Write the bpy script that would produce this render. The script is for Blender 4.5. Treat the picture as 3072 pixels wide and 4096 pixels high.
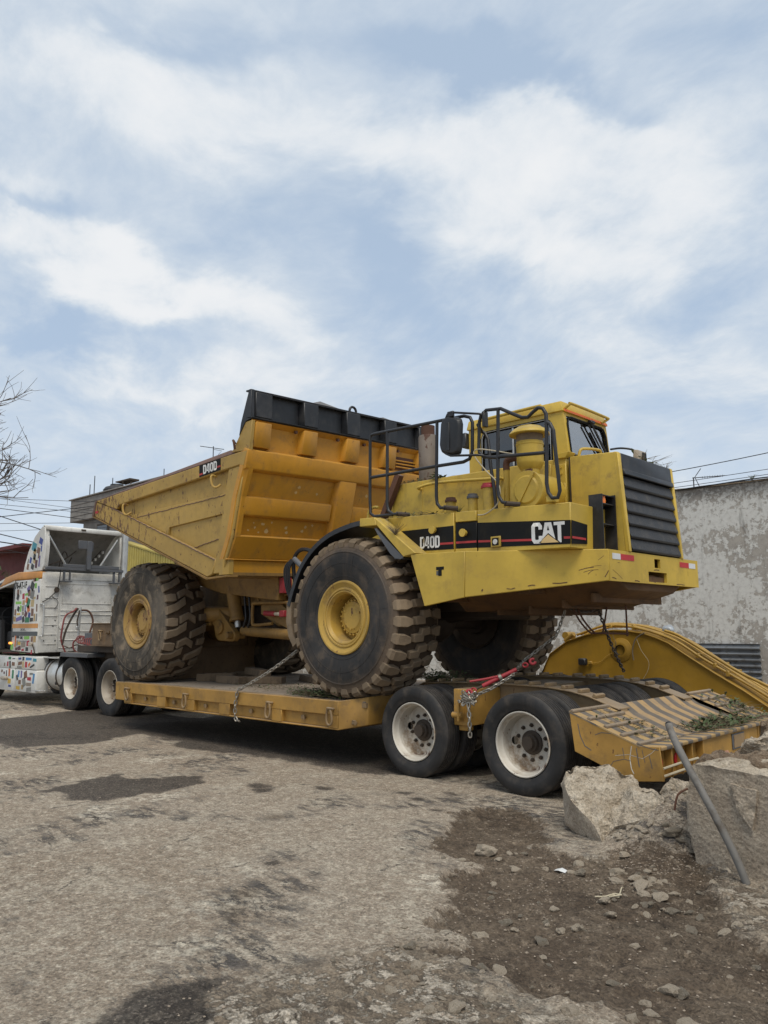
import bpy, bmesh, math, random
import numpy as np
from mathutils import Vector, Matrix, Euler
random.seed(7)
R = math.radians
for o in list(bpy.data.objects): bpy.data.objects.remove(o)
scene = bpy.context.scene
COL = scene.collection

# ------------------------------------------------------------------ camera
# world axes: X runs along the trailer towards its rear ramp, Y away from the
# near side of the trailer, Z up.  Origin: ground under the rearmost near wheel.
CAM = Vector((4.302, -6.256, 1.535)); F_PX = 3140.26
_th, _pi, _ro = R(46.0), R(8.368), R(0.313)
_M = Matrix(((math.sin(_th), -math.cos(_th), 0), (math.cos(_th), math.sin(_th), 0), (0, 0, 1)))
_up = Vector((0, -math.sin(_pi), math.cos(_pi))); _fw = Vector((0, math.cos(_pi), math.sin(_pi))); _rt = Vector((1, 0, 0))
_r2 = math.cos(_ro) * _rt - math.sin(_ro) * _up
_u2 = math.sin(_ro) * _rt + math.cos(_ro) * _up
_rw, _uw, _bw = _M @ _r2, _M @ _u2, -(_M @ _fw)
cam_data = bpy.data.cameras.new('camera'); cam = bpy.data.objects.new('camera', cam_data); COL.objects.link(cam)
cam.matrix_world = Matrix(((_rw.x, _uw.x, _bw.x, CAM.x), (_rw.y, _uw.y, _bw.y, CAM.y), (_rw.z, _uw.z, _bw.z, CAM.z), (0, 0, 0, 1)))
cam_data.sensor_fit = 'HORIZONTAL'; cam_data.sensor_width = 36.0; cam_data.lens = F_PX / 3072 * 36
cam_data.clip_start = 0.05; cam_data.clip_end = 3000
scene.camera = cam

# ------------------------------------------------------------------ light
SUN_EL, SUN_AZ = R(60), math.atan2(-0.60, 0.80)      # direction towards the sun in the XY plane
SUN_STRENGTH, SKY_STRENGTH = 2.15, 0.12
sd = bpy.data.lights.new('sun', 'SUN'); sd.energy = SUN_STRENGTH; sd.angle = R(28); sd.color = (1.0, 0.93, 0.81)
sun = bpy.data.objects.new('sun', sd); COL.objects.link(sun)
_sdir = Vector((math.cos(SUN_EL) * math.cos(SUN_AZ), math.cos(SUN_EL) * math.sin(SUN_AZ), math.sin(SUN_EL)))
sun.rotation_euler = _sdir.to_track_quat('Z', 'Y').to_euler()
sun.location = (0, 0, 30)
scene.view_settings.view_transform = 'Standard'; scene.view_settings.look = 'None'
scene.view_settings.exposure = 0.15; scene.view_settings.gamma = 1.0
scene.view_settings.use_curve_mapping = False
scene.render.engine = 'CYCLES'
scene.render.resolution_x = 768; scene.render.resolution_y = 1024
scene.cycles.max_bounces = 4; scene.cycles.transparent_max_bounces = 12

class NT:
    """tiny helper for node trees"""
    def __init__(s, tree): s.t = tree; s.n = tree.nodes; s.l = tree.links
    def node(s, typ, **k):
        n = s.n.new(typ)
        for a, b in k.items(): setattr(n, a, b)
        return n
    def put(s, sock, v):
        if hasattr(v, 'default_value') or isinstance(v, bpy.types.NodeSocket): s.l.new(v, sock)
        else: sock.default_value = v
    def math(s, op, a, b=None, c=None, clamp=False):
        n = s.node('ShaderNodeMath', operation=op, use_clamp=clamp)
        s.put(n.inputs[0], a)
        if b is not None: s.put(n.inputs[1], b)
        if c is not None: s.put(n.inputs[2], c)
        return n.outputs[0]
    def vmath(s, op, a, b=None):
        n = s.node('ShaderNodeVectorMath', operation=op); s.put(n.inputs[0], a)
        if b is not None: s.put(n.inputs[1], b)
        return n.outputs[0]
    def noise(s, vec, scale, detail=6, rough=.55, dist=0.0, out='Fac', dim='3D'):
        n = s.node('ShaderNodeTexNoise', noise_dimensions=dim)
        if vec is not None: s.put(n.inputs['Vector'], vec)
        n.inputs['Scale'].default_value = scale; n.inputs['Detail'].default_value = detail
        n.inputs['Roughness'].default_value = rough; n.inputs['Distortion'].default_value = dist
        return n.outputs[out]
    def voro(s, vec, scale, feature='F1', out='Distance'):
        n = s.node('ShaderNodeTexVoronoi', feature=feature)
        s.put(n.inputs['Vector'], vec); n.inputs['Scale'].default_value = scale
        return n.outputs[out]
    def ramp(s, fac, lo, hi):
        n = s.node('ShaderNodeMapRange', interpolation_type='SMOOTHSTEP')
        s.put(n.inputs[0], fac); n.inputs[1].default_value = lo; n.inputs[2].default_value = hi
        return n.outputs[0]
    def mix(s, fac, a, b, mode='MIX'):
        n = s.node('ShaderNodeMix', data_type='RGBA', blend_type=mode)
        s.put(n.inputs[0], fac)
        for sock, v in ((n.inputs[6], a), (n.inputs[7], b)):
            if isinstance(v, (tuple, list)): v = tuple(v)[:3] + (1.0,)
            s.put(sock, v)
        return n.outputs[2]
    def mapping(s, vec, scale=(1, 1, 1), rot=(0, 0, 0), loc=(0, 0, 0)):
        n = s.node('ShaderNodeMapping'); s.put(n.inputs[0], vec)
        n.inputs['Scale'].default_value = scale; n.inputs['Rotation'].default_value = rot; n.inputs['Location'].default_value = loc
        return n.outputs[0]

# ------------------------------------------------------------------ world
w = bpy.data.worlds.new('World'); scene.world = w; w.use_nodes = True
T = NT(w.node_tree); T.n.clear()
sky = T.node('ShaderNodeTexSky', sky_type='NISHITA', sun_disc=False)
sky.sun_elevation = SUN_EL; sky.sun_rotation = R(90) - SUN_AZ
sky.air_density = 1.0; sky.dust_density = 2.2; sky.ozone_density = 1.0; sky.altitude = 2200
geo = T.node('ShaderNodeNewGeometry')
d = T.vmath('NORMALIZE', T.node('ShaderNodeTexCoord').outputs['Generated'])
sep = T.node('ShaderNodeSeparateXYZ'); T.put(sep.inputs[0], d)
az = T.math('ARCTAN2', sep.outputs[1], sep.outputs[0]); el = T.math('ARCSINE', sep.outputs[2])
# cloud coordinates: the direction laid out on a flat cloud deck
zc = T.math('ADD', T.math('MAXIMUM', sep.outputs[2], 0.0), 0.34)
cx_, cy_ = T.math('DIVIDE', sep.outputs[0], zc), T.math('DIVIDE', sep.outputs[1], zc)
cv = T.node('ShaderNodeCombineXYZ'); T.put(cv.inputs[0], cx_); T.put(cv.inputs[1], cy_)
wv = T.node('ShaderNodeCombineXYZ')
nz = T.node('ShaderNodeTexNoise'); T.put(nz.inputs['Vector'], cv.outputs[0]); nz.inputs['Scale'].default_value = 1.5; nz.inputs['Detail'].default_value = 3
warp = T.vmath('MULTIPLY_ADD', nz.outputs['Color'], (0.35, 0.35, 0.0)); warp.node.inputs[2].default_value = (-.17, -.17, 0)
cw = T.vmath('ADD', cv.outputs[0], warp)
n_big = T.noise(cw, 2.0, 7, .58)
n_fin = T.noise(T.mapping(cw, scale=(1, 1.25, 1), rot=(0, 0, R(35))), 8.0, 6, .62)
base = T.math('MULTIPLY_ADD', n_fin, .60, T.math('MULTIPLY', n_big, .40))
# slight wobble of azimuth / elevation, so that the cloud banks get uneven edges
w1 = T.math('MULTIPLY_ADD', T.noise(cw, 4.2, 5), .30, -.15)
w2 = T.math('MULTIPLY_ADD', T.noise(T.vmath('ADD', cw, (7, 3, 0)), 5.0, 5), .20, -.10)
azw, elw = T.math('ADD', az, w1), T.math('ADD', el, w2)
# cloud banks and clear gaps of that afternoon (azimuth, elevation, half widths, tilt, weight) in degrees
BLOBS = [(155.0, 34.7, 8.1, 3.0, -170, 0.22), (143.7, 34.8, 9.8, 2.5, -168, 0.20), (157.1, 27.0, 1.7, 0.8, 170, -0.00), (160.0, 28.9, 3.3, 1.0, -165, 0.22), (155.4, 24.3, 9.7, 1.8, -164, 0.30), (147.8, 22.6, 8.2, 1.9, -165, 0.20), (127.6, 32.8, 9.7, 2.3, -178, 0.22), (121.5, 26.8, 9.9, 2.7, -154, 0.34), (115.4, 32.3, 8.0, 3.3, -167, 0.24), (110.9, 28.2, 4.3, 3.4, -167, 0.14), (149.3, 17.4, 9.7, 1.6, -180, 0.22), (109.8, 17.2, 5.4, 1.8, -171, 0.14), (119.7, 20.5, 4.9, 1.9, -164, 0.06), (122.1, 36.1, 8.6, 1.2, -154, -0.26), (127.5, 38.6, 7.4, 1.5, -164, -0.22), (158.1, 27.7, 2.4, 1.0, -159, -0.22), (133.9, 27.4, 5.7, 1.9, -140, -0.24), (109.5, 21.7, 3.9, 1.8, 175, -0.26), (157.3, 19.7, 6.5, 1.5, 173, -0.24), (110.1, 37.4, 5.4, 1.4, -163, -0.10), (151.9, 38.7, 9.9, 1.0, 173, -0.16), (143.5, 27.2, 4.6, 1.8, -163, -0.10), (131.4, 23.7, 7.1, 1.9, -177, -0.16), (136.4, 19.9, 5.0, 1.6, -180, -0.08), (148.2, 31.7, 3.2, 1.2, -167, -0.05)]
tot = None
for (a0, e0, sa, se, tilt, wt) in BLOBS:
    da = T.math('MULTIPLY', T.math('SUBTRACT', azw, R(a0)), math.cos(R(e0)))
    de = T.math('SUBTRACT', elw, R(e0)); c_, s_ = math.cos(R(tilt)), math.sin(R(tilt))
    u_ = T.math('MULTIPLY_ADD', de, s_ / R(sa), T.math('MULTIPLY', da, c_ / R(sa)))
    v_ = T.math('MULTIPLY_ADD', de, c_ / R(se), T.math('MULTIPLY', da, -s_ / R(se)))
    q = T.math('MULTIPLY_ADD', u_, u_, T.math('MULTIPLY', v_, v_))
    g = T.math('MULTIPLY', T.math('EXPONENT', T.math('MULTIPLY', q, -1.0)), wt)
    tot = g if tot is None else T.math('ADD', tot, g)
dens = T.math('ADD', base, tot)
veil = T.ramp(dens, .24, .76)                               # thin high veil
cfac = T.math('MULTIPLY_ADD', veil, .72, .22)
bright = T.mix(T.ramp(dens, .5, .95), (.62, .68, .74), (.80, .81, .82))
hz = T.ramp(el, R(16), R(1))                                # haze towards the horizon
sc_ = T.node('ShaderNodeVectorMath', operation='SCALE'); T.put(sc_.inputs[0], sky.outputs[0]); sc_.inputs[3].default_value = SKY_STRENGTH
skyn = T.mix(.72, sc_.outputs[0], (.39, .52, .69))      # part Nishita sky, part the milky blue of that afternoon
c1 = T.mix(cfac, skyn, bright)
c2 = T.mix(T.math('MULTIPLY', hz, .65), c1, (.63, .69, .75))
bg = T.node('ShaderNodeBackground'); T.put(bg.inputs[0], c2); bg.inputs[1].default_value = 1.0
out = T.node('ShaderNodeOutputWorld'); T.l.new(bg.outputs[0], out.inputs[0])

# ------------------------------------------------------------------ materials
MATS = {}
def new_mat(name):
    m = bpy.data.materials.new(name); m.use_nodes = True; t = NT(m.node_tree); t.n.clear()
    o = t.node('ShaderNodeOutputMaterial'); p = t.node('ShaderNodeBsdfPrincipled'); t.l.new(p.outputs[0], o.inputs[0])
    MATS[name] = m
    return m, t, p, o
def obj_co(t): return t.node('ShaderNodeTexCoord').outputs['Object']
def bump(t, p, h, strength=.3, dist=.01):
    b = t.node('ShaderNodeBump'); b.inputs['Strength'].default_value = strength; b.inputs['Distance'].default_value = dist
    t.put(b.inputs['Height'], h); t.l.new(b.outputs[0], p.inputs['Normal'])
def paint(name, col, rough=.5, dirt=(.10, .075, .05), dirt_amt=.35, rust=0.0, rust_scale=24, rust_low=1.6, rust_col=(.085, .03, .016),
          var=.12, top=.5, top_col=(.22, .18, .13), metallic=0.0, bmp=.12, streak=.3, thr=.64, spec=.5, tail=None, radial=None):
    m, t, p, o = new_mat(name); co = obj_co(t)
    n1 = t.noise(co, 1.3, 6, .6); n2 = t.noise(co, 5.0, 7, .68); n3 = t.noise(t.mapping(co, scale=(6, 6, .8)), 1.6, 7, .6)
    dark = tuple(c * (1 - var * 1.6) for c in col); lite = tuple(min(1, c * (1 + var)) for c in col)
    c = t.mix(t.ramp(n1, .35, .68), dark, lite)
    dm = t.math('MULTIPLY', t.ramp(n2, .48, .74), dirt_amt)
    c = t.mix(dm, c, dirt)
    c = t.mix(t.math('MULTIPLY', t.ramp(n3, .52, .78), streak * dirt_amt * 1.6), c, dirt)
    if radial:              # dust thrown up on the outer part of the sidewall
        sx = t.node('ShaderNodeSeparateXYZ'); t.put(sx.inputs[0], co); rad = t.math('SQRT', t.math('MULTIPLY_ADD', sx.outputs[0], sx.outputs[0], t.math('MULTIPLY', sx.outputs[2], sx.outputs[2])))
        c = t.mix(t.math('MULTIPLY', t.ramp(t.math('MULTIPLY_ADD', t.math('SUBTRACT', n2, .5), .16, rad), *radial[0]), radial[2]), c, radial[1])
    if rust > 0:
        a = t.noise(t.mapping(co, scale=(1, 1, .45)), rust_scale, 5, .65)
        b = t.noise(co, rust_low, 4, .6)
        val = t.math('MULTIPLY_ADD', b, rust * .5, t.math('SUBTRACT', a, rust * .15))
        if tail:            # paint worn away towards the tail edge, where the load slides out
            sx = t.node('ShaderNodeSeparateXYZ'); t.put(sx.inputs[0], co); val = t.math('MULTIPLY_ADD', t.ramp(sx.outputs[0], tail[0], tail[1]), .11, val)
        rm = t.ramp(val, thr, thr + .05)
        c = t.mix(t.math('MULTIPLY', rm, .85), c, rust_col)
    if top > 0:
        g = t.node('ShaderNodeNewGeometry'); sp = t.node('ShaderNodeSeparateXYZ'); t.l.new(g.outputs['Normal'], sp.inputs[0])
        tm = t.math('MULTIPLY', t.ramp(sp.outputs[2], .55, .98), t.math('MULTIPLY_ADD', t.ramp(n2, .3, .7), .5, .5))
        c = t.mix(t.math('MULTIPLY', tm, top), c, top_col)
    t.put(p.inputs['Base Color'], c)
    p.inputs['Metallic'].default_value = metallic
    p.inputs['Specular IOR Level'].default_value = spec
    t.put(p.inputs['Roughness'], t.math('MULTIPLY_ADD', n2, .35, rough - .12))
    bump(t, p, t.math('MULTIPLY_ADD', n2, .5, t.noise(co, 40, 4, .6)), bmp, .004)
    return m

CAT = paint('cat_yellow_paint', (.56, .38, .052), .42, dirt=(.20, .13, .05), dirt_amt=.35, rust=.10, rust_scale=22, thr=.70, top=.55)
CATD = paint('cat_yellow_worn_paint', (.54, .37, .058), .5, dirt=(.24, .16, .06), dirt_amt=.9, rust=.08, rust_scale=20, thr=.70)
BODY = paint('body_side_paint', (.44, .28, .065), .5, dirt=(.20, .13, .06), dirt_amt=.45, rust=.55, rust_scale=17, thr=.665, var=.1, tail=(-2.2, -4.3))
WALLO = paint('front_wall_orange_paint', (.56, .262, .022), .38, dirt=(.26, .135, .04), dirt_amt=.6, rust=.05, rust_scale=14, thr=.68, var=.08, top=.45, top_col=(.34, .22, .09))
RAILP = paint('worn_purple_rail', (.15, .085, .065), .6, dirt=(.25, .16, .07), dirt_amt=.5, rust=.4, rust_scale=30)
TRAIL = paint('trailer_ochre_paint', (.40, .22, .045), .55, dirt=(.12, .08, .045), dirt_amt=.65, rust=.22, rust_scale=18, thr=.68, top=.8, top_col=(.26, .20, .145), var=.18)
TRAILD = paint('trailer_faded_steel', (.27, .18, .09), .7, dirt=(.13, .10, .075), dirt_amt=.7, rust=.3, rust_scale=20, thr=.66, top=.9, top_col=(.30, .24, .175))
RAMPT = paint('ramp_top_steel', (.27, .205, .14), .75, dirt=(.11, .095, .08), dirt_amt=.7, rust=.2, top=.3, top_col=(.28, .23, .17), var=.2)
NECKM = paint('gooseneck_brown', (.20, .125, .062), .6, dirt=(.09, .065, .045), dirt_amt=.6, rust=.2)
BELLY = paint('rusty_belly_steel', (.13, .065, .022), .65, dirt=(.05, .03, .02), dirt_amt=.8, rust=.3, thr=.66, top=.4)
BLACK = paint('black_painted_steel', (.018, .019, .022), .42, dirt=(.09, .085, .08), dirt_amt=.35, rust=.0, top=.5, top_col=(.10, .09, .08), var=.3)
BLACKT = paint('black_tube', (.014, .014, .016), .38, dirt=(.07, .06, .05), dirt_amt=.25, rust=.15, rust_scale=30, thr=.68, top=.2)
DARK = paint('dark_greasy_steel', (.05, .035, .024), .7, dirt=(.10, .07, .045), dirt_amt=.5, top=.3)
UNDER = paint('chassis_ochre', (.26, .145, .035), .6, dirt=(.06, .04, .025), dirt_amt=.7, rust=.1, thr=.70, top=.6, top_col=(.16, .12, .08))
REDP = paint('red_paint', (.36, .025, .035), .5, dirt=(.10, .04, .03), dirt_amt=.4, top=.2)
RIMY = paint('yellow_rim_paint', (.46, .29, .055), .5, dirt=(.16, .10, .05), dirt_amt=.6, rust=.3, rust_scale=16, thr=.66)
RIMR = paint('rusty_rim_paint', (.36, .22, .06), .6, dirt=(.18, .11, .07), dirt_amt=.9, rust=.75, rust_scale=9, thr=.66, rust_col=(.13, .05, .025))
RIMW = paint('dirty_white_rim', (.56, .52, .45), .5, dirt=(.27, .19, .12), dirt_amt=1.3, rust=.3, rust_scale=10, thr=.64, var=.2, top=.3)
RIMC = paint('cream_rim', (.52, .45, .36), .5, dirt=(.26, .18, .11), dirt_amt=1.0, rust=.25, rust_scale=10, thr=.66)
WHITE = paint('white_cab_paint', (.72, .71, .67), .38, dirt=(.28, .24, .19), dirt_amt=.35, rust=.0, top=.2)
WHITED = paint('speckled_white_paint', (.68, .66, .61), .5, dirt=(.25, .22, .18), dirt_amt=.55, rust=.42, rust_scale=75, rust_low=2.0, rust_col=(.06, .05, .045), thr=.66, top=.3)
GREYP = paint('grey_steel', (.09, .095, .105), .5, dirt=(.12, .10, .08), dirt_amt=.5)
ALU = paint('dull_aluminium', (.60, .60, .58), .38, dirt=(.20, .18, .15), dirt_amt=.5, metallic=.7)
EXH = paint('rusty_exhaust', (.24, .20, .165), .65, dirt=(.13, .09, .06), dirt_amt=.7, rust=.35, rust_scale=12, thr=.62, metallic=.3)
EXHR = paint('rust_brown', (.11, .05, .03), .8, dirt=(.05, .025, .02), dirt_amt=.7)
CHAINM = paint('galvanised_chain', (.36, .33, .28), .4, dirt=(.14, .10, .07), dirt_amt=.7, metallic=.75, top=.1)
CHAIND = paint('dark_chain', (.16, .14, .125), .45, dirt=(.08, .06, .045), dirt_amt=.7, metallic=.7, top=.1)
RUB = paint('tyre_rubber_dark', (.026, .025, .025), .62, dirt=(.12, .095, .07), dirt_amt=.5, radial=((.43, .50), (.075, .066, .058), .6), top=.15, top_col=(.10, .085, .07), var=.3, spec=.35)
RUBF = paint('front_sidewall_rubber', (.034, .032, .031), .6, dirt=(.13, .095, .065), dirt_amt=.6, radial=((.68, .86), (.15, .105, .068), .85), top=.2, var=.3, spec=.35)
RUBR = paint('muddy_sidewall_rubber', (.10, .085, .068), .75, dirt=(.27, .21, .145), dirt_amt=1.0, radial=((.80, .88), (.13, .095, .065), .6), top=.2, var=.35, spec=.3)
TREAD = paint('dusty_tread', (.22, .165, .11), .8, dirt=(.10, .075, .055), dirt_amt=.6, top=.2, top_col=(.2, .16, .11), var=.2, spec=.25)
TREADR = paint('dusty_rear_tread', (.18, .138, .095), .8, dirt=(.08, .06, .045), dirt_amt=.6, top=.2, top_col=(.18, .14, .10), var=.2, spec=.25)
GROOVE = paint('tread_base', (.065, .046, .032), .9, dirt=(.03, .023, .018), dirt_amt=.7, top=.0, var=.3, spec=.2)
PLANK = paint('dusty_deck_plank', (.23, .185, .14), .9, dirt=(.10, .08, .06), dirt_amt=.7, top=.6, top_col=(.27, .22, .17))
WOOD = paint('weathered_timber', (.20, .14, .085), .85, dirt=(.07, .05, .035), dirt_amt=.8, top=.4, top_col=(.22, .17, .12))
BOOM = paint('boom_yellow', (.36, .205, .022), .42, dirt=(.20, .12, .03), dirt_amt=.35, rust=.05, thr=.70, top=.35, top_col=(.30, .2, .07))
BOOMT = paint('boom_pipe_yellow', (.42, .25, .04), .45, dirt=(.14, .08, .03), dirt_amt=.6, top=.3)
GALV = paint('corrugated_zinc', (.22, .235, .25), .45, dirt=(.07, .05, .035), dirt_amt=1.1, metallic=.55, top=.0)
BROWNC = paint('weathered_concrete_building', (.23, .215, .195), .9, dirt=(.11, .10, .09), dirt_amt=.7, top=.2)
REDW = paint('dark_red_wall', (.13, .022, .022), .7, dirt=(.06, .02, .02), dirt_amt=.5, top=.2)
PALEW = paint('pale_house_wall', (.52, .50, .45), .8, dirt=(.35, .32, .28), dirt_amt=.5)
YELLC = paint('yellow_cladding', (.46, .36, .075), .5, dirt=(.30, .24, .08), dirt_amt=.4, top=.1)
TANKM = paint('black_water_tank', (.012, .013, .017), .5, dirt=(.05, .05, .05), dirt_amt=.3, top=.3)
ORANGE = paint('orange_tape', (.75, .16, .03), .5, dirt=(.3, .12, .05), dirt_amt=.5)
OSTRIPE = paint('orange_cab_stripe', (.62, .27, .055), .4, dirt=(.3, .18, .08), dirt_amt=.3)
GSTRIPE = paint('dark_grey_stripe', (.06, .07, .075), .4, dirt=(.12, .1, .08), dirt_amt=.3)
DECBLK = paint('decal_black', (.007, .007, .007), .5, dirt=(.05, .04, .025), dirt_amt=.25, spec=.2, top=.0, rust=.0)
DECRED = paint('decal_red', (.42, .03, .03), .45, dirt=(.15, .04, .03), dirt_amt=.3, top=0)
DECWHT = paint('decal_white', (.70, .70, .68), .45, dirt=(.45, .42, .36), dirt_amt=.4, top=0)
DECTAN = paint('decal_tan', (.66, .46, .20), .45, dirt=(.5, .35, .15), dirt_amt=.4, top=0)
REFR = paint('reflector_red', (.50, .02, .03), .3, dirt=(.3, .03, .03), dirt_amt=.2, top=0)
REFW = paint('reflector_white', (.68, .69, .70), .3, dirt=(.5, .48, .42), dirt_amt=.3, top=0)
PIPEM = paint('grey_conduit', (.19, .18, .165), .7, dirt=(.10, .08, .06), dirt_amt=1.2, rust=.0, metallic=.2)
FOIL = paint('crumpled_silver_plastic', (.42, .46, .50), .3, dirt=(.25, .25, .25), dirt_amt=.5, metallic=.3)
BARK = paint('bark', (.085, .072, .062), .9, dirt=(.05, .04, .035), dirt_amt=.5, top=0)
BARKL = paint('dry_twig_bark', (.15, .13, .115), .9, dirt=(.09, .075, .065), dirt_amt=.5, top=0)
WIREM = paint('cable_black', (.02, .02, .023), .6, dirt=(.05, .05, .05), dirt_amt=.3, top=0)
ROPE = paint('pale_rope', (.48, .42, .30), .9, dirt=(.25, .2, .14), dirt_amt=.5, top=0)
HOSER = paint('red_air_hose', (.22, .05, .045), .5, dirt=(.12, .07, .05), dirt_amt=.5, top=.1)
LEAF = paint('cut_leaves', (.075, .11, .04), .7, dirt=(.10, .08, .045), dirt_amt=.8, top=0, bmp=0)
DRYL = paint('dry_twigs', (.17, .13, .08), .85, dirt=(.07, .055, .035), dirt_amt=.6, top=0, bmp=0)
SEAT = paint('cab_interior', (.02, .02, .022), .8, dirt=(.04, .04, .04), dirt_amt=.3, top=0)
LAMPO = paint('amber_lens', (.85, .22, .03), .2, dirt=(.6, .15, .03), dirt_amt=.3, top=0)

def glass(name, tint, refl=.12, rough=.03):
    m, t, p, o = new_mat(name); t.n.remove(p)
    tr = t.node('ShaderNodeBsdfTransparent'); tr.inputs[0].default_value = (*tint, 1)
    gl = t.node('ShaderNodeBsdfGlossy'); gl.inputs['Roughness'].default_value = rough
    df = t.node('ShaderNodeBsdfDiffuse'); df.inputs[0].default_value = (.25, .22, .18, 1)
    fr = t.node('ShaderNodeFresnel'); fr.inputs[0].default_value = 1.5
    fac = t.math('ADD', t.math('MULTIPLY', fr.outputs[0], .9), refl, clamp=True)
    mx = t.node('ShaderNodeMixShader'); t.put(mx.inputs[0], fac); t.l.new(tr.outputs[0], mx.inputs[1]); t.l.new(gl.outputs[0], mx.inputs[2])
    m2 = t.node('ShaderNodeMixShader'); t.put(m2.inputs[0], t.math('MULTIPLY', t.ramp(t.noise(obj_co(t), 6, 8, .7), .45, .8), .22))
    t.l.new(mx.outputs[0], m2.inputs[1]); t.l.new(df.outputs[0], m2.inputs[2]); t.l.new(m2.outputs[0], o.inputs[0])
    return m
GLASSD = glass('tinted_side_glass', (.10, .11, .12), .10)
GLASSW = glass('windscreen_glass', (.93, .96, .97), .42)
GLASSL = glass('dusty_clear_glass', (.93, .96, .97), .14)
GLASSO = glass('lorry_door_glass', (.35, .37, .38), .0)
def lamp_glow(name, col, strength):
    m, t, p, o = new_mat(name); p.inputs['Base Color'].default_value = (*col, 1)
    p.inputs['Emission Color'].default_value = (*col, 1); p.inputs['Emission Strength'].default_value = strength; return m
MARKER = lamp_glow('lit_marker_lamp', (1.0, .35, .05), 1.6)

# perforated steel of the radiator slats
m, t, p, o = new_mat('perforated_black_steel'); co = obj_co(t); PERF = m
sp = t.node('ShaderNodeSeparateXYZ'); t.put(sp.inputs[0], co)
a_ = t.math('SINE', t.math('MULTIPLY', sp.outputs[1], 2 * math.pi / .020)); b_ = t.math('SINE', t.math('MULTIPLY', sp.outputs[2], 2 * math.pi / .018))
hole = t.ramp(t.math('MULTIPLY', a_, b_), .15, .45)
t.put(p.inputs['Base Color'], t.mix(hole, t.mix(t.ramp(t.noise(co, 9, 8, .7), .45, .8), (.034, .034, .036), (.12, .10, .08)), (.003, .003, .003)))
p.inputs['Roughness'].default_value = .5
bump(t, p, t.math('MULTIPLY', hole, -1.0), .6, .006)

# hazard stripes of the ramp (painted, worn)
def stripes(name, axis_scale, c1, c2, wid=.16, ang=0.0, hard=.08):
    m, t, p, o = new_mat(name); co = t.mapping(obj_co(t), rot=(0, 0, ang)); sp = t.node('ShaderNodeSeparateXYZ'); t.put(sp.inputs[0], co)
    s = t.math('SINE', t.math('MULTIPLY_ADD', t.noise(co, 3, 5), 2.2, t.math('MULTIPLY', sp.outputs[1], 2 * math.pi / wid)))
    c = t.mix(t.ramp(s, -hard, hard), c1, c2)
    wear = t.ramp(t.noise(co, 6, 8, .7), .42, .72)
    c = t.mix(t.math('MULTIPLY_ADD', wear, .55, .25), c, (.25, .195, .14)); c = t.mix(t.math('MULTIPLY', t.ramp(t.noise(co, 14, 8, .7), .52, .72), .6), c, (.13, .105, .08))
    t.put(p.inputs['Base Color'], c); p.inputs['Roughness'].default_value = .8
    bump(t, p, t.noise(co, 60, 6, .7), .35, .006); return m
STRP = stripes('worn_hazard_stripes', 1, (.46, .29, .12), (.085, .08, .075), .235, R(10), .25)
CHK = stripes('worn_hazard_blocks', 1, (.46, .29, .10), (.085, .08, .075), .20, 0)

# broken concrete and plaster
def rough_mat(name, c1, c2, c3, sc=6, bmp=.8, dist=.02, spots=None):
    m, t, p, o = new_mat(name); co = obj_co(t)
    n1 = t.noise(co, sc, 10, .7); n2 = t.noise(co, sc * 5, 8, .7); v = t.voro(co, sc * 7)
    c = t.mix(t.ramp(n1, .38, .64), c1, c2); c = t.mix(t.ramp(n2, .55, .75), c, c3)
    c = t.mix(t.math('MULTIPLY', t.ramp(v, .28, .08), .4), c, tuple(x * .55 for x in c1))
    vc = t.node('ShaderNodeTexVoronoi'); t.put(vc.inputs['Vector'], co); vc.inputs['Scale'].default_value = 110
    sv = t.node('ShaderNodeSeparateColor'); t.l.new(vc.outputs['Color'], sv.inputs[0]); gr = t.node('ShaderNodeCombineColor'); gq = t.math('MULTIPLY_ADD', sv.outputs[0], .40, .80)
    for q_ in range(3): t.put(gr.inputs[q_], gq)
    c = t.mix(1.0, c, gr.outputs[0], 'MULTIPLY')
    if spots: c = t.mix(t.math('MULTIPLY', t.ramp(t.noise(co, sc * .55, 4, .6), .63, .70), .6), c, spots)
    t.put(p.inputs['Base Color'], c); p.inputs['Roughness'].default_value = .92; p.inputs['Specular IOR Level'].default_value = .25
    bump(t, p, t.math('ADD', t.math('MULTIPLY', n1, 1.0), t.math('MULTIPLY_ADD', n2, .5, t.math('MULTIPLY', v, .25))), bmp, dist)
    return m
CONC = rough_mat('broken_concrete', (.42, .345, .255), (.62, .535, .42), (.23, .175, .12), 7, 1.0, .05, spots=(.44, .27, .12))
CONCS = rough_mat('smooth_cast_concrete', (.33, .27, .205), (.42, .355, .275), (.21, .165, .12), 5.5, .7, .03)
STONE = rough_mat('rubble_stone', (.42, .345, .255), (.60, .51, .40), (.26, .205, .145), 9, .9, .015)
DIRT = rough_mat('rubble_dirt', (.15, .105, .068), (.26, .195, .135), (.34, .285, .22), 10, 1.0, .03)

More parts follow.
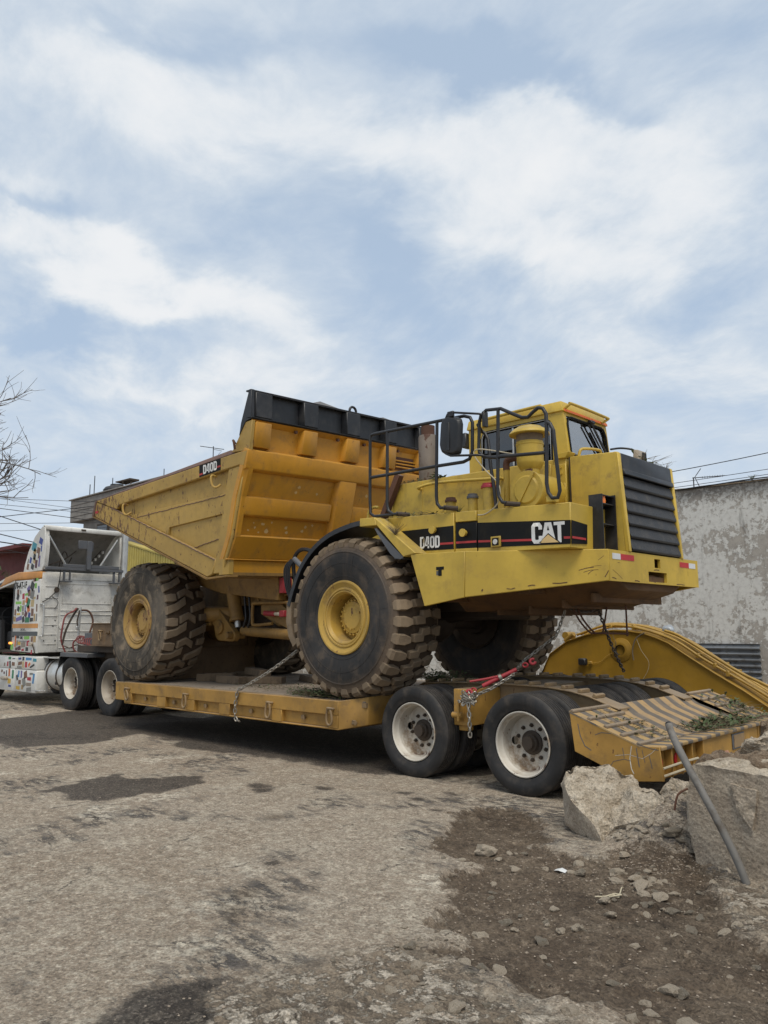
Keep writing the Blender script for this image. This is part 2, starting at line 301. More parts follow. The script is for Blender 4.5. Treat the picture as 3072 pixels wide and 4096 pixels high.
m, t, p, o = new_mat('peeling_whitewash'); PLASTER = m; co = obj_co(t)
big = t.noise(co, .6, 4, .6); mid = t.noise(co, 5.0, 8, .74, .3); fine = t.noise(co, 13, 8, .75)
peel = t.ramp(t.math('ADD', t.math('MULTIPLY', big, .55), t.math('MULTIPLY_ADD', fine, .40, t.math('MULTIPLY', mid, .75))), .85, .885)
white = t.mix(t.ramp(fine, .4, .7), (.62, .61, .575), (.49, .475, .445))
bare = t.mix(t.ramp(mid, .4, .65), (.30, .275, .245), (.40, .37, .33))
c = t.mix(peel, white, bare)
st = t.noise(t.mapping(co, scale=(3, 1, .5)), 1.3, 8, .7)
c = t.mix(t.math('MULTIPLY', t.ramp(st, .54, .74), .8), c, (.09, .08, .068))
c = t.mix(t.math('MULTIPLY', t.ramp(fine, .60, .72), .6), c, (.12, .105, .09))
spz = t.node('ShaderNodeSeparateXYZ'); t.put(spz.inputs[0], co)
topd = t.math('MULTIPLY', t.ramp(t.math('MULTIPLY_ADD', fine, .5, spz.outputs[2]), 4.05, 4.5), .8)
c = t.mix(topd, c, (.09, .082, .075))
t.put(p.inputs['Base Color'], c); p.inputs['Roughness'].default_value = .9; p.inputs['Specular IOR Level'].default_value = .2
bump(t, p, t.math('MULTIPLY_ADD', peel, -.6, t.math('MULTIPLY', fine, .5)), .5, .015)

# ------------------------------------------------------------------ mesh builder
class MB:
    def __init__(s, F=None): s.v = []; s.f = []; s.F = F
    def _add(s, vs, fs):
        n = len(s.v); s.v.extend([tuple(v) for v in vs]); s.f.extend([tuple(i + n for i in f) for f in fs]); return s
    def box(s, x0, x1, y0, y1, z0, z1):
        return s._add([(x0, y0, z0), (x1, y0, z0), (x1, y1, z0), (x0, y1, z0), (x0, y0, z1), (x1, y0, z1), (x1, y1, z1), (x0, y1, z1)],
                      [(3, 2, 1, 0), (4, 5, 6, 7), (0, 1, 5, 4), (1, 2, 6, 5), (2, 3, 7, 6), (3, 0, 4, 7)])
    def prism(s, poly, axis, a, b):
        """poly in the two remaining axes (x,z for Y; y,z for X; x,y for Z)"""
        n = len(poly)
        def P(p, q):
            return {'Y': (p[0], q, p[1]), 'X': (q, p[0], p[1]), 'Z': (p[0], p[1], q)}[axis]
        vs = [P(p, a) for p in poly] + [P(p, b) for p in poly]
        fs = [tuple(range(n)), tuple(range(2 * n - 1, n - 1, -1))] + [(i, i + n, (i + 1) % n + n, (i + 1) % n) for i in range(n)]
        return s._add(vs, fs)
    def hull(s, bottom, top):
        n = len(bottom)
        return s._add(list(bottom) + list(top), [tuple(range(n))[::-1], tuple(range(n, 2 * n))] + [(i, (i + 1) % n, (i + 1) % n + n, i + n) for i in range(n)])
    def tube(s, pts, r, n=8, caps=True, smooth_path=0, closed=False):
        pts = [Vector(p) for p in pts]
        if smooth_path: pts = smooth(pts, smooth_path, closed)
        m = len(pts); rs = r if isinstance(r, (list, tuple)) else [r] * m
        if len(rs) != m: rs = [rs[0] + (rs[-1] - rs[0]) * i / (m - 1) for i in range(m)]
        tang = []
        for i in range(m):
            a = pts[(i - 1) % m] if (closed or i > 0) else pts[i]; b = pts[(i + 1) % m] if (closed or i < m - 1) else pts[i]
            tang.append((b - a).normalized())
        nrm = tang[0].orthogonal().normalized(); vs = []
        for i in range(m):
            nrm = (nrm - tang[i] * nrm.dot(tang[i]))
            nrm = nrm.normalized() if nrm.length > 1e-6 else tang[i].orthogonal().normalized()
            bn = tang[i].cross(nrm)
            for k in range(n):
                a = 2 * math.pi * k / n; vs.append(pts[i] + (nrm * math.cos(a) + bn * math.sin(a)) * rs[i])
        fs = []
        for i in range(m if closed else m - 1):
            for k in range(n):
                j = (i + 1) % m; fs.append((i * n + k, i * n + (k + 1) % n, j * n + (k + 1) % n, j * n + k))
        if caps and not closed: fs.append(tuple(range(n))[::-1]); fs.append(tuple((m - 1) * n + k for k in range(n)))
        return s._add(vs, fs)
    def cyl(s, p0, p1, r, n=20): return s.tube([p0, p1], r, n)
    def lathe(s, prof, c=(0, 0, 0), axis='Y', n=48, cap=False):
        """prof: (radius, offset along axis)"""
        c = Vector(c); vs = []
        for r, h in prof:
            for k in range(n):
                a = 2 * math.pi * k / n; u, v = r * math.cos(a), r * math.sin(a)
                vs.append(c + (Vector((u, h, v)) if axis == 'Y' else Vector((h, u, v)) if axis == 'X' else Vector((u, v, h))))
        fs = []
        for i in range(len(prof) - 1):
            for k in range(n): fs.append((i * n + k, i * n + (k + 1) % n, (i + 1) * n + (k + 1) % n, (i + 1) * n + k))
        if cap: fs.append(tuple(range(n))[::-1]); fs.append(tuple((len(prof) - 1) * n + k for k in range(n)))
        return s._add(vs, fs)
    def sheet(s, path, u, th=.01):
        """ribbon: path points, swept by vector u, given thickness along local normal"""
        u = Vector(u); pts = [Vector(p) for p in path]; vs = []; m = len(pts)
        for i, p in enumerate(pts):
            t_ = (pts[min(i + 1, m - 1)] - pts[max(i - 1, 0)]).normalized(); nn = t_.cross(u).normalized() * th
            vs += [p, p + u, p + u + nn, p + nn]
        fs = [(0, 1, 2, 3), (4 * m - 1, 4 * m - 2, 4 * m - 3, 4 * m - 4)]
        for i in range(m - 1):
            for k in range(4): fs.append((4 * i + k, 4 * i + 4 + k, 4 * i + 4 + (k + 1) % 4, 4 * i + (k + 1) % 4))
        return s._add(vs, fs)
    def mesh(s, name, mat, bev=0.0, seg=1, smooth_=True, ang=38, orig=(0, 0, 0)):
        me = bpy.data.meshes.new(name); O = Vector(orig)
        vs = [(s.F @ Vector(v)) if s.F is not None else Vector(v) for v in s.v]
        me.from_pydata([v - O for v in vs], [], s.f); bm = bmesh.new(); bm.from_mesh(me)
        bmesh.ops.remove_doubles(bm, verts=bm.verts, dist=1e-5)
        bmesh.ops.recalc_face_normals(bm, faces=bm.faces)
        if bev > 0:
            es = [e for e in bm.edges if len(e.link_faces) == 2 and e.calc_face_angle(0) > R(30)]
            bmesh.ops.bevel(bm, geom=es, offset=bev, segments=seg, profile=.5, affect='EDGES', clamp_overlap=True)
        bm.to_mesh(me); bm.free()
        if smooth_:
            me.polygons.foreach_set('use_smooth', [True] * len(me.polygons)); me.set_sharp_from_angle(angle=R(ang))
        if mat is not None: me.materials.append(mat)
        return me
    def build(s, name, mat, parent=None, **k):
        org = parent_world(parent) if parent is not None else Vector((0, 0, 0))
        me = s.mesh(name, mat, orig=org, **k); o = bpy.data.objects.new(name, me); COL.objects.link(o)
        if parent is not None: o.parent = parent
        return o
def smooth(pts, k, closed=False):
    out = []; m = len(pts); P = lambda i: pts[i % m] if closed else pts[max(0, min(m - 1, i))]
    for i in range(m if closed else m - 1):
        p0, p1, p2, p3 = P(i - 1), P(i), P(i + 1), P(i + 2)
        for j in range(k):
            t_ = j / k; out.append(.5 * ((2 * p1) + (p2 - p0) * t_ + (2 * p0 - 5 * p1 + 4 * p2 - p3) * t_ ** 2 + (3 * p1 - p0 - 3 * p2 + p3) * t_ ** 3))
    if not closed: out.append(pts[-1])
    return out
def parent_world(p):
    v = Vector((0, 0, 0))
    while p is not None: v = v + Vector(p.location); p = p.parent
    return v
def thing(name, label, cat, loc=(0, 0, 0), group=None):
    o = bpy.data.objects.new(name, None); COL.objects.link(o); o.location = loc; o['label'] = label; o['category'] = cat
    o.empty_display_size = .2
    if group: o['group'] = group
    return o
def tag(o, label=None, cat=None, group=None, kind=None):
    for k, v in (('label', label), ('category', cat), ('group', group), ('kind', kind)):
        if v: o[k] = v
    return o
def copy_tree(o, parent=None):
    c = o.copy(); COL.objects.link(c); c.parent = parent
    for ch in list(o.children): copy_tree(ch, c)
    return c
def text_mesh(name, s, size, mat, parent, origin, u, v, extrude=.001, offset=.0, align='LEFT'):
    cu = bpy.data.curves.new(name, 'FONT'); cu.body = s; cu.size = size; cu.extrude = extrude; cu.offset = offset; cu.align_x = align
    cu.resolution_u = 3
    tmp = bpy.data.objects.new(name, cu); COL.objects.link(tmp)
    me = bpy.data.meshes.new_from_object(tmp.evaluated_get(bpy.context.evaluated_depsgraph_get())); bpy.data.objects.remove(tmp)
    u = Vector(u); v = Vector(v); n = u.cross(v).normalized(); org = Vector(origin) - (parent_world(parent) if parent else Vector())
    me.transform(Matrix(((u.x, v.x, n.x, org.x), (u.y, v.y, n.y, org.y), (u.z, v.z, n.z, org.z), (0, 0, 0, 1))))
    me.materials.clear(); me.materials.append(mat)
    o = bpy.data.objects.new(name, me); COL.objects.link(o)
    if parent is not None: o.parent = parent
    return o
def ribbon(mb, pts, wd, closed, frame, th=.003):
    """flat letter stroke: 2D polyline with mitred joins, frame(x, y, h) -> 3D"""
    n = len(pts); L = []; Rr = []
    for i in range(n):
        a = pts[(i - 1) % n] if (closed or i > 0) else None; b = pts[i]; c = pts[(i + 1) % n] if (closed or i < n - 1) else None
        d1 = Vector((b[0] - a[0], b[1] - a[1])).normalized() if a else None; d2 = Vector((c[0] - b[0], c[1] - b[1])).normalized() if c else None
        if d1 is None: d1 = d2
        if d2 is None: d2 = d1
        tn = (d1 + d2).normalized(); nn = Vector((-tn.y, tn.x)); k = wd / 2 / max(.5, nn.dot(Vector((-d1.y, d1.x))))
        L.append((b[0] + nn.x * k, b[1] + nn.y * k)); Rr.append((b[0] - nn.x * k, b[1] - nn.y * k))
    for i in range(n if closed else n - 1):
        j = (i + 1) % n; q = [L[i], L[j], Rr[j], Rr[i]]
        mb.hull([frame(x, y, 0) for x, y in q], [frame(x, y, th) for x, y in q])
def plate(mb, poly, frame, th=.003): mb.hull([frame(x, y, 0) for x, y in poly], [frame(x, y, th) for x, y in poly])
def glyph(mb, ch, x, y, w_, h, s, frame, th=.003):
    """heavy condensed capitals; (x,y) lower left, stroke s"""
    a, b, c, d_ = x + s / 2, x + w_ - s / 2, y + s / 2, y + h - s / 2; r = min(w_, h) * .30
    def P(poly): plate(mb, poly, frame, th)
    if ch == 'C':
        ribbon(mb, [(b, d_ - h * .25), (b, d_ - r * .5), (b - r * .5, d_), (a + r * .5, d_), (a, d_ - r * .5), (a, c + r * .5), (a + r * .5, c), (b - r * .5, c), (b, c + r * .5), (b, c + h * .25)], s, False, frame, th)
    elif ch == 'D':
        ribbon(mb, [(a, c), (b - r * .6, c), (b, c + r * .6), (b, d_ - r * .6), (b - r * .6, d_), (a, d_)], s, True, frame, th)
    elif ch == '0':
        q = r * .6; ribbon(mb, [(a + q, c), (b - q, c), (b, c + q), (b, d_ - q), (b - q, d_), (a + q, d_), (a, d_ - q), (a, c + q)], s, True, frame, th)
    elif ch == '4':
        P([(b - s / 2 - s * .3, y), (b + s / 2 - s * .3, y), (b + s / 2 - s * .3, y + h), (b - s / 2 - s * .3, y + h)])
        P([(x, y + h * .2), (x + w_, y + h * .2), (x + w_, y + h * .2 + s * .7), (x, y + h * .2 + s * .7)])
        P([(x, y + h * .2 + s * .7), (x + s * .8, y + h * .2 + s * .7), (b - s * .8, y + h), (b - s * 1.5, y + h)])
    elif ch == 'T':
        P([(x, y + h - s), (x + w_, y + h - s), (x + w_, y + h), (x, y + h)]); m_ = x + w_ / 2
        P([(m_ - s / 2, y), (m_ + s / 2, y), (m_ + s / 2, y + h - s), (m_ - s / 2, y + h - s)])

# ================================================================== ground
def vnoise(x, y, sc, seed=0, oct_=4, per=.5):
    """value noise on numpy arrays"""
    tot = np.zeros_like(x); amp = 1.0; norm = 0
    for o in range(oct_):
        rs = np.random.RandomState(seed * 31 + o); g = rs.rand(256, 256)
        u, v = x * sc, y * sc; iu, iv = np.floor(u).astype(int), np.floor(v).astype(int); fu, fv = u - iu, v - iv
        fu, fv = fu * fu * (3 - 2 * fu), fv * fv * (3 - 2 * fv)
        a, b = g[iu % 256, iv % 256], g[(iu + 1) % 256, iv % 256]; c, d_ = g[iu % 256, (iv + 1) % 256], g[(iu + 1) % 256, (iv + 1) % 256]
        tot += amp * ((a * (1 - fu) + b * fu) * (1 - fv) + (c * (1 - fu) + d_ * fu) * fv); norm += amp; amp *= per; sc *= 2.03
    return tot / norm
def inside(x, y, poly):
    """signed distance (positive inside) to a polygon"""
    res = np.zeros(x.shape, bool); dist = np.full(x.shape, 1e9); n = len(poly)
    for i in range(n):
        (x1, y1), (x2, y2) = poly[i], poly[(i + 1) % n]
        c = ((y1 > y) != (y2 > y)) & (x < (x2 - x1) * (y - y1) / (y2 - y1 + 1e-12) + x1); res ^= c
        t_ = np.clip(((x - x1) * (x2 - x1) + (y - y1) * (y2 - y1)) / ((x2 - x1) ** 2 + (y2 - y1) ** 2 + 1e-12), 0, 1)
        dist = np.minimum(dist, np.hypot(x - x1 - t_ * (x2 - x1), y - y1 - t_ * (y2 - y1)))
    return np.where(res, dist, -dist)
MUD = [(.10, -1.15), (-.12, -.80), (.19, -.44), (.50, -.58), (.72, -.82), (.88, -1.02), (1.15, -1.30), (1.45, -1.25), (1.5, -1.0), (2.1, -1.0), (2.3, -1.25), (2.35, -1.6), (2.9, -2.1), (3.5, -2.6),
       (3.3, -3.4), (2.49, -3.15), (2.06, -3.22), (1.72, -3.22), (1.58, -3.02), (1.36, -2.96), (1.36, -2.66), (1.0, -2.25), (.93, -2.0), (.54, -1.93), (.30, -1.72), (.36, -1.50)]
OIL_SHADE = [[(-3.49, -2.86), (-3.62, -2.54), (-3.78, -2.02), (-3.34, -1.87), (-3.04, -1.52), (-2.66, -1.66), (-2.56, -2.22), (-2.71, -2.81), (-3.06, -2.94)],
        [(1.07, -4.46), (1.04, -4.28), (1.12, -4.16), (1.19, -4.03), (1.28, -4.22), (1.46, -4.30), (1.44, -4.46), (1.34, -4.62), (1.2, -4.8)],
        [(-10.2, -.9), (-10.8, 1.1), (-8.3, 1.5), (-6.3, 1.7), (-4.7, .5), (-5.6, -.15), (-6.6, -.2), (-6.1, -1.1), (-6.6, -1.9), (-7.4, -2.2), (-8.6, -1.8)],
        [(-8.2, 3.2), (-.3, 3.0), (-.9, .55), (-1.9, -.15), (-3.2, -.2), (-4.2, -.35), (-5.0, -.55), (-6.2, -.1), (-7.4, .6)]]  # last one: oily wet ground, stretched to paint in the shade under the trailer
def add_small(cx, cy, r, k=10):
    rr = random.Random(int(cx * 1000 + cy * 77)); return [(cx + r * rr.uniform(.6, 1.2) * math.cos(2 * math.pi * i / k) * 1.3, cy + r * rr.uniform(.6, 1.2) * math.sin(2 * math.pi * i / k)) for i in range(k)]
for (cx, cy, r) in ((-.03, -2.84, .055), (-2.15, -1.34, .13), (-1.95, -1.45, .1), (-1.6, -1.0, .10), (-.9, -.62, .12), (-.62, -.72, .09), (-.55, -.35, .07), (-.35, -.55, .06), (-.2, -.95, .05)): OIL_SHADE.append(add_small(cx, cy, r))
BROWN = [add_small(.58, -3.56, .15, 14), add_small(.56, -3.98, .09), add_small(-1.04, -2.03, .12), add_small(.35, -3.35, .1), add_small(1.5, -3.6, .1)]
def ground_fields(x, y):
    nz_ = (vnoise(x, y, 3.1, 5, 5, .6) - .5)
    mud = inside(x, y, MUD) + nz_ * .42 + (vnoise(x, y, 16, 15, 3, .6) - .5) * .10
    oil = np.full(x.shape, -9.0)
    for i, P_ in enumerate(OIL_SHADE):
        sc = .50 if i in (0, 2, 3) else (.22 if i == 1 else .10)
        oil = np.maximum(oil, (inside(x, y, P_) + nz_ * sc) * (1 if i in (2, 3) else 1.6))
    brn = np.full(x.shape, -9.0)
    for P_ in BROWN: brn = np.maximum(brn, inside(x, y, P_) + nz_ * .15)
    return mud, oil, brn
def sstep(v, a, b): q = np.clip((v - a) / (b - a), 0, 1); return q * q * (3 - 2 * q)
def ground_z(x, y):
    mud, oil, brn = ground_fields(x, y)
    near = sstep(np.hypot(x - 4.3, y + 6.2), 16, 7)
    z = (vnoise(x, y, .5, 1, 3) - .5) * .02 * near + (vnoise(x, y, 9, 2, 4, .6) - .5) * .010 * near
    mm = sstep(mud, -.04, .10)
    mm = sstep(mud, -.03, .09)
    z = z - .036 * mm + mm * ((vnoise(x, y, 4.5, 3, 5, .6) - .5) * .075 + (vnoise(x, y, 17, 4, 3, .65) - .5) * .034)
    rid = sstep(mud, -.10, -.02) * (1 - sstep(mud, -.02, .06)); z = z + rid * ((vnoise(x, y, 14, 6, 4, .65) - .42) * .035)
    # broken zone towards the right foreground
    rz = sstep(x * .55 + y * .83 + .0, -1.6, -.7) * sstep(x, 1.7, 2.3) + sstep(inside(x, y, [(1.5, -3.1), (2.1, -3.3), (3.2, -3.3), (3.2, -4.6), (1.7, -4.6), (1.35, -3.7)]), -.1, .15) * .8
    lump = np.maximum(vnoise(x, y, 12, 8, 3, .55) - .52, 0)
    z = z + np.clip(rz, 0, 1) * lump * .11
    # rubble slope between the concrete pieces
    dx, dy = x - 1.75, y + .62; z = z + .34 * np.exp(-(dx / .36) ** 2 - (dy / .40) ** 2) * (1 + .35 * (vnoise(x, y, 9, 9, 4, .6) - .5))
    dx, dy = x - 2.6, y - .35; z = z + .50 * np.exp(-(dx / .55) ** 2 - (dy / .62) ** 2) * (1 + .4 * (vnoise(x, y, 7, 10, 4, .6) - .5))
    return z
gx = np.concatenate([-np.geomspace(900, 11.2, 26), np.arange(-11, -4, .09), np.arange(-4, -.6, .045), np.arange(-.6, 3.4, .022), np.arange(3.4, 6, .1), np.geomspace(6.2, 900, 24)])
gy = np.concatenate([-np.geomspace(900, 7.2, 24), np.arange(-7, -5, .12), np.arange(-5, -.2, .022), np.arange(-.2, 3.2, .08), np.geomspace(3.3, 900, 34)])
GX, GY = np.meshgrid(gx, gy, indexing='ij'); GZ = ground_z(GX, GY)
nx, ny = GX.shape
idx = np.arange(nx * ny).reshape(nx, ny)
quads = np.stack([idx[:-1, :-1], idx[1:, :-1], idx[1:, 1:], idx[:-1, 1:]], -1).reshape(-1, 4)
me = bpy.data.meshes.new('ground'); me.vertices.add(nx * ny); me.vertices.foreach_set('co', np.stack([GX, GY, GZ], -1).ravel())
me.loops.add(len(quads) * 4); me.loops.foreach_set('vertex_index', quads.ravel()); me.polygons.add(len(quads))
me.polygons.foreach_set('loop_start', np.arange(len(quads)) * 4); me.update(calc_edges=True)
me.polygons.foreach_set('use_smooth', [True] * len(quads))
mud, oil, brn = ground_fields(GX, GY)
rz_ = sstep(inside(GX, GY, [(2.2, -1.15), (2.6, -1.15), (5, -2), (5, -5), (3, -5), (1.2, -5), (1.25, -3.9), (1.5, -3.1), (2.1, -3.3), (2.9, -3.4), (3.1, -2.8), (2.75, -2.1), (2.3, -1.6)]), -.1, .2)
at_ = me.attributes.new('stain_shade', 'FLOAT_COLOR', 'POINT')
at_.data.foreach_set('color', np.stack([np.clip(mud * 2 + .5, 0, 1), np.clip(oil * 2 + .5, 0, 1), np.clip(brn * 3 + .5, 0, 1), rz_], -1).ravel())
ground = bpy.data.objects.new('ground', me); COL.objects.link(ground); ground['kind'] = 'structure'

m, t, p, o = new_mat('worn_yard_surface'); me.materials.append(m)
tc = t.node('ShaderNodeTexCoord').outputs['Object']
at2 = t.node('ShaderNodeAttribute', attribute_name='stain_shade', attribute_type='GEOMETRY'); sc3 = t.node('ShaderNodeSeparateColor'); t.l.new(at2.outputs['Color'], sc3.inputs[0])
nA = t.noise(tc, .35, 4, .6); nB = t.noise(tc, 2.2, 8, .68); nC = t.noise(tc, 13, 8, .74); nD = t.noise(tc, 48, 5, .78)
dirv = t.mapping(tc, scale=(.55, 1.6, 1), rot=(0, 0, R(38))); nE = t.noise(dirv, 7.5, 8, .74)
vo = t.voro(tc, 55); vo2 = t.voro(tc, 150)
c = t.mix(t.ramp(nA, .35, .65), (0.326, 0.254, 0.178), (0.397, 0.322, 0.236))
c = t.mix(t.math('MULTIPLY', t.ramp(nB, .42, .66), .7), c, (0.474, 0.403, 0.301))
c = t.mix(t.math('MULTIPLY', t.ramp(nC, .50, .62), .6), c, (0.602, 0.521, 0.391))
c = t.mix(t.math('MULTIPLY', t.ramp(nC, .47, .36), .65), c, (0.186, 0.146, 0.103))
c = t.mix(t.math('MULTIPLY', t.ramp(nD, .54, .64), .65), c, (0.717, 0.632, 0.489))
c = t.mix(t.math('MULTIPLY', t.ramp(nD, .46, .36), .7), c, (0.109, 0.089, 0.067))
# worn-through streaks where the dark aggregate shows, only in patches
patch = t.ramp(t.math('ADD', t.math('MULTIPLY', t.noise(tc, .62, 3, .6), .7), t.math('MULTIPLY', nB, .3)), .465, .58)
worn = t.math('MULTIPLY', patch, t.ramp(t.math('ADD', t.math('MULTIPLY', nE, .65), t.math('MULTIPLY', nD, .35)), .495, .535))
c = t.mix(t.math('MULTIPLY', worn, .85), c, (0.067, 0.062, 0.060))
spk = t.math('MULTIPLY', t.ramp(vo2, .24, .10), t.ramp(nC, .46, .58))
c = t.mix(t.math('MULTIPLY', spk, .75), c, (0.768, 0.682, 0.540))
wh = t.math('MULTIPLY', t.ramp(t.noise(tc, 1.1, 4, .6), .56, .66), t.ramp(nC, .46, .56)); c = t.mix(t.math('MULTIPLY', wh, .7), c, (0.717, 0.632, 0.483))
# grit: every grain its own tone
def grit(vec, sc, lo, hi):
    vc = t.node('ShaderNodeTexVoronoi'); t.put(vc.inputs['Vector'], vec); vc.inputs['Scale'].default_value = sc
    sv = t.node('ShaderNodeSeparateColor'); t.l.new(vc.outputs['Color'], sv.inputs[0]); q_ = t.math('MULTIPLY_ADD', sv.outputs[0], hi - lo, lo)
    gc = t.node('ShaderNodeCombineColor')
    for k_ in range(3): t.put(gc.inputs[k_], q_)
    return gc.outputs[0]
gr1, gr2 = grit(tc, 95, .74, 1.24), grit(tc, 38, .86, 1.13)
# fine cracks wandering through the slab
ve = t.node('ShaderNodeTexVoronoi', feature='DISTANCE_TO_EDGE'); t.put(ve.inputs['Vector'], t.vmath('ADD', tc, t.vmath('MULTIPLY', t.noise(tc, 3.0, 6, .7, out='Color'), (.5, .5, 0)))); ve.inputs['Scale'].default_value = .85
crk = t.math('MULTIPLY', t.ramp(ve.outputs['Distance'], .010, .002), t.ramp(nB, .46, .60)); c = t.mix(t.math('MULTIPLY', crk, .8), c, (.06, .05, .042))
# broken zone: pale stones set in dirt
bz = at2.outputs['Alpha']
stn = t.math('MULTIPLY', bz, t.ramp(t.math('ADD', t.math('MULTIPLY', nC, .5), t.math('MULTIPLY', t.noise(tc, 6, 5, .6), .5)), .495, .53))
c = t.mix(t.math('MULTIPLY', bz, .6), c, (0.211, 0.155, 0.098)); c = t.mix(t.math('MULTIPLY', stn, .85), c, t.mix(t.ramp(nD, .4, .6), (0.397, 0.329, 0.241), (0.666, 0.577, 0.448)))
def edge(sock, wob, lo, hi, nn):
    return t.ramp(t.math('MULTIPLY_ADD', t.math('SUBTRACT', nn, .5), wob, sock), lo, hi)
mudm = edge(sc3.outputs[0], .9, .46, .56, nC)
mc = t.mix(t.ramp(nB, .38, .62), (0.102, 0.071, 0.045), (0.173, 0.128, 0.084)); mc = t.mix(t.math('MULTIPLY', t.ramp(nC, .53, .66), .75), mc, (0.301, 0.229, 0.155)); mc = t.mix(t.math('MULTIPLY', t.ramp(nD, .47, .37), .7), mc, (0.038, 0.027, 0.020)); mc = t.mix(t.math('MULTIPLY', t.ramp(nC, .46, .36), .7), mc, (0.046, 0.033, 0.023))
mc = t.mix(t.math('MULTIPLY', t.math('MULTIPLY', t.ramp(vo2, .20, .09), t.ramp(nC, .5, .56)), .8), mc, (0.538, 0.459, 0.345))
c = t.mix(t.math('MULTIPLY', mudm, .94), c, mc)
brm = edge(sc3.outputs[2], 1.2, .42, .80, nC); c = t.mix(t.math('MULTIPLY', brm, .55), c, (0.141, 0.097, 0.057))
oil_shade_m = edge(sc3.outputs[1], .9, .44, .66, nC); oc = t.mix(t.ramp(nD, .50, .64), (0.044, 0.035, 0.028), (0.205, 0.167, 0.127)); oc = t.mix(t.math('MULTIPLY', t.ramp(nC, .54, .64), .5), oc, (0.179, 0.143, 0.103))
c = t.mix(t.math('MULTIPLY', oil_shade_m, .88), c, oc)
c = t.mix(1.0, t.mix(1.0, c, gr1, 'MULTIPLY'), gr2, 'MULTIPLY'); c = t.mix(1.0, c, (.985, 1.0, 1.05), 'MULTIPLY')
t.put(p.inputs['Base Color'], c); p.inputs['Specular IOR Level'].default_value = .25
rr = t.math('MULTIPLY_ADD', oil_shade_m, -.22, .92); rr = t.math('MULTIPLY_ADD', mudm, -.16, rr); t.put(p.inputs['Roughness'], rr)
h = t.math('ADD', t.math('MULTIPLY', nC, 1.1), t.math('MULTIPLY_ADD', nD, .8, t.math('MULTIPLY', vo, -.3))); h = t.math('MULTIPLY_ADD', worn, -.35, h); h = t.math('MULTIPLY_ADD', stn, .6, h)
bump(t, p, h, 1.0, .022)

def gz(x, y): return float(ground_z(np.array([[float(x)]]), np.array([[float(y)]]))[0, 0])

# ================================================================== road wheels
def tyre_mesh(name, rr_, wd, groove=4, mat=RUB):
    """ribbed lorry tyre, axis Y, outer face towards -Y, centred on its width"""
    h = wd / 2; pr = [(.305, -h * .72), (.315, -h * .86), (.36, -h * .96), (rr_ * .80, -h * 1.0), (rr_ * .90, -h * .96), (rr_ * .955, -h * .87), (rr_ * .985, -h * .78)]
    xs = np.linspace(-h * .74, h * .74, groove * 2 + 3)
    for i, x in enumerate(xs):
        if i % 2 == 0 or i in (0, len(xs) - 1): pr += [(rr_ * .997 - abs(x) * .02, x)]
        else: pr += [(rr_ * .997, x - .012), (rr_ * .97, x - .008), (rr_ * .97, x + .003), (rr_ * .997, x + .007)]
    pr += [(a, -b) for a, b in [(rr_ * .985, -h * .78), (rr_ * .955, -h * .87), (rr_ * .90, -h * .96), (rr_ * .80, -h), (.36, -h * .96), (.315, -h * .86), (.305, -h * .72)]]
    return MB().lathe(pr, n=72).mesh(name, mat, ang=30)
def disc_with_holes(mb_v, y0, y1, r0, holes, rh, rc, n=48):
    bm = bmesh.new()
    def loop(cx, cz, r, k):
        vs = [bm.verts.new((cx + r * math.cos(2 * math.pi * i / k), y0, cz + r * math.sin(2 * math.pi * i / k))) for i in range(k)]
        return [bm.edges.new((vs[i], vs[(i + 1) % k])) for i in range(k)]
    es = loop(0, 0, r0, n)
    for a in holes: es += loop(rc * math.cos(a), rc * math.sin(a), rh, 16)
    g = bmesh.ops.triangle_fill(bm, edges=es, use_beauty=True)
    fs = [f for f in bm.faces]
    ex = bmesh.ops.extrude_face_region(bm, geom=fs); vs = [v for v in ex['geom'] if isinstance(v, bmesh.types.BMVert)]
    for v in vs: v.co.y += (y1 - y0)
    bm.verts.index_update(); mb_v._add([v.co.copy() for v in bm.verts], [[v.index for v in f.verts] for f in bm.faces]); bm.free()
def rim_mesh(name, mat, depth=.195, wd=.24):
    mb = MB(); h = wd / 2
    mb.lathe([(.285, -h * .70), (.300, -h * .74), (.300, -h * .86), (.291, -h * .90), (.281, -h * .82), (.277, -h * .45), (.262, -h * .30), (.259, -h + depth * .75), (.245, -h + depth), (.245, -h + depth + .008), (.262, -h + depth * .98), (.28, h * .8), (.285, h * .9)], n=56)
    disc_with_holes(mb, -h + depth - .004, -h + depth + .004, .248, [R(180), R(0)], .040, .200)
    return mb.mesh(name, mat, ang=35)
def hub_mesh(name, out=.085, y=0.0, wd=.24, bolts=10, depth=.195):
    h = -wd / 2 + depth; mb = MB()
    mb.lathe([(.112, h), (.112, h - .02), (.088, h - .03), (.082, h - .055), (.075, h - .062), (.062, h - .064), (.06, h - out), (.045, h - out - .012), (.0, h - out - .012)], n=28)
    for i in range(bolts):
        a = 2 * math.pi * (i + .5) / bolts; x, z = .158 * math.cos(a), .158 * math.sin(a)
        mb.cyl((x, h, z), (x, h - .022, z), .019, 6); mb.cyl((x, h - .02, z), (x, h - .038, z), .011, 8)
    return mb.mesh(name, DARK, ang=30)
def link_obj(name, me, parent, loc=(0, 0, 0), rot=None):
    o = bpy.data.objects.new(name, me); COL.objects.link(o); o.parent = parent; o.location = loc
    if rot: o.rotation_euler = rot
    return o

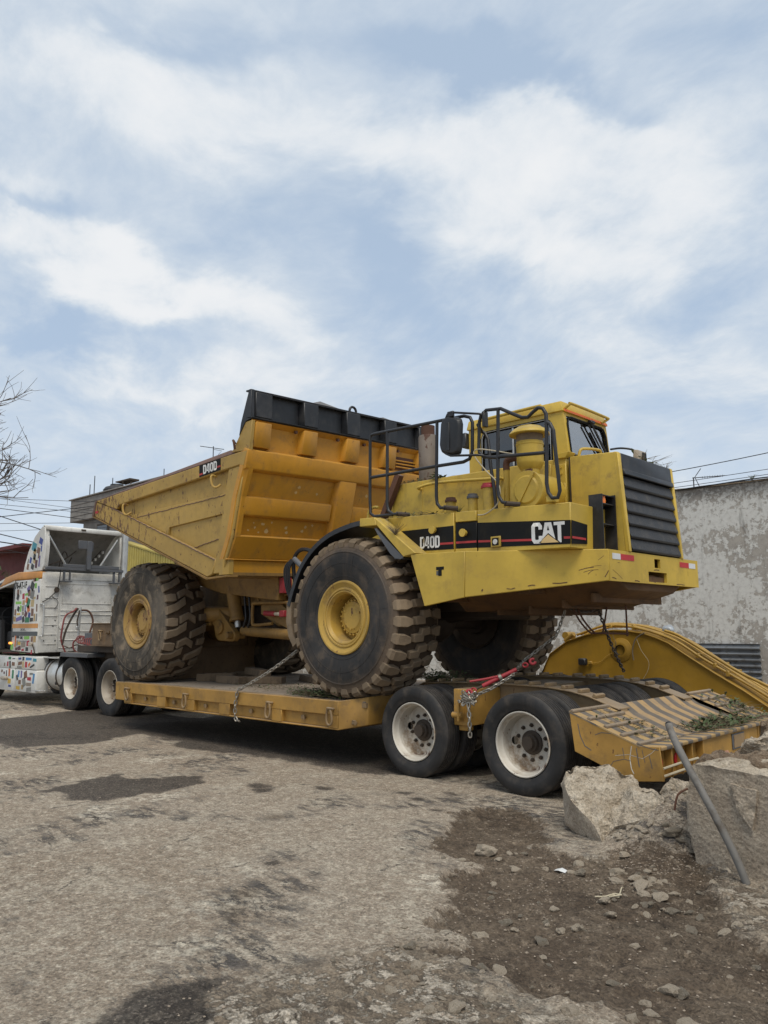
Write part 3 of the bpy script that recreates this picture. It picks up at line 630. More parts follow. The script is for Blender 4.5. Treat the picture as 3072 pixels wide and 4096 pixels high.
# ================================================================== lowboy trailer
trailer = thing('lowboy_trailer', 'long ochre low loader trailer with white rimmed wheels, carrying the yellow dump truck', 'trailer', (0, 1.47, 0))
YC = 1.47
def mir(y): return 2 * YC - y
for side in (0, 1):
    S = (lambda y: y) if side == 0 else mir
    mb = MB()
    mb.box(-7.2, -2.335, *sorted((S(-.14), S(-.03))), .562, .722)
    mb.box(-7.2, -2.335, *sorted((S(-.085), S(-.035))), .42, .562)
    mb.box(-7.2, -2.335, *sorted((S(-.135), S(-.03))), .402, .42)
    mb.build('side_rail', TRAIL, trailer, bev=.006)
    mb = MB(); a, b = S(-.14), S(.9)
    pts = [(-2.335, S(-.14)), (-1.995, S(-.002)), (-1.995, b), (-2.335, b)]
    mb.hull([(-2.335, S(-.139), .404), (-1.995, S(.0), .475), (-1.995, b, .475), (-2.335, b, .404)], [(-2.335, S(-.139), .722), (-1.995, S(.0), .775), (-1.995, b, .80), (-2.335, b, .722)])
    mb.build('tapered_rail_end', TRAIL, trailer, bev=.006)
    for (x0, x1) in ((-7.198, -6.98), (-6.23, -6.0), (-5.47, -5.25), (-4.65, -4.42), (-3.53, -3.34), (-2.5, -2.34)):
        MB().box(x0, x1, *sorted((S(-.138), S(-.08))), .4205, .5615).build('stake_post', TRAIL, trailer, bev=.004)
    if side == 0:
        for i, x in enumerate((-6.62, -5.82, -5.02, -4.0, -2.98, -2.14)):
            y = -.092 if x < -2.3 else -.062
            mb = MB(); mb.box(x - .035, x + .035, y - .018, y, .478, .508); mb.box(x + .018, x + .036, y - .032, y - .0179, .470, .525); mb.cyl((x - .03, y - .012, .515), (x + .02, y - .012, .515), .008, 8)
            mb.build('side_latch', TRAILD, trailer, bev=.002)
# lashing rings: D shape hanging from a lug
def d_ring(x, y, z, parent, tilt=0.0, dy=-1):
    mb = MB(); mb.tube([(x - .03, y + .02, z + .055), (x - .04, y - .03, z + .06), (x, y - .055, z + .066), (x + .04, y - .03, z + .06), (x + .03, y + .02, z + .055)], .014, 8, smooth_path=3)
    lug = mb.build('ring_lug', TRAILD, parent)
    c_, s_ = math.cos(tilt), math.sin(tilt)
    pts = [(-.022, .052), (-.040, -.01), (-.044, -.07), (-.028, -.108), (0, -.12), (.028, -.108), (.044, -.07), (.040, -.01), (.022, .052)]
    mb = MB(); mb.tube([(x + a * c_ - b * s_, y - .042 - .004 * abs(b) * 10, z + a * s_ + b * c_) for a, b in pts], .0125, 8, smooth_path=3, closed=True)
    mb.build('lashing_ring', TRAILD, parent)
for x, tl in ((-7.07, .5), (-5.43, 0), (-3.55, -.05), (-2.44, .1)): d_ring(x, -.14, .575, trailer, tl)
# deck
MB().box(-7.2, -2.0, -.03, mir(-.03), .66, .712).build('deck_frame', TRAILD, trailer)
for i in range(11):
    w_ = (mir(-.03) + .03 - .001) / 11; y = -.03 + i * w_
    for (x0, x1) in ((-7.19, -4.9), (-4.895, -2.02)):
        MB().box(x0, x1, y + .003, y + w_ - .003, .7125, .7125 + .012 + random.uniform(0, .005)).build('deck_plank', PLANK, trailer, bev=.003)
mb = MB()
for x in np.arange(-6.9, -2.2, .55): mb.box(x, x + .10, .0, mir(0), .44, .66)
mb.box(-7.1, -2.0, .75, .95, .40, .659); mb.box(-7.1, -2.0, mir(.95), mir(.75), .40, .659)
mb.build('under_frame', DARK, trailer)
# main rear beams, bent down over the axles to the ramp
BEAM = [(-2.0, .78, .50), (-1.75, .90, .50), (-1.3, .925, .52), (-.6, .935, .55), (-.1, .925, .62), (.15, .90, .62), (.35, .86, .60), (.5, .81, .55), (.66, .76, .50)]
for S in ((lambda y: y), mir):
    y0, y1 = sorted((S(.64), S(.87)))
    up = [(x, z) for x, z, b in BEAM]; lo = [(x, b) for x, z, b in BEAM][::-1]
    MB().prism(up + lo, 'Y', y0 + .05, y1 - .05).build('main_beam', TRAILD, trailer, bev=.004)
    MB().prism([(x, z + .014) for x, z in up] + [(x, z + .0005) for x, z in up[::-1]], 'Y', y0, y1).build('beam_top_flange', TRAILD, trailer, bev=.003)
    k = 0
    for x in (-1.72, -1.52, -1.32, -1.12, -.93, -.66, -.49, -.32, -.13, .06, .24, .40):
        z = float(np.interp(x, [a for a, b in up], [b for a, b in up])) + .0145; sl = math.atan2(np.interp(x + .05, [a for a, b in up], [b for a, b in up]) - np.interp(x - .05, [a for a, b in up], [b for a, b in up]), .1)
        c_, s_ = math.cos(sl), math.sin(sl); q = lambda a, b: (x + a * c_ - b * s_, z + a * s_ + b * c_)
        MB().prism([q(-.022, 0), q(.022, 0), q(.019, .034), q(-.019, .036)], 'Y', y0 + .015 + random.uniform(0, .01), y1 - .02 - random.uniform(0, .02)).build('cleat', TRAILD, trailer, bev=.005)
    # outrigger box between the axles, with its chain ring
    a, b = sorted((S(.14), S(.69))); MB().box(-.90, -.71, a, b, .552, .912).build('outrigger', TRAIL, trailer, bev=.006)
    a, b = sorted((S(.17), S(.27))); MB().box(-.86, -.75, a, b, .50, .5515).build('outrigger_foot', TRAIL, trailer, bev=.004)
MB().box(-1.05, -.50, .82, mir(.82), .62, .905).build('cross_box', TRAILD, trailer, bev=.006)
MB().box(-2.0, -1.72, .82, mir(.82), .50, .80).build('front_cross_box', TRAILD, trailer, bev=.006)
mb = MB()
for x in (-1.356, 0): mb.cyl((x, .1, .46), (x, mir(.1), .46), .06, 16); mb.box(x - .12, x + .12, .88, mir(.88), .40, .58)
mb.build('axle_set', DARK, trailer)
# bracket with ring on the near outrigger
mb = MB(); mb.prism([(-.885, .60), (-.765, .60), (-.765, .75), (-.80, .80), (-.85, .80), (-.885, .75)], 'Y', .122, .139); mb.box(-.79, -.765, .05, .125, .60, .80); mb.cyl((-.87, .085, .66), (-.75, .085, .66), .03, 14)
mb.build('chain_bracket', TRAIL, trailer, bev=.003)
# wheels
ty = tyre_mesh('tyre', .468, .25); rimm = rim_mesh('rim', RIMW); hubm = hub_mesh('hub'); rimd = rim_mesh('rim', RIMC, depth=.12)
def road_wheel(parent, x, yc, z, rim, hub, flip=False, rot=0.0, deflate=1.0, tyre=None):
    w_ = bpy.data.objects.new('wheel', None); COL.objects.link(w_); w_.parent = parent
    w_.location = Vector((x, yc, z)) - parent_world(parent); w_.rotation_euler = (0, rot, math.pi if flip else 0)
    link_obj('tyre', tyre or ty, w_)
    if rim: link_obj('rim', rim, w_)
    if hub: link_obj('hub', hub, w_)
    return w_
for x, r0 in ((-1.356, R(8)), (0.0, R(0))):
    for i, yc in enumerate((.125, .42, 1.045, 1.31)):
        road_wheel(trailer, x, yc, .457, rimm if i == 0 else (rimd if i else None), hubm if i == 0 else None, rot=r0 + i * .7)
        road_wheel(trailer, x, mir(yc), .457, rimm if i == 0 else rimd, hubm if i == 0 else None, flip=True, rot=r0 + i * .4)

# ramp
ramp_side = [(.56, .80), (1.21, .565), (1.37, .575), (1.395, .312), (1.12, .278), (.60, .465)]
for y0, y1 in ((-.06, -.045), (mir(-.045), mir(-.06))): MB().prism(ramp_side, 'Y', y0, y1).build('ramp_side_plate', TRAIL, trailer, bev=.003)
mb = MB(); mb.prism([(.575, .745), (.72, .672), (.88, .608), (1.04, .568), (1.205, .545), (1.33, .54), (1.10, .33), (.62, .48)], 'Y', -.044, mir(-.044)); mb.build('ramp_frame', UNDER, trailer)
CEN = [(.56, .80), (.72, .70), (.88, .63), (1.04, .585), (1.20, .565)]
# strips left and right (flat slope), dished centre
for (y0, y1) in ((-.062, .60), (mir(.60), mir(-.062))):
    MB().prism([(.555, .803), (1.205, .568), (1.205, .556), (.555, .789)], 'Y', y0, y1).build('ramp_tread_plate', CHK, trailer)
    for k in range(5):
        f = .03 + k * .235; x = .565 + f * .64; z = .803 - f * .2355 ; n = (.342, .94)
        j0, j1 = random.uniform(-.01, .02), random.uniform(-.03, .0)
        mb = MB(); q = lambda a, b: (x + a * .94 + b * .34, z - a * .34 + b * .94 - .001)
        mb.prism([q(-.020, 0), q(.020, 0), q(.015, .022), q(-.015, .022)], 'Y', y0 + .012 + j0, y1 - .01 + j1); mb.build('ramp_cleat', RAMPT, trailer, bev=.004)
mb = MB(); mb.prism(smooth([Vector((a, b, 0)) for a, b in CEN], 4) and [(v.x, v.y + .004) for v in smooth([Vector((a, b, 0)) for a, b in CEN], 4)] + [(1.20, .545), (.56, .76)], 'Y', .601, mir(.601)); mb.build('ramp_centre_plate', STRP, trailer)
mb = MB(); mb.prism([(1.206, .569), (1.37, .577), (1.39, .572), (1.388, .545), (1.33, .54), (1.206, .545)], 'Y', -.0445, mir(-.0445)); mb.build('ramp_rear_lip', CHK, trailer, bev=.006, seg=2)
def scratch(pts, y, mat, parent, w_=.004):
    mb = MB(); fr_ = lambda x, z, h: (x, y - h, z); ribbon(mb, pts, w_, False, fr_, .0008); return mb.build('scratch', mat, parent)
for pts in ([(.64, .70), (.66, .60), (.70, .52), (.76, .49)], [(1.13, .56), (1.11, .46), (1.12, .38), (1.14, .34)], [(1.05, .54), (1.06, .46)], [(1.17, .55), (1.19, .40)], [(.98, .47), (1.10, .49), (1.22, .47), (1.30, .52), (1.34, .56)], [(1.22, .54), (1.24, .44)], [(1.28, .50), (1.30, .40)], [(.92, .36), (.96, .42), (1.06, .45), (1.12, .44)], [(.80, .62), (.86, .645), (.95, .645)], [(1.18, .58), (1.30, .555), (1.36, .55)]):
    scratch([(a, b - .0) for a, b in pts], -.0605, GREYP if random.random() < .7 else RIMW, trailer, random.uniform(.003, .008))
# rear face: recessed plates, upright ribs, lamps
mb = MB(); mb.box(1.28, 1.31, -.044, mir(-.044), .30, .544); mb.build('ramp_rear_plate', TRAIL, trailer)
MB().box(1.312, 1.362, .80, mir(.80), .315, .544).build('bumper_box', TRAIL, trailer, bev=.004)
for y in (.16, .36, .56, .79, mir(.79), mir(.56), mir(.36), mir(.16)): MB().box(1.3105, 1.372, y - .008, y + .008, .315, .544).build('upright_rib', TRAIL, trailer, bev=.002)
for y in (-.0, .33, mir(.33), mir(0)): MB().cyl((1.3102, y + .035, .43), (1.325, y + .035, .43), .052, 22).build('tail_lamp', REFR, trailer, bev=.003)
for z in (.405, .345):
    MB().tube([(1.378, -.03, z), (1.392, .3, z + .012), (1.39, .62, z + .008)], .010, 6).build('tie_stick', ROPE, trailer)
MB().box(1.363, 1.372, 1.46, 1.76, .385, .527).build('plate_bracket', GREYP, trailer, bev=.003)
MB().box(1.3725, 1.376, 1.49, 1.74, .40, .515).build('number_plate', TRAILD, trailer)
# gooseneck
mb = MB(); mb.box(-10.1, -7.16, .70, .78, 1.235, 1.628); mb.box(-10.1, -7.16, mir(.78), mir(.70), 1.235, 1.628)
mb.build('neck_beam', NECKM, trailer, bev=.006)
mb = MB(); mb.box(-10.13, -7.15, .66, mir(.66), 1.629, 1.642); mb.box(-10.13, -7.15, .66, mir(.66), 1.222, 1.234); mb.build('neck_flange', NECKM, trailer, bev=.003)
MB().box(-7.6, -7.205, .35, mir(.35), .41, 1.62).build('neck_drop_box', NECKM, trailer, bev=.01)
MB().box(-7.75, -7.2, .0, mir(0), .42, .70).build('neck_foot', TRAIL, trailer, bev=.01)
d_ring(-9.72, .70, 1.44, trailer, .3)
mb = MB(); mb.box(-9.42, -9.36, .66, .70, 1.46, 1.50); mb.box(-9.5, -9.44, .64, .70, 1.44, 1.47); mb.build('side_latch', NECKM, trailer)
MB().box(-10.9, -9.0, .95, mir(.95), .98, 1.215).build('fifth_wheel_block', DARK, trailer, bev=.01)

# ================================================================== dump truck
truck = thing('dump_truck', 'yellow articulated dump truck with raised black sideboard, standing on the low loader', 'dump truck', (-4.6, 1.47, .725))
YT = 1.47
def mt(y): return 2 * YT - y
# ---- big wheels
def map_block(mb, poly, Rb, Rt, taper=.012, nseg=0, crown=None, shoulder=None):
    """tread block: poly in (angle, y); base radius Rb(y), top radius Rt(y)"""
    cx = sum(p_[0] for p_ in poly) / len(poly); cyy = sum(p_[1] for p_ in poly) / len(poly)
    base = []; top = []
    for a, y in poly:
        base.append((Rb(y) * math.cos(a), y, Rb(y) * math.sin(a)))
        da, dy = (cx - a) * Rt(y), cyy - y; L_ = math.hypot(da, dy) or 1
        a2, y2 = a + da / L_ * taper / Rt(y), y + dy / L_ * taper
        top.append((Rt(y2) * math.cos(a2), y2, Rt(y2) * math.sin(a2)))
    mb.hull(base, top)
RO = .937
def crown(y): return RO - .055 * (abs(y) / .36) ** 2.6
def base_r(y): return crown(y) - .050
def side_y(r):  # sidewall half width
    return .375 - .10 * ((r - .66) / .27) ** 2 if r > .66 else .375 - .05 * ((.66 - r) / .26) ** 2
def big_tyre(name, mat):
    pr = []
    for r in (.405, .43, .46, .52, .60, .68, .74): pr.append((r, -side_y(r)))
    pr += [(.745, -side_y(.745) - .006), (.755, -side_y(.755) - .006), (.76, -side_y(.76))]
    pr += [(.80, -side_y(.80)), (.845, -.335)]
    for y in np.linspace(-.31, .31, 9): pr.append((base_r(y), y))
    pr += [(r, -y) for r, y in pr[:12][::-1]]
    mb = MB().lathe(pr, n=96)
    for k in range(11):
        a = 2 * math.pi * k / 11 + .2
        for s_ in (-1, 1): mb.tube([(r * math.cos(a), s_ * (side_y(r) - .0005), r * math.sin(a)) for r in (.56, .64, .70, .78, .83)], .0035, 4)
    for r in (.62, .475, .80):
        for s_ in (-1, 1): mb.tube([(r * math.cos(2 * math.pi * k / 72), s_ * (side_y(r) - .001), r * math.sin(2 * math.pi * k / 72)) for k in range(72)], .0045, 4, closed=True)
    return mb.mesh(name, mat, ang=30)
def tread_front():
    mb = MB(); N = 30; P_ = 2 * math.pi / N
    sh = lambda y: crown(y) + .0
    for i in range(N):
        a = i * P_
        for s in (-1, 1):
            o_ = 0 if s < 0 else P_ * .5; jr = random.uniform(-.03, .03) * P_
            # shoulder lug: reaches over the shoulder
            pl = [(-.34, .345), (.34, .345), (.37, .25), (.20, .155), (-.16, .145), (-.39, .24)]
            if s > 0: pl = [(-u, v) for u, v in pl]
            poly = [(a + o_ + jr + u * P_, s * v) for u, v in pl]
            map_block(mb, poly, lambda y: base_r(y) - .02, lambda y: crown(y), .018)
            # lug flank running down the sidewall
            u0, u1 = -.31 * P_, .31 * P_
            q = []
            for (r, yy) in ((crown(.335) - .004, .331), (.86, .352), (.80, .352)):
                wd = 1.0 if r > .84 else .75; q.append([((r) * math.cos(a + o_ + jr + u * wd), s * yy, r * math.sin(a + o_ + jr + u * wd)) for u in (u0, u1)])
            inn = [[((r) * math.cos(a + o_ + jr + u), s * .29, r * math.sin(a + o_ + jr + u)) for u in (u0, u1)] for r in (.865, .84, .80)]
            mb.hull([q[0][0], q[0][1], q[1][1], q[1][0]], [inn[0][0], inn[0][1], inn[1][1], inn[1][0]])
            mb.hull([q[1][0], q[1][1], q[2][1], q[2][0]], [inn[1][0], inn[1][1], inn[2][1], inn[2][0]])
        # centre Z block
        o_ = P_ * .30
        pl = [(-.46, -.125), (.0, -.145), (.10, -.03), (.42, -.02), (.50, .115), (.04, .138), (-.06, .035), (-.42, .03)]
        map_block(mb, [(a + o_ + u * P_, v) for u, v in pl], lambda y: base_r(y) - .004, crown, .012)
    return mb.mesh('tread', TREAD, bev=.004, ang=30)
def tread_rear():
    mb = MB(); N = 15; P_ = 2 * math.pi / N
    worn = lambda y: crown(y) - .008
    for i in range(N):
        a = i * P_
        # near shoulder: long bar bending towards the centre, then a short block
        blocks = [[(-.30, -.345), (.0, -.345), (.10, -.20), (.34, -.035), (.06, -.035), (-.16, -.18)],
                  [(.22, -.345), (.48, -.345), (.52, -.25), (.50, -.175), (.24, -.175), (.20, -.25)],
                  [(.33, -.135), (.59, -.135), (.74, -.005), (.59, .12), (.33, .12), (.48, -.005)],
                  [(-.02, .345), (.28, .345), (.12, .18), (.0, .055), (-.24, .055), (-.14, .18)],
                  [(.46, .345), (.72, .345), (.68, .20), (.44, .20)]]
        for bl in blocks:
            uc = sum(q_[0] for q_ in bl) / len(bl); vc = sum(q_[1] for q_ in bl) / len(bl)
            map_block(mb, [(a + (uc + (u - uc) * 1.20) * P_, vc + (v - vc) * (1.06 if abs(v) < .34 else 1.0)) for u, v in bl], lambda y: base_r(y) - .006, worn, .010)
        for s in (-1, 1):
            for (u0, u1, rr0) in ((-.29, -.02, .82), (.24, .47, .84)):
                if s > 0: u0, u1 = u0 + .26, u1 + .26
                q = [[(r * math.cos(a + u * P_), s * yy, r * math.sin(a + u * P_)) for u in (u0, u1)] for (r, yy) in ((crown(.335) - .012, .331), (rr0, .345))]
                inn = [[(r * math.cos(a + u * P_), s * .28, r * math.sin(a + u * P_)) for u in (u0, u1)] for r in (.86, .82)]
                mb.hull([q[0][0], q[0][1], q[1][1], q[1][0]], [inn[0][0], inn[0][1], inn[1][1], inn[1][0]])
    return mb.mesh('tread', TREADR, bev=.006, ang=30)
def big_rim(mat):
    return MB().lathe([(.36, -.28), (.408, -.30), (.424, -.335), (.418, -.352), (.40, -.352), (.375, -.335), (.345, -.322), (.335, -.334), (.318, -.334), (.312, -.322), (.305, -.328), (.292, -.328), (.283, -.31), (.270, -.29), (.262, -.18), (.262, -.10), (.20, -.10), (.0, -.10)], n=72).mesh('rim', mat, ang=28)
def big_hub(mat, out=.17):
    mb = MB(); mb.lathe([(.215, -.10), (.215, -out + .02), (.205, -out), (.185, -out), (.18, -out - .02), (.14, -out - .028), (.13, -out - .036), (.0, -out - .036)], n=40)
    for i in range(22):
        a = 2 * math.pi * i / 22; x, z = .196 * math.cos(a), .196 * math.sin(a); mb.cyl((x, -out + .002, z), (x, -out - .018, z), .012, 6)
    for i in range(3):
        a = 2 * math.pi * i / 3 + .5; x, z = .13 * math.cos(a), .13 * math.sin(a); mb.cyl((x, -out - .02, z), (x, -out - .042, z), .016, 8)
    return mb.mesh('hub', mat, ang=30)
drumM = MB().lathe([(.0, .36), (.20, .36), (.22, .30), (.36, .28), (.40, .33), (.41, .36), (.40, .30), (.34, .20), (.27, -.05)], n=40).mesh('brake_drum', DARK)
tyF, tyR = big_tyre('tyre', RUBF), big_tyre('tyre', RUBR); trF, trR = tread_front(), tread_rear()
baseF = MB().lathe([(base_r(y) + .003, y) for y in np.linspace(-.315, .315, 9)], n=96).mesh('tread_base', GROOVE)
rmF, rmR = big_rim(RIMY), big_rim(RIMR); hbF, hbR = big_hub(RIMY), big_hub(RIMR, .22)
def big_wheel(x, yc, z, tyre, tread, rim, hub, flip, rot):
    w_ = bpy.data.objects.new('wheel', None); COL.objects.link(w_); w_.parent = truck
    w_.location = Vector((x, yc, z)) - parent_world(truck); w_.rotation_euler = (0, rot, math.pi if flip else 0)
    for n_, me_ in (('tyre', tyre), ('tread', tread), ('tread_base', baseF), ('rim', rim), ('hub', hub), ('brake_drum', drumM)): link_obj(n_, me_, w_)
    return w_
WZ = 1.652; FX, RX = -2.313, -6.98
WF = big_wheel(FX, .25, WZ, tyF, trF, rmF, hbF, False, R(4)); big_wheel(FX, mt(.25), WZ, tyF, trF, rmF, hbF, True, R(20))
WR = big_wheel(RX, .25, WZ - .004, tyR, trR, rmR, hbR, False, R(10)); big_wheel(RX, mt(.25), WZ - .004, tyR, trR, rmR, hbR, True, R(33))
# raised letters round the front sidewall
mbt = MB()
def arc_text(s_, r, a0, step, hgt, mat, wheel, yoff):
    for i, ch in enumerate(s_):
        if ch == ' ': continue
        a = a0 - i * step; u = Vector((math.cos(a - math.pi / 2), 0, math.sin(a - math.pi / 2))); v = Vector((math.cos(a), 0, math.sin(a)))
        org = Vector((r * math.cos(a), yoff, r * math.sin(a)))
        o_ = text_mesh('raised_letter', ch, hgt, mat, None, (0, 0, 0), u, v, extrude=.004, offset=.002, align='CENTER')
        o_.parent = wheel; o_.location = org
# ---- structure
def part(mb, name, mat, parent=truck, bev=.006, **k): return mb.build(name, mat, parent, bev=bev, **k)
# front side wings / bumper, built as folded plates round the nose
wing = [(-1.30, -.05, 2.305, 1.755), (-.575, -.05, 2.285, 1.825), (.725, .468, 2.252, 1.957)]
WG = [(-1.30, 2.305), (-1.12, 1.755)]
for S, nm in (((lambda y: y), 'side_wing'), (mt, 'side_wing')):
    mb = MB(); th = .03 if S(0) == 0 else -.03
    mb.hull([(-1.305, S(-.05), 2.305), (-1.115, S(-.05), 1.752), (-.585, S(-.05), 1.828), (-.57, S(-.05), 2.288)], [(-1.305, S(-.05) + th, 2.305), (-1.115, S(-.05) + th, 1.752), (-.585, S(-.05) + th, 1.828), (-.57, S(-.05) + th, 2.288)])
    part(mb, nm, CAT, bev=.004)
    mb = MB(); mb.hull([(-.568, S(-.05), 2.288), (-.583, S(-.05), 1.828), (.725, S(.468), 1.957), (.73, S(.468), 2.252)], [(-.568, S(-.05) + th, 2.288), (-.583, S(-.05) + th, 1.828), (.715, S(.468) + th * 1.2, 1.957), (.715, S(.468) + th * 1.2, 2.252)])
    part(mb, 'tapered_wing', CAT, bev=.006)
# top plates of the wings (walkway around the nose)
mb = MB(); mb.prism([(-1.29, -.018), (-.57, -.018), (.70, .50), (.70, mt(.50)), (-.57, mt(-.018)), (-1.29, mt(-.018))], 'Z', 2.225, 2.245); part(mb, 'nose_platform', CAT, bev=0)
# bumper front plate with two openings
XB = .733
rects_y = [.47, 1.25, 1.40, 1.53, 1.67, mt(.47)]
mb = MB()
def bp(y0, y1, z0, z1): mb.box(XB - .03, XB, y0, y1, z0, z1)
z0b, z1b = 1.955, 2.25
bp(.470, 1.255, z0b, z1b); bp(1.672, mt(.470), z0b, z1b); bp(1.2551, 1.6719, z0b, 1.975); bp(1.2551, 1.6719, 2.077, 2.12); bp(1.2551, 1.40, 2.1201, z1b); bp(1.535, 1.6719, 2.1201, z1b); bp(1.4001, 1.5349, 2.212, z1b)
part(mb, 'front_bumper', CAT, bev=.0)
mb = MB(); mb.box(XB - .28, XB - .26, 1.2, 1.72, 1.96, 2.24); mb.box(XB - .26, XB - .031, 1.24, 1.255, 1.96, 2.24); mb.box(XB - .26, XB - .031, 1.672, 1.69, 1.96, 2.24); part(mb, 'tow_pocket', UNDER, bev=0)
MB().cyl((XB - .10, 1.32, 1.96), (XB - .10, 1.32, 2.09), .028, 14).build('tow_pin', EXHR, truck)
for (ya, yb, z, m_) in ((.52, .68, 2.19, REFW), (.682, .955, 2.19, REFR), (2.00, 2.23, 2.185, REFR), (2.232, 2.40, 2.185, REFW)):
    MB().box(XB + .001, XB + .003, ya, yb, z - .028, z + .028).build('reflective_strip', m_, truck)
# belly
mb = MB(); mb.hull([(-1.1, .62, 1.70), (.1, .85, 1.74), (.66, .95, 1.88), (.66, mt(.95), 1.88), (.1, mt(.85), 1.74), (-1.1, mt(.62), 1.70)], [(-1.1, .15, 2.05), (.1, .35, 2.05), (.66, .58, 2.05), (.66, mt(.58), 2.05), (.1, mt(.35), 2.05), (-1.1, mt(.15), 2.05)])
part(mb, 'belly_plate', BELLY, bev=.01)
mb = MB(); mb.box(-1.2, .70, .52, 2.42, 1.98, 2.03); mb.box(-1.1, -.95, .1, mt(.1), 1.80, 1.979); mb.box(-.2, -.05, .3, mt(.3), 1.86, 1.979); part(mb, 'nose_floor', BELLY, bev=0)
for x in (-.75, -.35, .05, .38): part(MB().box(x, x + .03, .72, mt(.72), 1.66 + max(0, (x + .3)) * .16, 1.75 + max(0, (x + .3)) * .16), 'belly_rib', BELLY, bev=.004)
part(MB().box(-.95, -.15, .18, .21, 1.90, 1.98), 'inner_stringer', EXHR, bev=0)
# paint scratches and chips on the wing
def wpt(u, z): return (-.57 + 1.295 * u, -.05 + .518 * u - .0008, z)
for (u0, z0_, u1, z1_, w_) in ((.80, 2.06, .90, 2.085, .006), (.83, 2.04, .93, 2.06, .004), (.85, 2.075, .95, 2.10, .003), (.86, 2.02, .90, 2.06, .004), (.12, 1.885, .13, 1.90, .01), (.45, 1.925, .50, 1.93, .008), (.62, 1.945, .72, 1.95, .009), (.93, 2.15, .97, 2.19, .003), (.97, 1.99, .995, 2.05, .006), (.30, 1.905, .36, 1.91, .006)):
    mb = MB(); fr_ = lambda a, b, h: (lambda q: (q[0] + h * .37, q[1] - h * .93, q[2]))(wpt(a, b)); ribbon(mb, [(u0, z0_), ((u0 + u1) / 2, (z0_ + z1_) / 2 + random.uniform(-.01, .01)), (u1, z1_)], w_, False, fr_, .0006); part(mb, 'scratch', EXHR, bev=0)
for (y0, z0_, y1, z1_, w_) in ((.52, 2.06, .70, 1.98, .003), (.50, 1.985, .58, 1.975, .008), (.95, 1.972, 1.05, 1.968, .01), (1.30, 1.98, 1.40, 1.972, .008), (1.38, 2.095, 1.50, 2.10, .010), (2.2, 2.12, 2.2, 2.07, .003), (.62, 2.13, .66, 2.13, .004), (1.9, 1.97, 2.1, 1.968, .007)):
    mb = MB(); ribbon(mb, [(y0, z0_), ((y0 + y1) / 2, (z0_ + z1_) / 2 + .004), (y1, z1_)], w_, False, lambda a, b, h: (XB + .0006 + h, a, b), .0006); part(mb, 'scratch', EXHR, bev=0)
# frame and axles
mb = MB(); mb.box(-3.5, -.6, .98, 1.14, 1.72, 2.15); mb.box(-3.5, -.6, mt(1.14), mt(.98), 1.72, 2.15); mb.box(-3.4, -3.2, 1.14, mt(1.14), 1.75, 2.1); part(mb, 'front_frame', DARK)
mb = MB(); mb.cyl((FX, .5, WZ), (FX, mt(.5), WZ), .15, 20); mb.lathe([(.0, -.34), (.16, -.30), (.30, -.12), (.33, 0), (.30, .12), (.16, .30), (0, .34)], (FX, YT, WZ), 'Y', 24); mb.cyl((FX + .1, YT, WZ), (FX + .55, YT, WZ + .1), .12, 14); part(mb, 'front_axle', DARK, bev=0)
mb = MB(); mb.cyl((RX, .5, WZ), (RX, mt(.5), WZ), .17, 20); mb.lathe([(.0, -.34), (.16, -.30), (.32, -.12), (.35, 0), (.32, .12), (.16, .30), (0, .34)], (RX, YT, WZ), 'Y', 24); part(mb, 'rear_axle', UNDER, bev=0)
mb = MB(); mb.box(-7.9, -4.3, 1.02, 1.18, 1.88, 2.22); mb.box(-7.9, -4.3, mt(1.18), mt(1.02), 1.88, 2.22); mb.box(-7.2, -6.2, 1.18, mt(1.18), 1.85, 2.18); mb.box(-4.6, -4.3, 1.0, mt(1.0), 1.60, 2.2); part(mb, 'rear_frame', UNDER)
mb = MB(); mb.lathe([(.0, -.6), (.26, -.6), (.28, -.5), (.28, .5), (.26, .6), (0, .6)], (-3.9, YT, 1.85), 'X', 24); part(mb, 'hinge_barrel', UNDER, bev=0)
mb = MB(); mb.box(-3.5, -1.0, 1.18, mt(1.18), 1.62, 2.05); part(mb, 'gearbox', DARK, bev=.03)
# near side running gear seen between the wheels
part(MB().tube([(-5.80, .80, 2.33), (-5.60, .80, 1.66)], [.105, .100], 24), 'hoist_cylinder', UNDER, bev=0)
part(MB().tube([(-5.61, .80, 1.69), (-5.60, .80, 1.645)], .115, 24), 'cylinder_collar', UNDER, bev=.004)
part(MB().tube([(-5.60, .80, 1.645), (-5.585, .80, 1.55)], .045, 16), 'piston_rod', ALU, bev=0)
mb = MB()
cy0, cy1 = Vector((-6.03, 0, 1.66)), Vector((-5.60, 0, 1.44))
pl = []
for c0, r, a0, a1 in (((-6.02, 1.70), .14, 60, 250), ((-5.90, 1.50), .15, 215, 262), ((-5.60, 1.425), .085, -95, 60)):
    for k in range(7):
        a = R(a0 + (a1 - a0) * k / 6); pl.append((c0[0] + r * math.cos(a), c0[1] + r * math.sin(a)))
mb.prism(pl, 'Y', .70, .80); part(mb, 'drop_arm', UNDER, bev=.008)
part(MB().cyl((-5.90, .66, 1.55), (-5.90, .70, 1.55), .10, 24), 'pivot_cap', UNDER, bev=.006)
part(MB().cyl((-5.60, .60, 1.43), (-5.60, .92, 1.43), .055, 18), 'lower_pin', UNDER, bev=.005)
part(MB().cyl((-6.25, .62, 1.75), (-5.80, .95, 1.75), .12, 20), 'axle_casting', UNDER, bev=.01)
for i in range(5): part(MB().cyl((-6.24 + .0, .66, 1.60 + i * .055), (-6.10, .66, 1.60 + i * .055), .024, 10), 'flange_bolt', UNDER, bev=0)
part(MB().tube([(-5.5, .85, 1.50), (-4.35, .85, 1.44)], .075, 18), 'drive_tube', UNDER, bev=0)
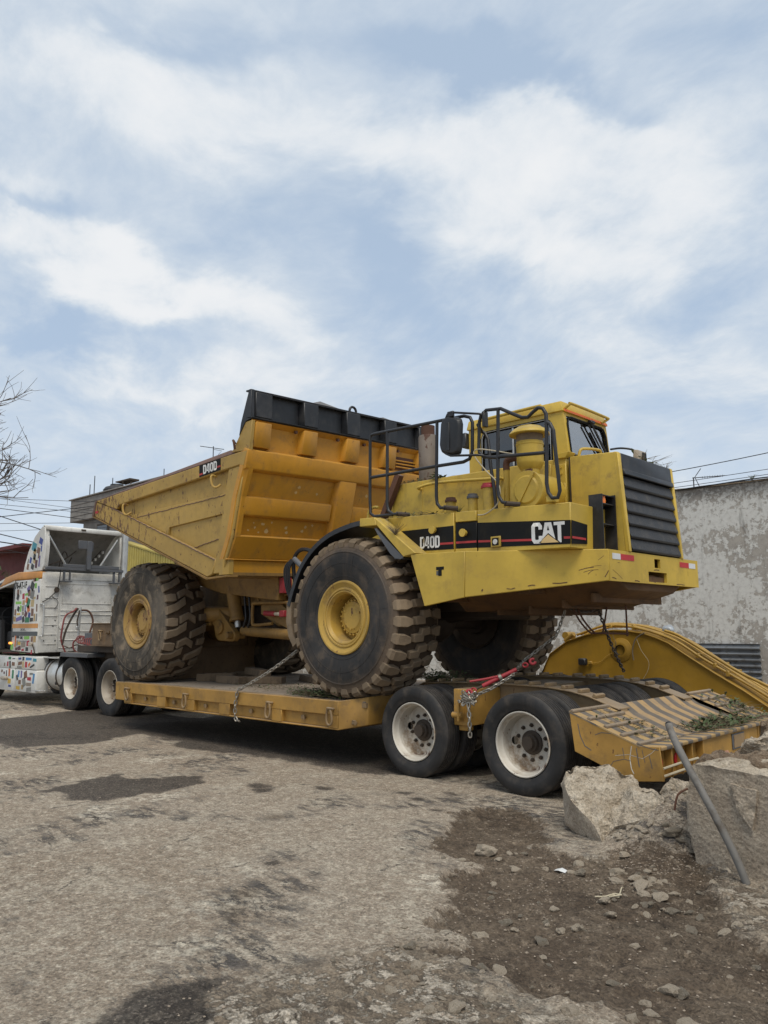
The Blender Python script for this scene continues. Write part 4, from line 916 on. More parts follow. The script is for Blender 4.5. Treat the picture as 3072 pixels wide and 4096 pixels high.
for dx, x0 in ((0, -5.42), (1, -5.31)):
    part(MB().tube([(x0, .80, 2.16), (x0 - .01, .80, 2.05), (x0 + .03, .79, 1.85), (x0 + .06, .78, 1.68), (x0 + .0, .78, 1.55)], .017, 10, smooth_path=5), 'hydraulic_hose', BLACKT, bev=0)
    part(MB().tube([(x0 + .35, .82, 2.20), (x0 + .03, .80, 2.20), (x0, .80, 2.14)], .020, 10, smooth_path=4), 'hydraulic_pipe', UNDER, bev=0)
part(MB().tube([(-4.36, .80, 1.89), (-5.15, .80, 1.90), (-5.22, .80, 1.86), (-5.22, .80, 1.62), (-5.15, .80, 1.58), (-4.75, .80, 1.60)], .024, 12, smooth_path=4), 'guard_rail', UNDER, bev=0)
part(MB().tube([(-4.36, .82, 2.0), (-5.05, .82, 2.0), (-5.12, .83, 1.93)], .014, 10, smooth_path=4), 'thin_pipe', UNDER, bev=0)
part(MB().prism([(-5.10, 1.74), (-4.40, 1.50), (-4.36, 1.50), (-4.36, 1.70), (-5.10, 2.18)], 'Y', .86, .89), 'gusset_plate', UNDER, bev=.004)
part(MB().box(-4.9, -4.36, .84, .90, 2.05, 2.22), 'label_plate', UNDER, bev=.01)
part(MB().prism([(-5.16, 2.30), (-4.30, 2.30), (-4.30, 1.56), (-4.75, 1.56), (-5.16, 1.74)], 'Y', .901, 1.6), 'side_tank', UNDER, bev=.015)
part(MB().box(-6.5, -5.2, 1.25, 1.7, 1.45, 2.30), 'drop_box', DARK, bev=.03)
for (x0, x1, z0, z1) in ((-4.83, -4.72, 2.09, 2.14), (-4.66, -4.60, 2.10, 2.14), (-4.83, -4.72, 2.03, 2.075)): part(MB().box(x0, x1, .836, .839, z0, z1), 'warning_label', DECTAN, bev=0)
part(MB().box(-4.48, -4.37, .70, .84, 2.02, 2.24), 'red_bracket', REDP, bev=.006)
part(MB().tube([(-4.90, .78, 1.75), (-4.66, .78, 1.735)], .038, 12), 'red_clamp', REDP, bev=0)
part(MB().tube([(-4.66, .78, 1.735), (-4.53, .78, 1.73)], .028, 12), 'lock_pin', RIMC, bev=0)
part(MB().box(-4.53, -4.42, .74, .82, 1.69, 1.78), 'red_clamp', REDP, bev=.008)

# fender over the front tyre
part(MB().prism([(-2.07, 2.768), (-1.83, 2.758), (-1.80, 2.665), (-2.07, 2.672)], 'Y', -.06, .16), 'fender_top', CAT, bev=.006)
part(MB().prism([(-1.829, 2.757), (-1.215, 2.312), (-1.40, 2.285), (-1.799, 2.664)], 'Y', -.06, .148), 'fender_brace', CAT, bev=.008)
part(MB().sheet([(-1.83, -.045, 2.63), (-1.62, -.045, 2.44), (-1.42, -.045, 2.26), (-1.54, -.045, 2.285)], (0, .66, 0), .012), 'inner_flap', GREYP, bev=0)
part(MB().prism([(-1.845, 2.64), (-1.40, 2.285), (-1.45, 2.262), (-1.54, 2.285), (-1.60, 2.33), (-1.80, 2.57)], 'Y', -.05, -.038), 'flap_edge', GREYP, bev=.002)
arc = [Vector(p_) for p_ in ((-2.06, -.05, 2.735), (-2.27, -.05, 2.715), (-2.59, -.05, 2.645), (-2.87, -.05, 2.51), (-3.11, -.05, 2.29), (-3.26, -.05, 2.02), (-3.33, -.05, 1.84))]
part(MB().sheet(smooth(arc, 4), (0, .68, 0), .014), 'rubber_fender', BLACK, bev=0)
part(MB().sheet([p_ + Vector((.012, -.003, -.045)) for p_ in smooth(arc, 4)], (0, .02, 0), -.055), 'fender_lip', BLACK, bev=0)
part(MB().sheet([(-3.315, -.045, 1.85), (-3.33, -.045, 1.62), (-3.30, -.045, 1.47), (-3.22, -.045, 1.36)], (0, .60, 0), .02), 'mud_flap', TREAD, bev=0)
part(MB().sheet([(-3.29, -.046, 1.85), (-3.30, -.046, 1.62), (-3.26, -.046, 1.47), (-3.18, -.046, 1.36)], (0, .02, 0), -.09), 'mud_flap_edge', TREAD, bev=0)
part(MB().tube([(-3.62, .30, 2.02), (-3.62, .25, 2.35), (-3.50, .22, 2.50), (-3.30, .2, 2.52), (-3.05, .2, 2.42)], .026, 10, smooth_path=6), 'hydraulic_hose', BLACKT, bev=0)
for k in range(4): part(MB().tube([(-3.66 + k * .03, .25, 2.42), (-3.74 + k * .035, .2, 2.30), (-3.73 + k * .03, .22, 2.05), (-3.64, .25, 1.85)], .012, 8, smooth_path=6), 'cable', BLACKT, bev=0)
part(MB().tube([(-3.42, .1, 2.40), (-3.20, .1, 2.25)], .035, 12), 'fender_stay', GREYP, bev=0)

# side box (walkway) with stripe
YB = .15
def zt(x): return 2.768 + (x + 1.86) * (2.683 - 2.768) / 2.39
part(MB().prism([(-1.86, zt(-1.86)), (-.862, zt(-.862)), (-.862, 2.30), (-1.26, 2.30)], 'Y', YB, .86), 'fender_panel', CAT)
part(MB().prism([(-.842, zt(-.842)), (-.565, zt(-.565)), (-.565, 2.615), (-.842, 2.625)], 'Y', YB - .003, .86), 'upper_door', CAT)
part(MB().prism([(-.842, 2.610), (-.565, 2.600), (-.568, 2.27), (-.845, 2.275)], 'Y', YB + .001, .86), 'lower_door', DECBLK)
part(MB().prism([(-.845, 2.345), (-.568, 2.335), (-.568, 2.271), (-.845, 2.276)], 'Y', YB - .003, YB + .02), 'door_sill', CAT, bev=.002)
part(MB().prism([(-.553, zt(-.553)), (.53, 2.683), (.515, 2.26), (-.555, 2.275)], 'Y', YB, .86), 'front_box', CAT)
part(MB().box(-.868, -.54, YB + .03, .80, 2.28, 2.70), 'dark_gap_panel', DARK, bev=0)
def side_frame(x, z, h): return (x, YB - .0015 - h, z)
# black stripe decals
part(MB().hull([side_frame(*q, 0) for q in ((-1.615, 2.598), (-.866, 2.592), (-.868, 2.345), (-1.33, 2.356))], [side_frame(*q, .0015) for q in ((-1.615, 2.598), (-.866, 2.592), (-.868, 2.345), (-1.33, 2.356))]), 'stripe_decal', DECBLK, bev=0)
part(MB().hull([side_frame(*q, 0) for q in ((-.549, 2.592), (.527, 2.515), (.518, 2.292), (-.551, 2.335))], [side_frame(*q, .0015) for q in ((-.549, 2.592), (.527, 2.515), (.518, 2.292), (-.551, 2.335))]), 'stripe_decal', DECBLK, bev=0)
part(MB().hull([(.5322, .153, 2.515), (.5322, .44, 2.495), (.524, .44, 2.31), (.524, .153, 2.292)], [(.5337, .153, 2.515), (.5337, .44, 2.495), (.5255, .44, 2.31), (.5255, .153, 2.292)]), 'stripe_decal', DECBLK, bev=0)
sf = lambda x, z, h: side_frame(x, z, .002 + h)
for (xa, za, xb, zb) in ((-1.055, 2.402, -.87, 2.398), (-.545, 2.388, .10, 2.352), (.45, 2.345, .518, 2.341)):
    part(MB().hull([sf(xa, za, 0), sf(xb, zb, 0), sf(xb, zb + .021, 0), sf(xa, za + .022, 0)], [sf(xa, za, .001), sf(xb, zb, .001), sf(xb, zb + .021, .001), sf(xa, za + .022, .001)]), 'red_pinstripe', DECRED, bev=0)
part(MB().box(.5335, .5355, .153, .40, 2.343, 2.364), 'red_pinstripe', DECRED, bev=0)
part(MB().hull([(-.84, YB - .001, 2.398), (-.57, YB - .001, 2.390), (-.57, YB - .001, 2.412), (-.84, YB - .001, 2.420)], [(-.84, YB - .002, 2.398), (-.57, YB - .002, 2.390), (-.57, YB - .002, 2.412), (-.84, YB - .002, 2.420)]), 'red_pinstripe', DECRED, bev=0)
# lettering on the stripe
mb = MB()
gx0 = -1.335
for i, ch in enumerate('D40D'): glyph(mb, ch, gx0 + i * .071, 2.380 - i * .001, .064, .128, .021, sf, .002)
part(mb, 'model_lettering', DECWHT, bev=0)
mb = MB(); lf = lambda x, z, h: sf(.10 + x * .001 * .995, 2.523 - z * .00090 - x * .000045, h)
def LP(poly): plate(mb, poly, lf, .002)
ribbon(mb, [(98, 72), (98, 40), (82, 17), (33, 17), (17, 40), (17, 178), (33, 201), (82, 201), (98, 178), (98, 140)], 39, False, lf, .002)
LP([(150, 0), (220, 0), (258, 176), (184, 112), (112, 182)])
LP([(248, 0), (366, -3), (366, 32), (248, 34)]); LP([(288, 34), (326, 34), (326, 216), (312, 216), (288, 190)])
part(mb, 'brand_lettering', DECWHT, bev=0)
mb = MB(); LP([(76, 216), (182, 128), (296, 214)]); part(mb, 'brand_triangle', DECTAN, bev=0)
mb = MB(); lf0 = lf; lf = lambda x, z, h: lf0(x, z, h + .0021); plate(mb, [(185, 32), (198, 84), (172, 84)], lf, .0006); part(mb, 'letter_opening', DECBLK, bev=0)
# gauge window, filler plugs
part(MB().box(-.38, -.26, YB - .02, YB - .0035, 2.325, 2.432), 'gauge_frame', CAT, bev=.004)
part(MB().box(-.36, -.28, YB - .0225, YB - .0202, 2.34, 2.415), 'gauge_recess', DECBLK, bev=0)
part(MB().cyl((-.32, YB - .0226, 2.376), (-.32, YB - .03, 2.376), .027, 20), 'gauge_dial', DECWHT, bev=.002)
for (x, z) in ((-1.13, 2.567), (-.715, 2.50)):
    part(MB().lathe([(.0, -.004), (.042, -.004), (.042, .012), (.03, .03), (.03, .045), (.022, .045), (.022, .02), (0, .02)], (x, YB - .048, z), 'Y', 20), 'filler_plug', CATD, bev=0)
# T sticker of tape on the wing
part(MB().box(-.945, -.842, -.0525, -.0505, 2.118, 2.15), 'black_tape', DECBLK, bev=0); part(MB().box(-.917, -.872, -.0525, -.0505, 2.056, 2.1178), 'black_tape', DECBLK, bev=0)
part(MB().box(-.943, -.919, -.0525, -.0505, 2.065, 2.108), 'small_sticker', GREYP, bev=0)
# hood
part(MB().prism([(-2.42, 2.75), (-2.42, 3.315), (.08, 3.283), (.08, 2.68)], 'Y', .861, mt(.861)), 'hood', CATD, bev=.008)
part(MB().prism([(-2.9, 2.2), (-2.9, 2.95), (-2.42, 3.1), (-2.42, 2.2)], 'Y', .95, mt(.95)), 'hood_rear', CAT, bev=.008)
part(MB().box(-2.42, .08, .90, mt(.90), 2.05, 2.745), 'engine_cover', CAT, bev=0)
part(MB().box(-1.86, -.6, mt(.86), mt(YB), 2.27, 2.72), 'far_side_box', CAT)
for x in (-1.92,): part(MB().box(x, x + .006, .857, .8612, 2.79, 3.30), 'panel_joint', CATD, bev=0)
# cover plates ahead of the cab
part(MB().prism([(-.44, 2.98), (-.10, 2.98), (-.10, 3.24), (-.44, 3.24)], 'Y', .853, .8612), 'access_cover', CATD, bev=.006)
part(MB().prism([(-.10, 2.70), (.085, 2.70), (.085, 3.22), (-.08, 3.22), (-.10, 3.05)], 'Y', .845, .8605), 'corner_plate', CAT, bev=.005)
for z in (3.19, 3.12): part(MB().cyl((.03, .835, z), (.03, .846, z), .014, 10), 'bolt', CAT, bev=0)
part(MB().prism([(-.06, 3.285), (.09, 3.28), (.13, 3.345), (-.06, 3.335)], 'Y', .84, .98), 'cab_step_plate', CAT, bev=.005)
part(MB().prism([(-.08, 2.70), (.12, 2.70), (.12, 3.0), (.06, 3.0)], 'Y', .76, .775), 'rail_gusset', CAT, bev=.003)
# radiator housing
part(MB().prism([(.135, 2.25), (.135, 3.285), (.640, 3.256), (.712, 2.25)], 'Y', .846, .868), 'radiator_side', CATD, bev=.006)
part(MB().prism([(.135, 2.25), (.135, 3.285), (.640, 3.256), (.712, 2.25)], 'Y', mt(.868), mt(.846)), 'radiator_side', CAT, bev=.006)
part(MB().prism([(.135, 3.255), (.135, 3.285), (.60, 3.262), (.60, 3.235)], 'Y', .869, mt(.869)), 'radiator_top', CAT, bev=.0)
part(MB().box(.12, .134, .85, mt(.85), 2.3, 3.28), 'radiator_rear', DARK, bev=0)
for a, b in ((.845, .905), (mt(.905), mt(.845))):
    part(MB().hull([(.63, a, 3.262), (.63, b, 3.262), (.705, b, 2.248), (.705, a, 2.248)], [(.675, a, 3.250), (.675, b, 3.250), (.745, b, 2.248), (.745, a, 2.248)]), 'grille_frame', CAT, bev=.008)
part(MB().hull([(.62, .908, 3.262), (.68, .908, 3.245), (.695, .908, 3.03), (.64, .908, 3.03)], [(.62, mt(.908), 3.262), (.68, mt(.908), 3.245), (.695, mt(.908), 3.03), (.64, mt(.908), 3.03)]), 'grille_cap', BLACK, bev=.01)
part(MB().hull([(.655, .908, 3.09), (.70, .908, 3.085), (.712, .908, 3.03), (.66, .908, 3.03)], [(.655, mt(.908), 3.09), (.70, mt(.908), 3.085), (.712, mt(.908), 3.03), (.66, mt(.908), 3.03)]), 'grille_brow', BLACK, bev=.006)
part(MB().box(.60, .63, .906, mt(.906), 2.25, 3.2), 'grille_back', SEAT, bev=0)
nS = 6
for i in range(nS):
    zt_ = 3.022 - i * .127; x0 = .672 + i * .0095
    prof = [(x0 - .02, zt_), (x0 - .006, zt_), (x0 + .026, zt_ - .098), (x0 - .02, zt_ - .098)]
    part(MB().prism(prof, 'Y', .912, mt(.912)), 'grille_louvre', PERF, bev=0)
    part(MB().prism([(x0 - .02, zt_ - .0985), (x0 + .030, zt_ - .0985), (x0 + .031, zt_ - .110), (x0 + .022, zt_ - .1245), (x0 - .03, zt_ - .1265)], 'Y', .920, mt(.920)), 'louvre_lip', BLACK, bev=.002)
# lamp box, open to the front
L0, L1, z0, z1 = .56, .80, 2.255, 2.80
mb = MB(); mb.box(.49, .635, L0, L0 + .012, z0, z1); mb.box(.49, .645, L1, L1 + .012, z0, z1 + .01); mb.box(.488, .50, L0 + .0125, L1 - .0005, z0, z1); part(mb, 'lamp_box', BLACK, bev=.0)
for z in (z1 - .012, 2.705, 2.505): part(MB().box(.5005, .63, L0 + .0125, L1 - .0005, z, z + .009), 'lamp_box_shelf', BLACK, bev=0)
part(MB().lathe([(0, 0), (.05, 0), (.052, .03), (.045, .075), (0, .078)], (.57, L0 + .085, 2.7145), 'Z', 20), 'amber_lamp', LAMPO, bev=0)
mb = MB(); mb.box(.44, .60, mt(.84), mt(.74), z0, z1 + .02); part(mb, 'lamp_box', BLACK)
# filler necks
for (x, r, zb, zt_, cm) in ((-1.06, .053, 2.72, 2.90, EXHR), (-.76, .052, 2.71, 2.905, GREYP), (-.545, .068, 2.71, 2.99, REDP)):
    part(MB().tube([(x, .35, zb), (x, .35, zt_)], r, 24), 'filler_neck', CATD, bev=0)
    part(MB().lathe([(0, 0), (r * 1.22, 0), (r * 1.22, .022), (r * 1.15, .03), (r * 1.02, .032), (r * 1.0, .05), (0, .052)], (x, .35, zt_ - .015), 'Z', 24), 'filler_cap', cm, bev=0)
# pipe along the hood
part(MB().tube([(-1.92, .85, 3.20), (-1.92, .80, 3.215), (-1.6, .80, 3.235), (-.78, .80, 3.172), (-.72, .80, 3.165), (-.72, .86, 3.165)], .018, 12, smooth_path=4), 'hood_pipe', CATD, bev=0)
# air cleaner
A = (-.10, .62)
part(MB().lathe([(0, -.23), (.19, -.23), (.195, -.222), (.195, -.195), (.185, -.19), (.185, .20), (.17, .235), (.10, .25), (0, .25)], (-.03, .50, 2.885), 'Y', 44), 'air_filter_drum', CAT, bev=0)
part(MB().lathe([(0, -.246), (.13, -.246), (.14, -.236), (.148, -.231)], (-.03, .50, 2.885), 'Y', 44), 'drum_cover', CAT, bev=0)
c_, s_ = math.cos(R(58)), math.sin(R(58))
part(MB().hull([(-.03 - .19 * c_ - .014 * s_, .252, 2.885 - .19 * s_ + .014 * c_), (-.03 - .19 * c_ + .014 * s_, .252, 2.885 - .19 * s_ - .014 * c_), (-.03 + .2 * c_ + .014 * s_, .252, 2.885 + .2 * s_ - .014 * c_), (-.03 + .2 * c_ - .014 * s_, .252, 2.885 + .2 * s_ + .014 * c_)],
               [(-.03 - .19 * c_ - .014 * s_, .240, 2.885 - .19 * s_ + .014 * c_), (-.03 - .19 * c_ + .014 * s_, .240, 2.885 - .19 * s_ - .014 * c_), (-.03 + .2 * c_ + .014 * s_, .240, 2.885 + .2 * s_ - .014 * c_), (-.03 + .2 * c_ - .014 * s_, .240, 2.885 + .2 * s_ + .014 * c_)]), 'drum_strap', CAT, bev=.002)
PX, PY = -.07, .42
part(MB().lathe([(.085, 3.03), (.095, 3.06), (.095, 3.11), (.105, 3.12), (.135, 3.17), (.137, 3.19), (.137, 3.36), (.141, 3.365), (.141, 3.385), (.137, 3.39), (.137, 3.40)], (PX, PY, 0), 'Z', 40), 'intake_neck', CAT, bev=0)
part(MB().lathe([(.135, 3.40), (.135, 3.51)], (PX, PY, 0), 'Z', 40), 'intake_screen', TREAD, bev=0)
part(MB().lathe([(.10, 3.475), (.203, 3.472), (.207, 3.48), (.20, 3.495), (.165, 3.53), (.13, 3.545), (.125, 3.555), (.08, 3.568), (0, 3.572)], (PX, PY, 0), 'Z', 44), 'intake_cap', CAT, bev=0)
for i in range(4):
    part(MB().box(PX + .01 + i * .02, PX + .022 + i * .02, PY - .11 - i * .004, PY - .085, 3.075, 3.10), 'clamp_screw', EXHR, bev=0)
part(MB().tube([(-.425, .5, 2.72), (-.42, .5, 3.19)], .033, 16), 'breather_pipe', CATD, bev=0)
part(MB().tube([(-.42, .5, 3.17), (-.42, .5, 3.24), (-.40, .5, 3.275), (-.35, .5, 3.285), (-.22, .48, 3.28)], .036, 14, smooth_path=5), 'breather_elbow', EXHR, bev=0)
# exhaust
part(MB().lathe([(.118, 3.29), (.122, 3.30), (.122, 3.90), (.115, 3.925), (.085, 3.93), (.082, 4.05), (.076, 4.05), (.074, 3.9)], (-2.02, 1.1, 0), 'Z', 32), 'exhaust_stack', EXH, bev=0)
part(MB().lathe([(.0865, 3.932), (.0865, 4.052), (.074, 4.054), (.072, 3.95)], (-2.02, 1.1, 0), 'Z', 32), 'stack_tip', EXHR, bev=0)
part(MB().tube([(-2.52, .80, 2.90), (-2.24, .80, 3.42)], .06, 4), 'tilted_strut', EXHR, bev=.004)
part(MB().tube([(-2.3, .3, 2.78), (-2.28, .3, 2.90), (-2.2, .3, 2.95), (-2.12, .3, 2.94)], .016, 8, smooth_path=5), 'small_hose', CATD, bev=0)
# ---- handrails
def rail(pts, r=.0185, name='handrail', mat=BLACKT, sm=0): return part(MB().tube(pts, r, 10, smooth_path=sm), name, mat, bev=0)
Yr = .10
def rr(pts, y=Yr): return [(x, y, z) for x, z in pts]
rail(rr([(-1.70, 2.79), (-1.99, 2.80), (-2.05, 2.84), (-2.06, 3.0), (-2.055, 3.72), (-2.04, 3.765), (-1.99, 3.772), (-1.02, 3.742), (-.66, 3.73), (-.58, 3.70), (-.55, 3.64), (-.56, 3.33), (-.60, 3.26), (-.68, 3.24), (-1.05, 3.25), (-2.055, 3.262)]))
rail(rr([(-1.62, 2.79), (-1.70, 2.795), (-1.765, 2.84), (-1.785, 2.92), (-1.775, 3.755)])); rail(rr([(-.93, 2.785), (-1.0, 2.79), (-1.045, 2.84), (-1.055, 2.92), (-1.03, 3.735)]))
rail(rr([(-.15, 2.745), (-.20, 2.76), (-.24, 2.82), (-.252, 2.9), (-.222, 3.71)]))
rail(rr([(-.225, 3.215), (-.42, 3.255), (-.47, 3.31), (-.475, 3.36), (-.462, 3.62), (-.44, 3.69), (-.37, 3.735), (-.19, 3.715), (-.05, 3.635), (.06, 3.575), (.13, 3.565), (.19, 3.605), (.25, 3.635), (.30, 3.62), (.335, 3.56), (.335, 3.40), (.315, 2.88), (.33, 2.79), (.37, 2.735), (.43, 2.73), (.455, 2.79), (.425, 3.16), (.41, 3.38), (.375, 3.455), (.335, 3.475)], Yr))
rail(rr([(-.23, 3.225), (.325, 3.18)]))
rail([(-.62, .35, 3.60), (-.575, .35, 3.57), (-.54, .35, 3.50), (-.50, .33, 3.2), (-.44, .3, 2.95), (-.42, .3, 2.74)])
rail([(-.48, .10, 3.60), (-.62, .35, 3.60)])
for (x, z) in ((-1.62, 2.785), (-.93, 2.78), (-.15, 2.735)):
    mb = MB(); mb.tube([(x - .03, Yr, z + .01), (x + .09, Yr + .1, z - .005)], .026, 8); part(mb, 'rail_foot', DARK, bev=0)
part(MB().box(.30, .38, Yr + .0, Yr + .10, 2.70, 2.76), 'rail_foot', CAT, bev=.006)
# near mirror with its hoop
rail([(-.385, .09, 3.685), (-.42, .04, 3.695), (-.74, 0, 3.765), (-.80, 0, 3.755), (-.835, 0, 3.70), (-.85, 0, 3.42), (-.83, 0, 3.335), (-.77, 0, 3.305), (-.44, .03, 3.265), (-.40, .07, 3.26)], .012, 'mirror_arm')
part(MB().box(-.40, -.37, .06, .13, 3.56, 3.72), 'mirror_clamp', BLACKT, bev=.004)
mb = MB(); out_ = [(x, z) for x, z in ((-.905, 3.68), (-.88, 3.735), (-.80, 3.75), (-.68, 3.712), (-.63, 3.68), (-.615, 3.62), (-.635, 3.36), (-.65, 3.31), (-.72, 3.295), (-.86, 3.33), (-.915, 3.37), (-.93, 3.43))]
mb.hull([(x, .035, z) for x, z in out_], [(-.77 + (x + .77) * .8, -.02, 3.52 + (z - 3.52) * .86) for x, z in out_]); part(mb, 'mirror_shell', BLACK, bev=.01, seg=2)
part(MB().box(-.80, -.76, -.028, -.019, 3.36, 3.66), 'mirror_rib', BLACK, bev=.003)
part(MB().box(-.80, -.72, -.01, .02, 3.72, 3.78), 'mirror_bracket', BLACKT, bev=.004)
# ---- cab
cx0, cx1, cy0_, cy1_ = -1.295, -.03, 1.0, mt(1.0)
def cabx(z): return -.03 + (3.95 - z) * .105        # slanted windscreen plane
zb_, zr_ = 3.30, 3.95
def cab_side(S, nm):
    t0, t1 = sorted((S(1.0), S(1.03)))
    wx0, wx1, wz0, wz1 = -1.115, -.155, 3.335, 3.79
    mb = MB()
    mb.prism([(cx0, zb_), (wx0, zb_), (wx0, zr_ - .10), (cx0, zr_ - .10)], 'Y', t0, t1)
    mb.prism([(wx1, zb_), (cabx(zb_), zb_), (cabx(zr_ - .1), zr_ - .10), (wx1, zr_ - .10)], 'Y', t0, t1)
    mb.prism([(wx0 + .0001, wz1), (wx1 - .0001, wz1), (wx1 - .0001, zr_ - .10), (wx0 + .0001, zr_ - .10)], 'Y', t0, t1)
    mb.prism([(wx0 + .0001, zb_), (wx1 - .0001, zb_), (wx1 - .0001, wz0 - .02), (wx0 + .0001, wz0 - .02)], 'Y', t0, t1)
    part(mb, nm, CAT, bev=0)
    fr = [(wx0 + .012, wz0 - .02), (wx1 - .012, wz0 - .02), (wx1 - .012, wz1 - .09), (wx1 - .03, wz1 - .04), (wx1 - .08, wz1 - .012), (wx0 + .08, wz1 - .012), (wx0 + .03, wz1 - .04), (wx0 + .012, wz1 - .09)]
    yy = S(.998)
    part(MB().tube([(x, yy, z) for x, z in fr], .014, 6, closed=True), 'window_seal', DECBLK, bev=0)
    part(MB().tube([(x * .985 - .0095, S(.990), z - .001) for x, z in fr], .006, 6, closed=True), 'window_trim', ALU, bev=0)
    part(MB().box(-.675, -.655, *sorted((S(.993), S(1.003))), wz0 - .02, wz1 - .02), 'window_divider', ALU, bev=0)
    t2, t3 = sorted((S(1.012), S(1.018)))
    part(MB().box(wx0, wx1, t2, t3, wz0 - .02, wz1), 'side_window', GLASSD if S(0) == 0 else GLASSL, bev=0)
    # rounded corners of the opening
    for (xc, sx) in ((wx0, 1), (wx1, -1)):
        part(MB().prism([(xc, wz1), (xc + sx * .10, wz1), (xc + sx * .055, wz1 - .015), (xc + sx * .018, wz1 - .05), (xc, wz1 - .11)], 'Y', *sorted((S(1.0005), S(1.0295)))), 'window_corner', CAT, bev=0)
cab_side(lambda y: y, 'cab_side'); cab_side(mt, 'cab_side')
# roof: bowed cap with a drip edge
mb = MB(); mb.hull([(cx0 - .02, .972, 3.845), (.0, .972, 3.835), (.0, mt(.972), 3.835), (cx0 - .02, mt(.972), 3.845)], [(cx0 - .005, 1.0, 3.962), (-.035, 1.0, 3.955), (-.035, mt(1.0), 3.955), (cx0 - .005, mt(1.0), 3.962)])
part(mb, 'cab_roof', CAT, bev=.014, seg=2)
# windscreen wall
def fy(y, z, d=0.0): return (cabx(z) + d, y, z)
ya, yb_, wa, wb = 1.0302, mt(1.0302), 1.055, mt(1.055)
mb = MB()
for q in ([(ya, 3.30), (wa, 3.30), (wa, 3.84), (ya, 3.84)], [(wb, 3.30), (yb_, 3.30), (yb_, 3.84), (wb, 3.84)], [(wa, 3.795), (wb, 3.795), (wb, 3.84), (wa, 3.84)], [(wa, 3.30), (wb, 3.30), (wb, 3.33), (wa, 3.33)]):
    mb.hull([fy(y, z, -.03) for y, z in q], [fy(y, z, 0) for y, z in q])
part(mb, 'cab_front', CAT, bev=0)
fr = [(wa, 3.34), (wb, 3.34), (wb, 3.70), (wb - .03, 3.765), (wb - .08, 3.785), (wa + .08, 3.785), (wa + .03, 3.765), (wa, 3.70)]
part(MB().tube([fy(y, z, .004) for y, z in fr], .015, 6, closed=True), 'window_seal', DECBLK, bev=0)
part(MB().hull([fy(y, z, -.018) for y, z in ((wa, 3.33), (wb, 3.33), (wb, 3.80), (wa, 3.80))], [fy(y, z, -.012) for y, z in ((wa, 3.33), (wb, 3.33), (wb, 3.80), (wa, 3.80))]), 'windscreen', GLASSW, bev=0)
part(MB().hull([(.0025, 1.0, 3.832), (.0025, mt(1.0), 3.832), (-.005, mt(1.0), 3.862), (-.005, 1.0, 3.862)], [(.006, 1.0, 3.832), (.006, mt(1.0), 3.832), (-.001, mt(1.0), 3.862), (-.001, 1.0, 3.862)]), 'orange_tape', ORANGE, bev=0)
mb = MB(); mb.box(cx0, cx0 + .03, 1.0305, mt(1.0305), 3.30, 3.37); mb.box(cx0, cx0 + .03, 1.0305, mt(1.0305), 3.79, 3.85); mb.box(cx0, cx0 + .03, 1.0305, 1.09, 3.3701, 3.7899); mb.box(cx0, cx0 + .03, mt(1.09), mt(1.0305), 3.3701, 3.7899); part(mb, 'cab_rear', CAT, bev=0)
part(MB().box(cx0 + .01, cx0 + .016, 1.09, mt(1.09), 3.37, 3.79), 'rear_window', GLASSL, bev=0)
mb = MB(); mb.box(-.75, -.30, 1.22, 1.72, 3.30, 3.42); mb.box(-.85, -.74, 1.25, 1.68, 3.30, 3.68); mb.box(-.83, -.78, 1.36, 1.56, 3.66, 3.76); part(mb, 'seat', SEAT, bev=.03, seg=2)
mb = MB(); mb.tube([(-.12, 1.50, 3.30), (-.19, 1.50, 3.58)], .018, 8); mb.tube([(-.19 + .07 * math.cos(a) , 1.5 + .17 * math.sin(a), 3.60 + .05 * math.cos(a)) for a in [2 * math.pi * k / 20 for k in range(20)]], .012, 6, closed=True); part(mb, 'steering_wheel', SEAT, bev=0)
# roof grab rails, wipers, handles
rail([(-1.02, .97, 3.87), (-1.02, .93, 3.905), (-.98, .925, 3.915), (-.30, .925, 3.925), (-.25, .93, 3.915), (-.22, .97, 3.87)], .018, 'roof_grab_rail', CAT, 4)
rail([(.0, 1.03, 3.87), (.05, 1.03, 3.90), (.055, 1.10, 3.915), (.055, 1.80, 3.905), (.05, 1.86, 3.89), (.0, 1.80, 3.85)], .016, 'roof_grab_rail', CAT, 4)
rail([(.10, 1.08, 3.28), (.12, 1.09, 3.385), (.13, 1.16, 3.42), (.14, 1.44, 3.45), (.14, 1.50, 3.42), (.13, 1.53, 3.28)], .016, 'front_grab_rail', CAT, 4)
for (y0, zt0, y1, zt1) in ((1.52, 3.80, 1.86, 3.37), (1.46, 3.76, 1.80, 3.36)): part(MB().tube([fy(y0, zt0, .035), fy(y1, zt1, .03)], .010, 6), 'wiper_arm', BLACKT, bev=0)
part(MB().tube([fy(1.62, 3.72, .025), fy(1.90, 3.36, .022)], .013, 6), 'wiper_blade', BLACKT, bev=0)
part(MB().box(-.01, .05, 1.50, 1.58, 3.78, 3.82), 'wiper_motor', BLACKT, bev=.01)
part(MB().box(cx0 - .08, cx0 - .01, .95, 1.08, 3.64, 3.82), 'work_lamp', BLACK, bev=.012)
# far mirror
rail([(.0, 2.0, 3.57), (.05, 2.15, 3.60), (.15, 2.22, 3.58), (.2, 2.24, 3.54)], .012, 'mirror_arm', BLACKT, 4)
mb = MB(); mb.hull([(.16, 2.20, 3.40), (.16, 2.42, 3.40), (.18, 2.43, 3.57), (.18, 2.19, 3.57)], [(.22, 2.21, 3.41), (.22, 2.41, 3.41), (.24, 2.42, 3.56), (.24, 2.20, 3.56)]); part(mb, 'mirror_shell', RIMC, bev=.012, seg=2)
part(MB().box(.235, .238, 2.30, 2.41, 3.43, 3.55), 'mirror_glass', SEAT, bev=0)

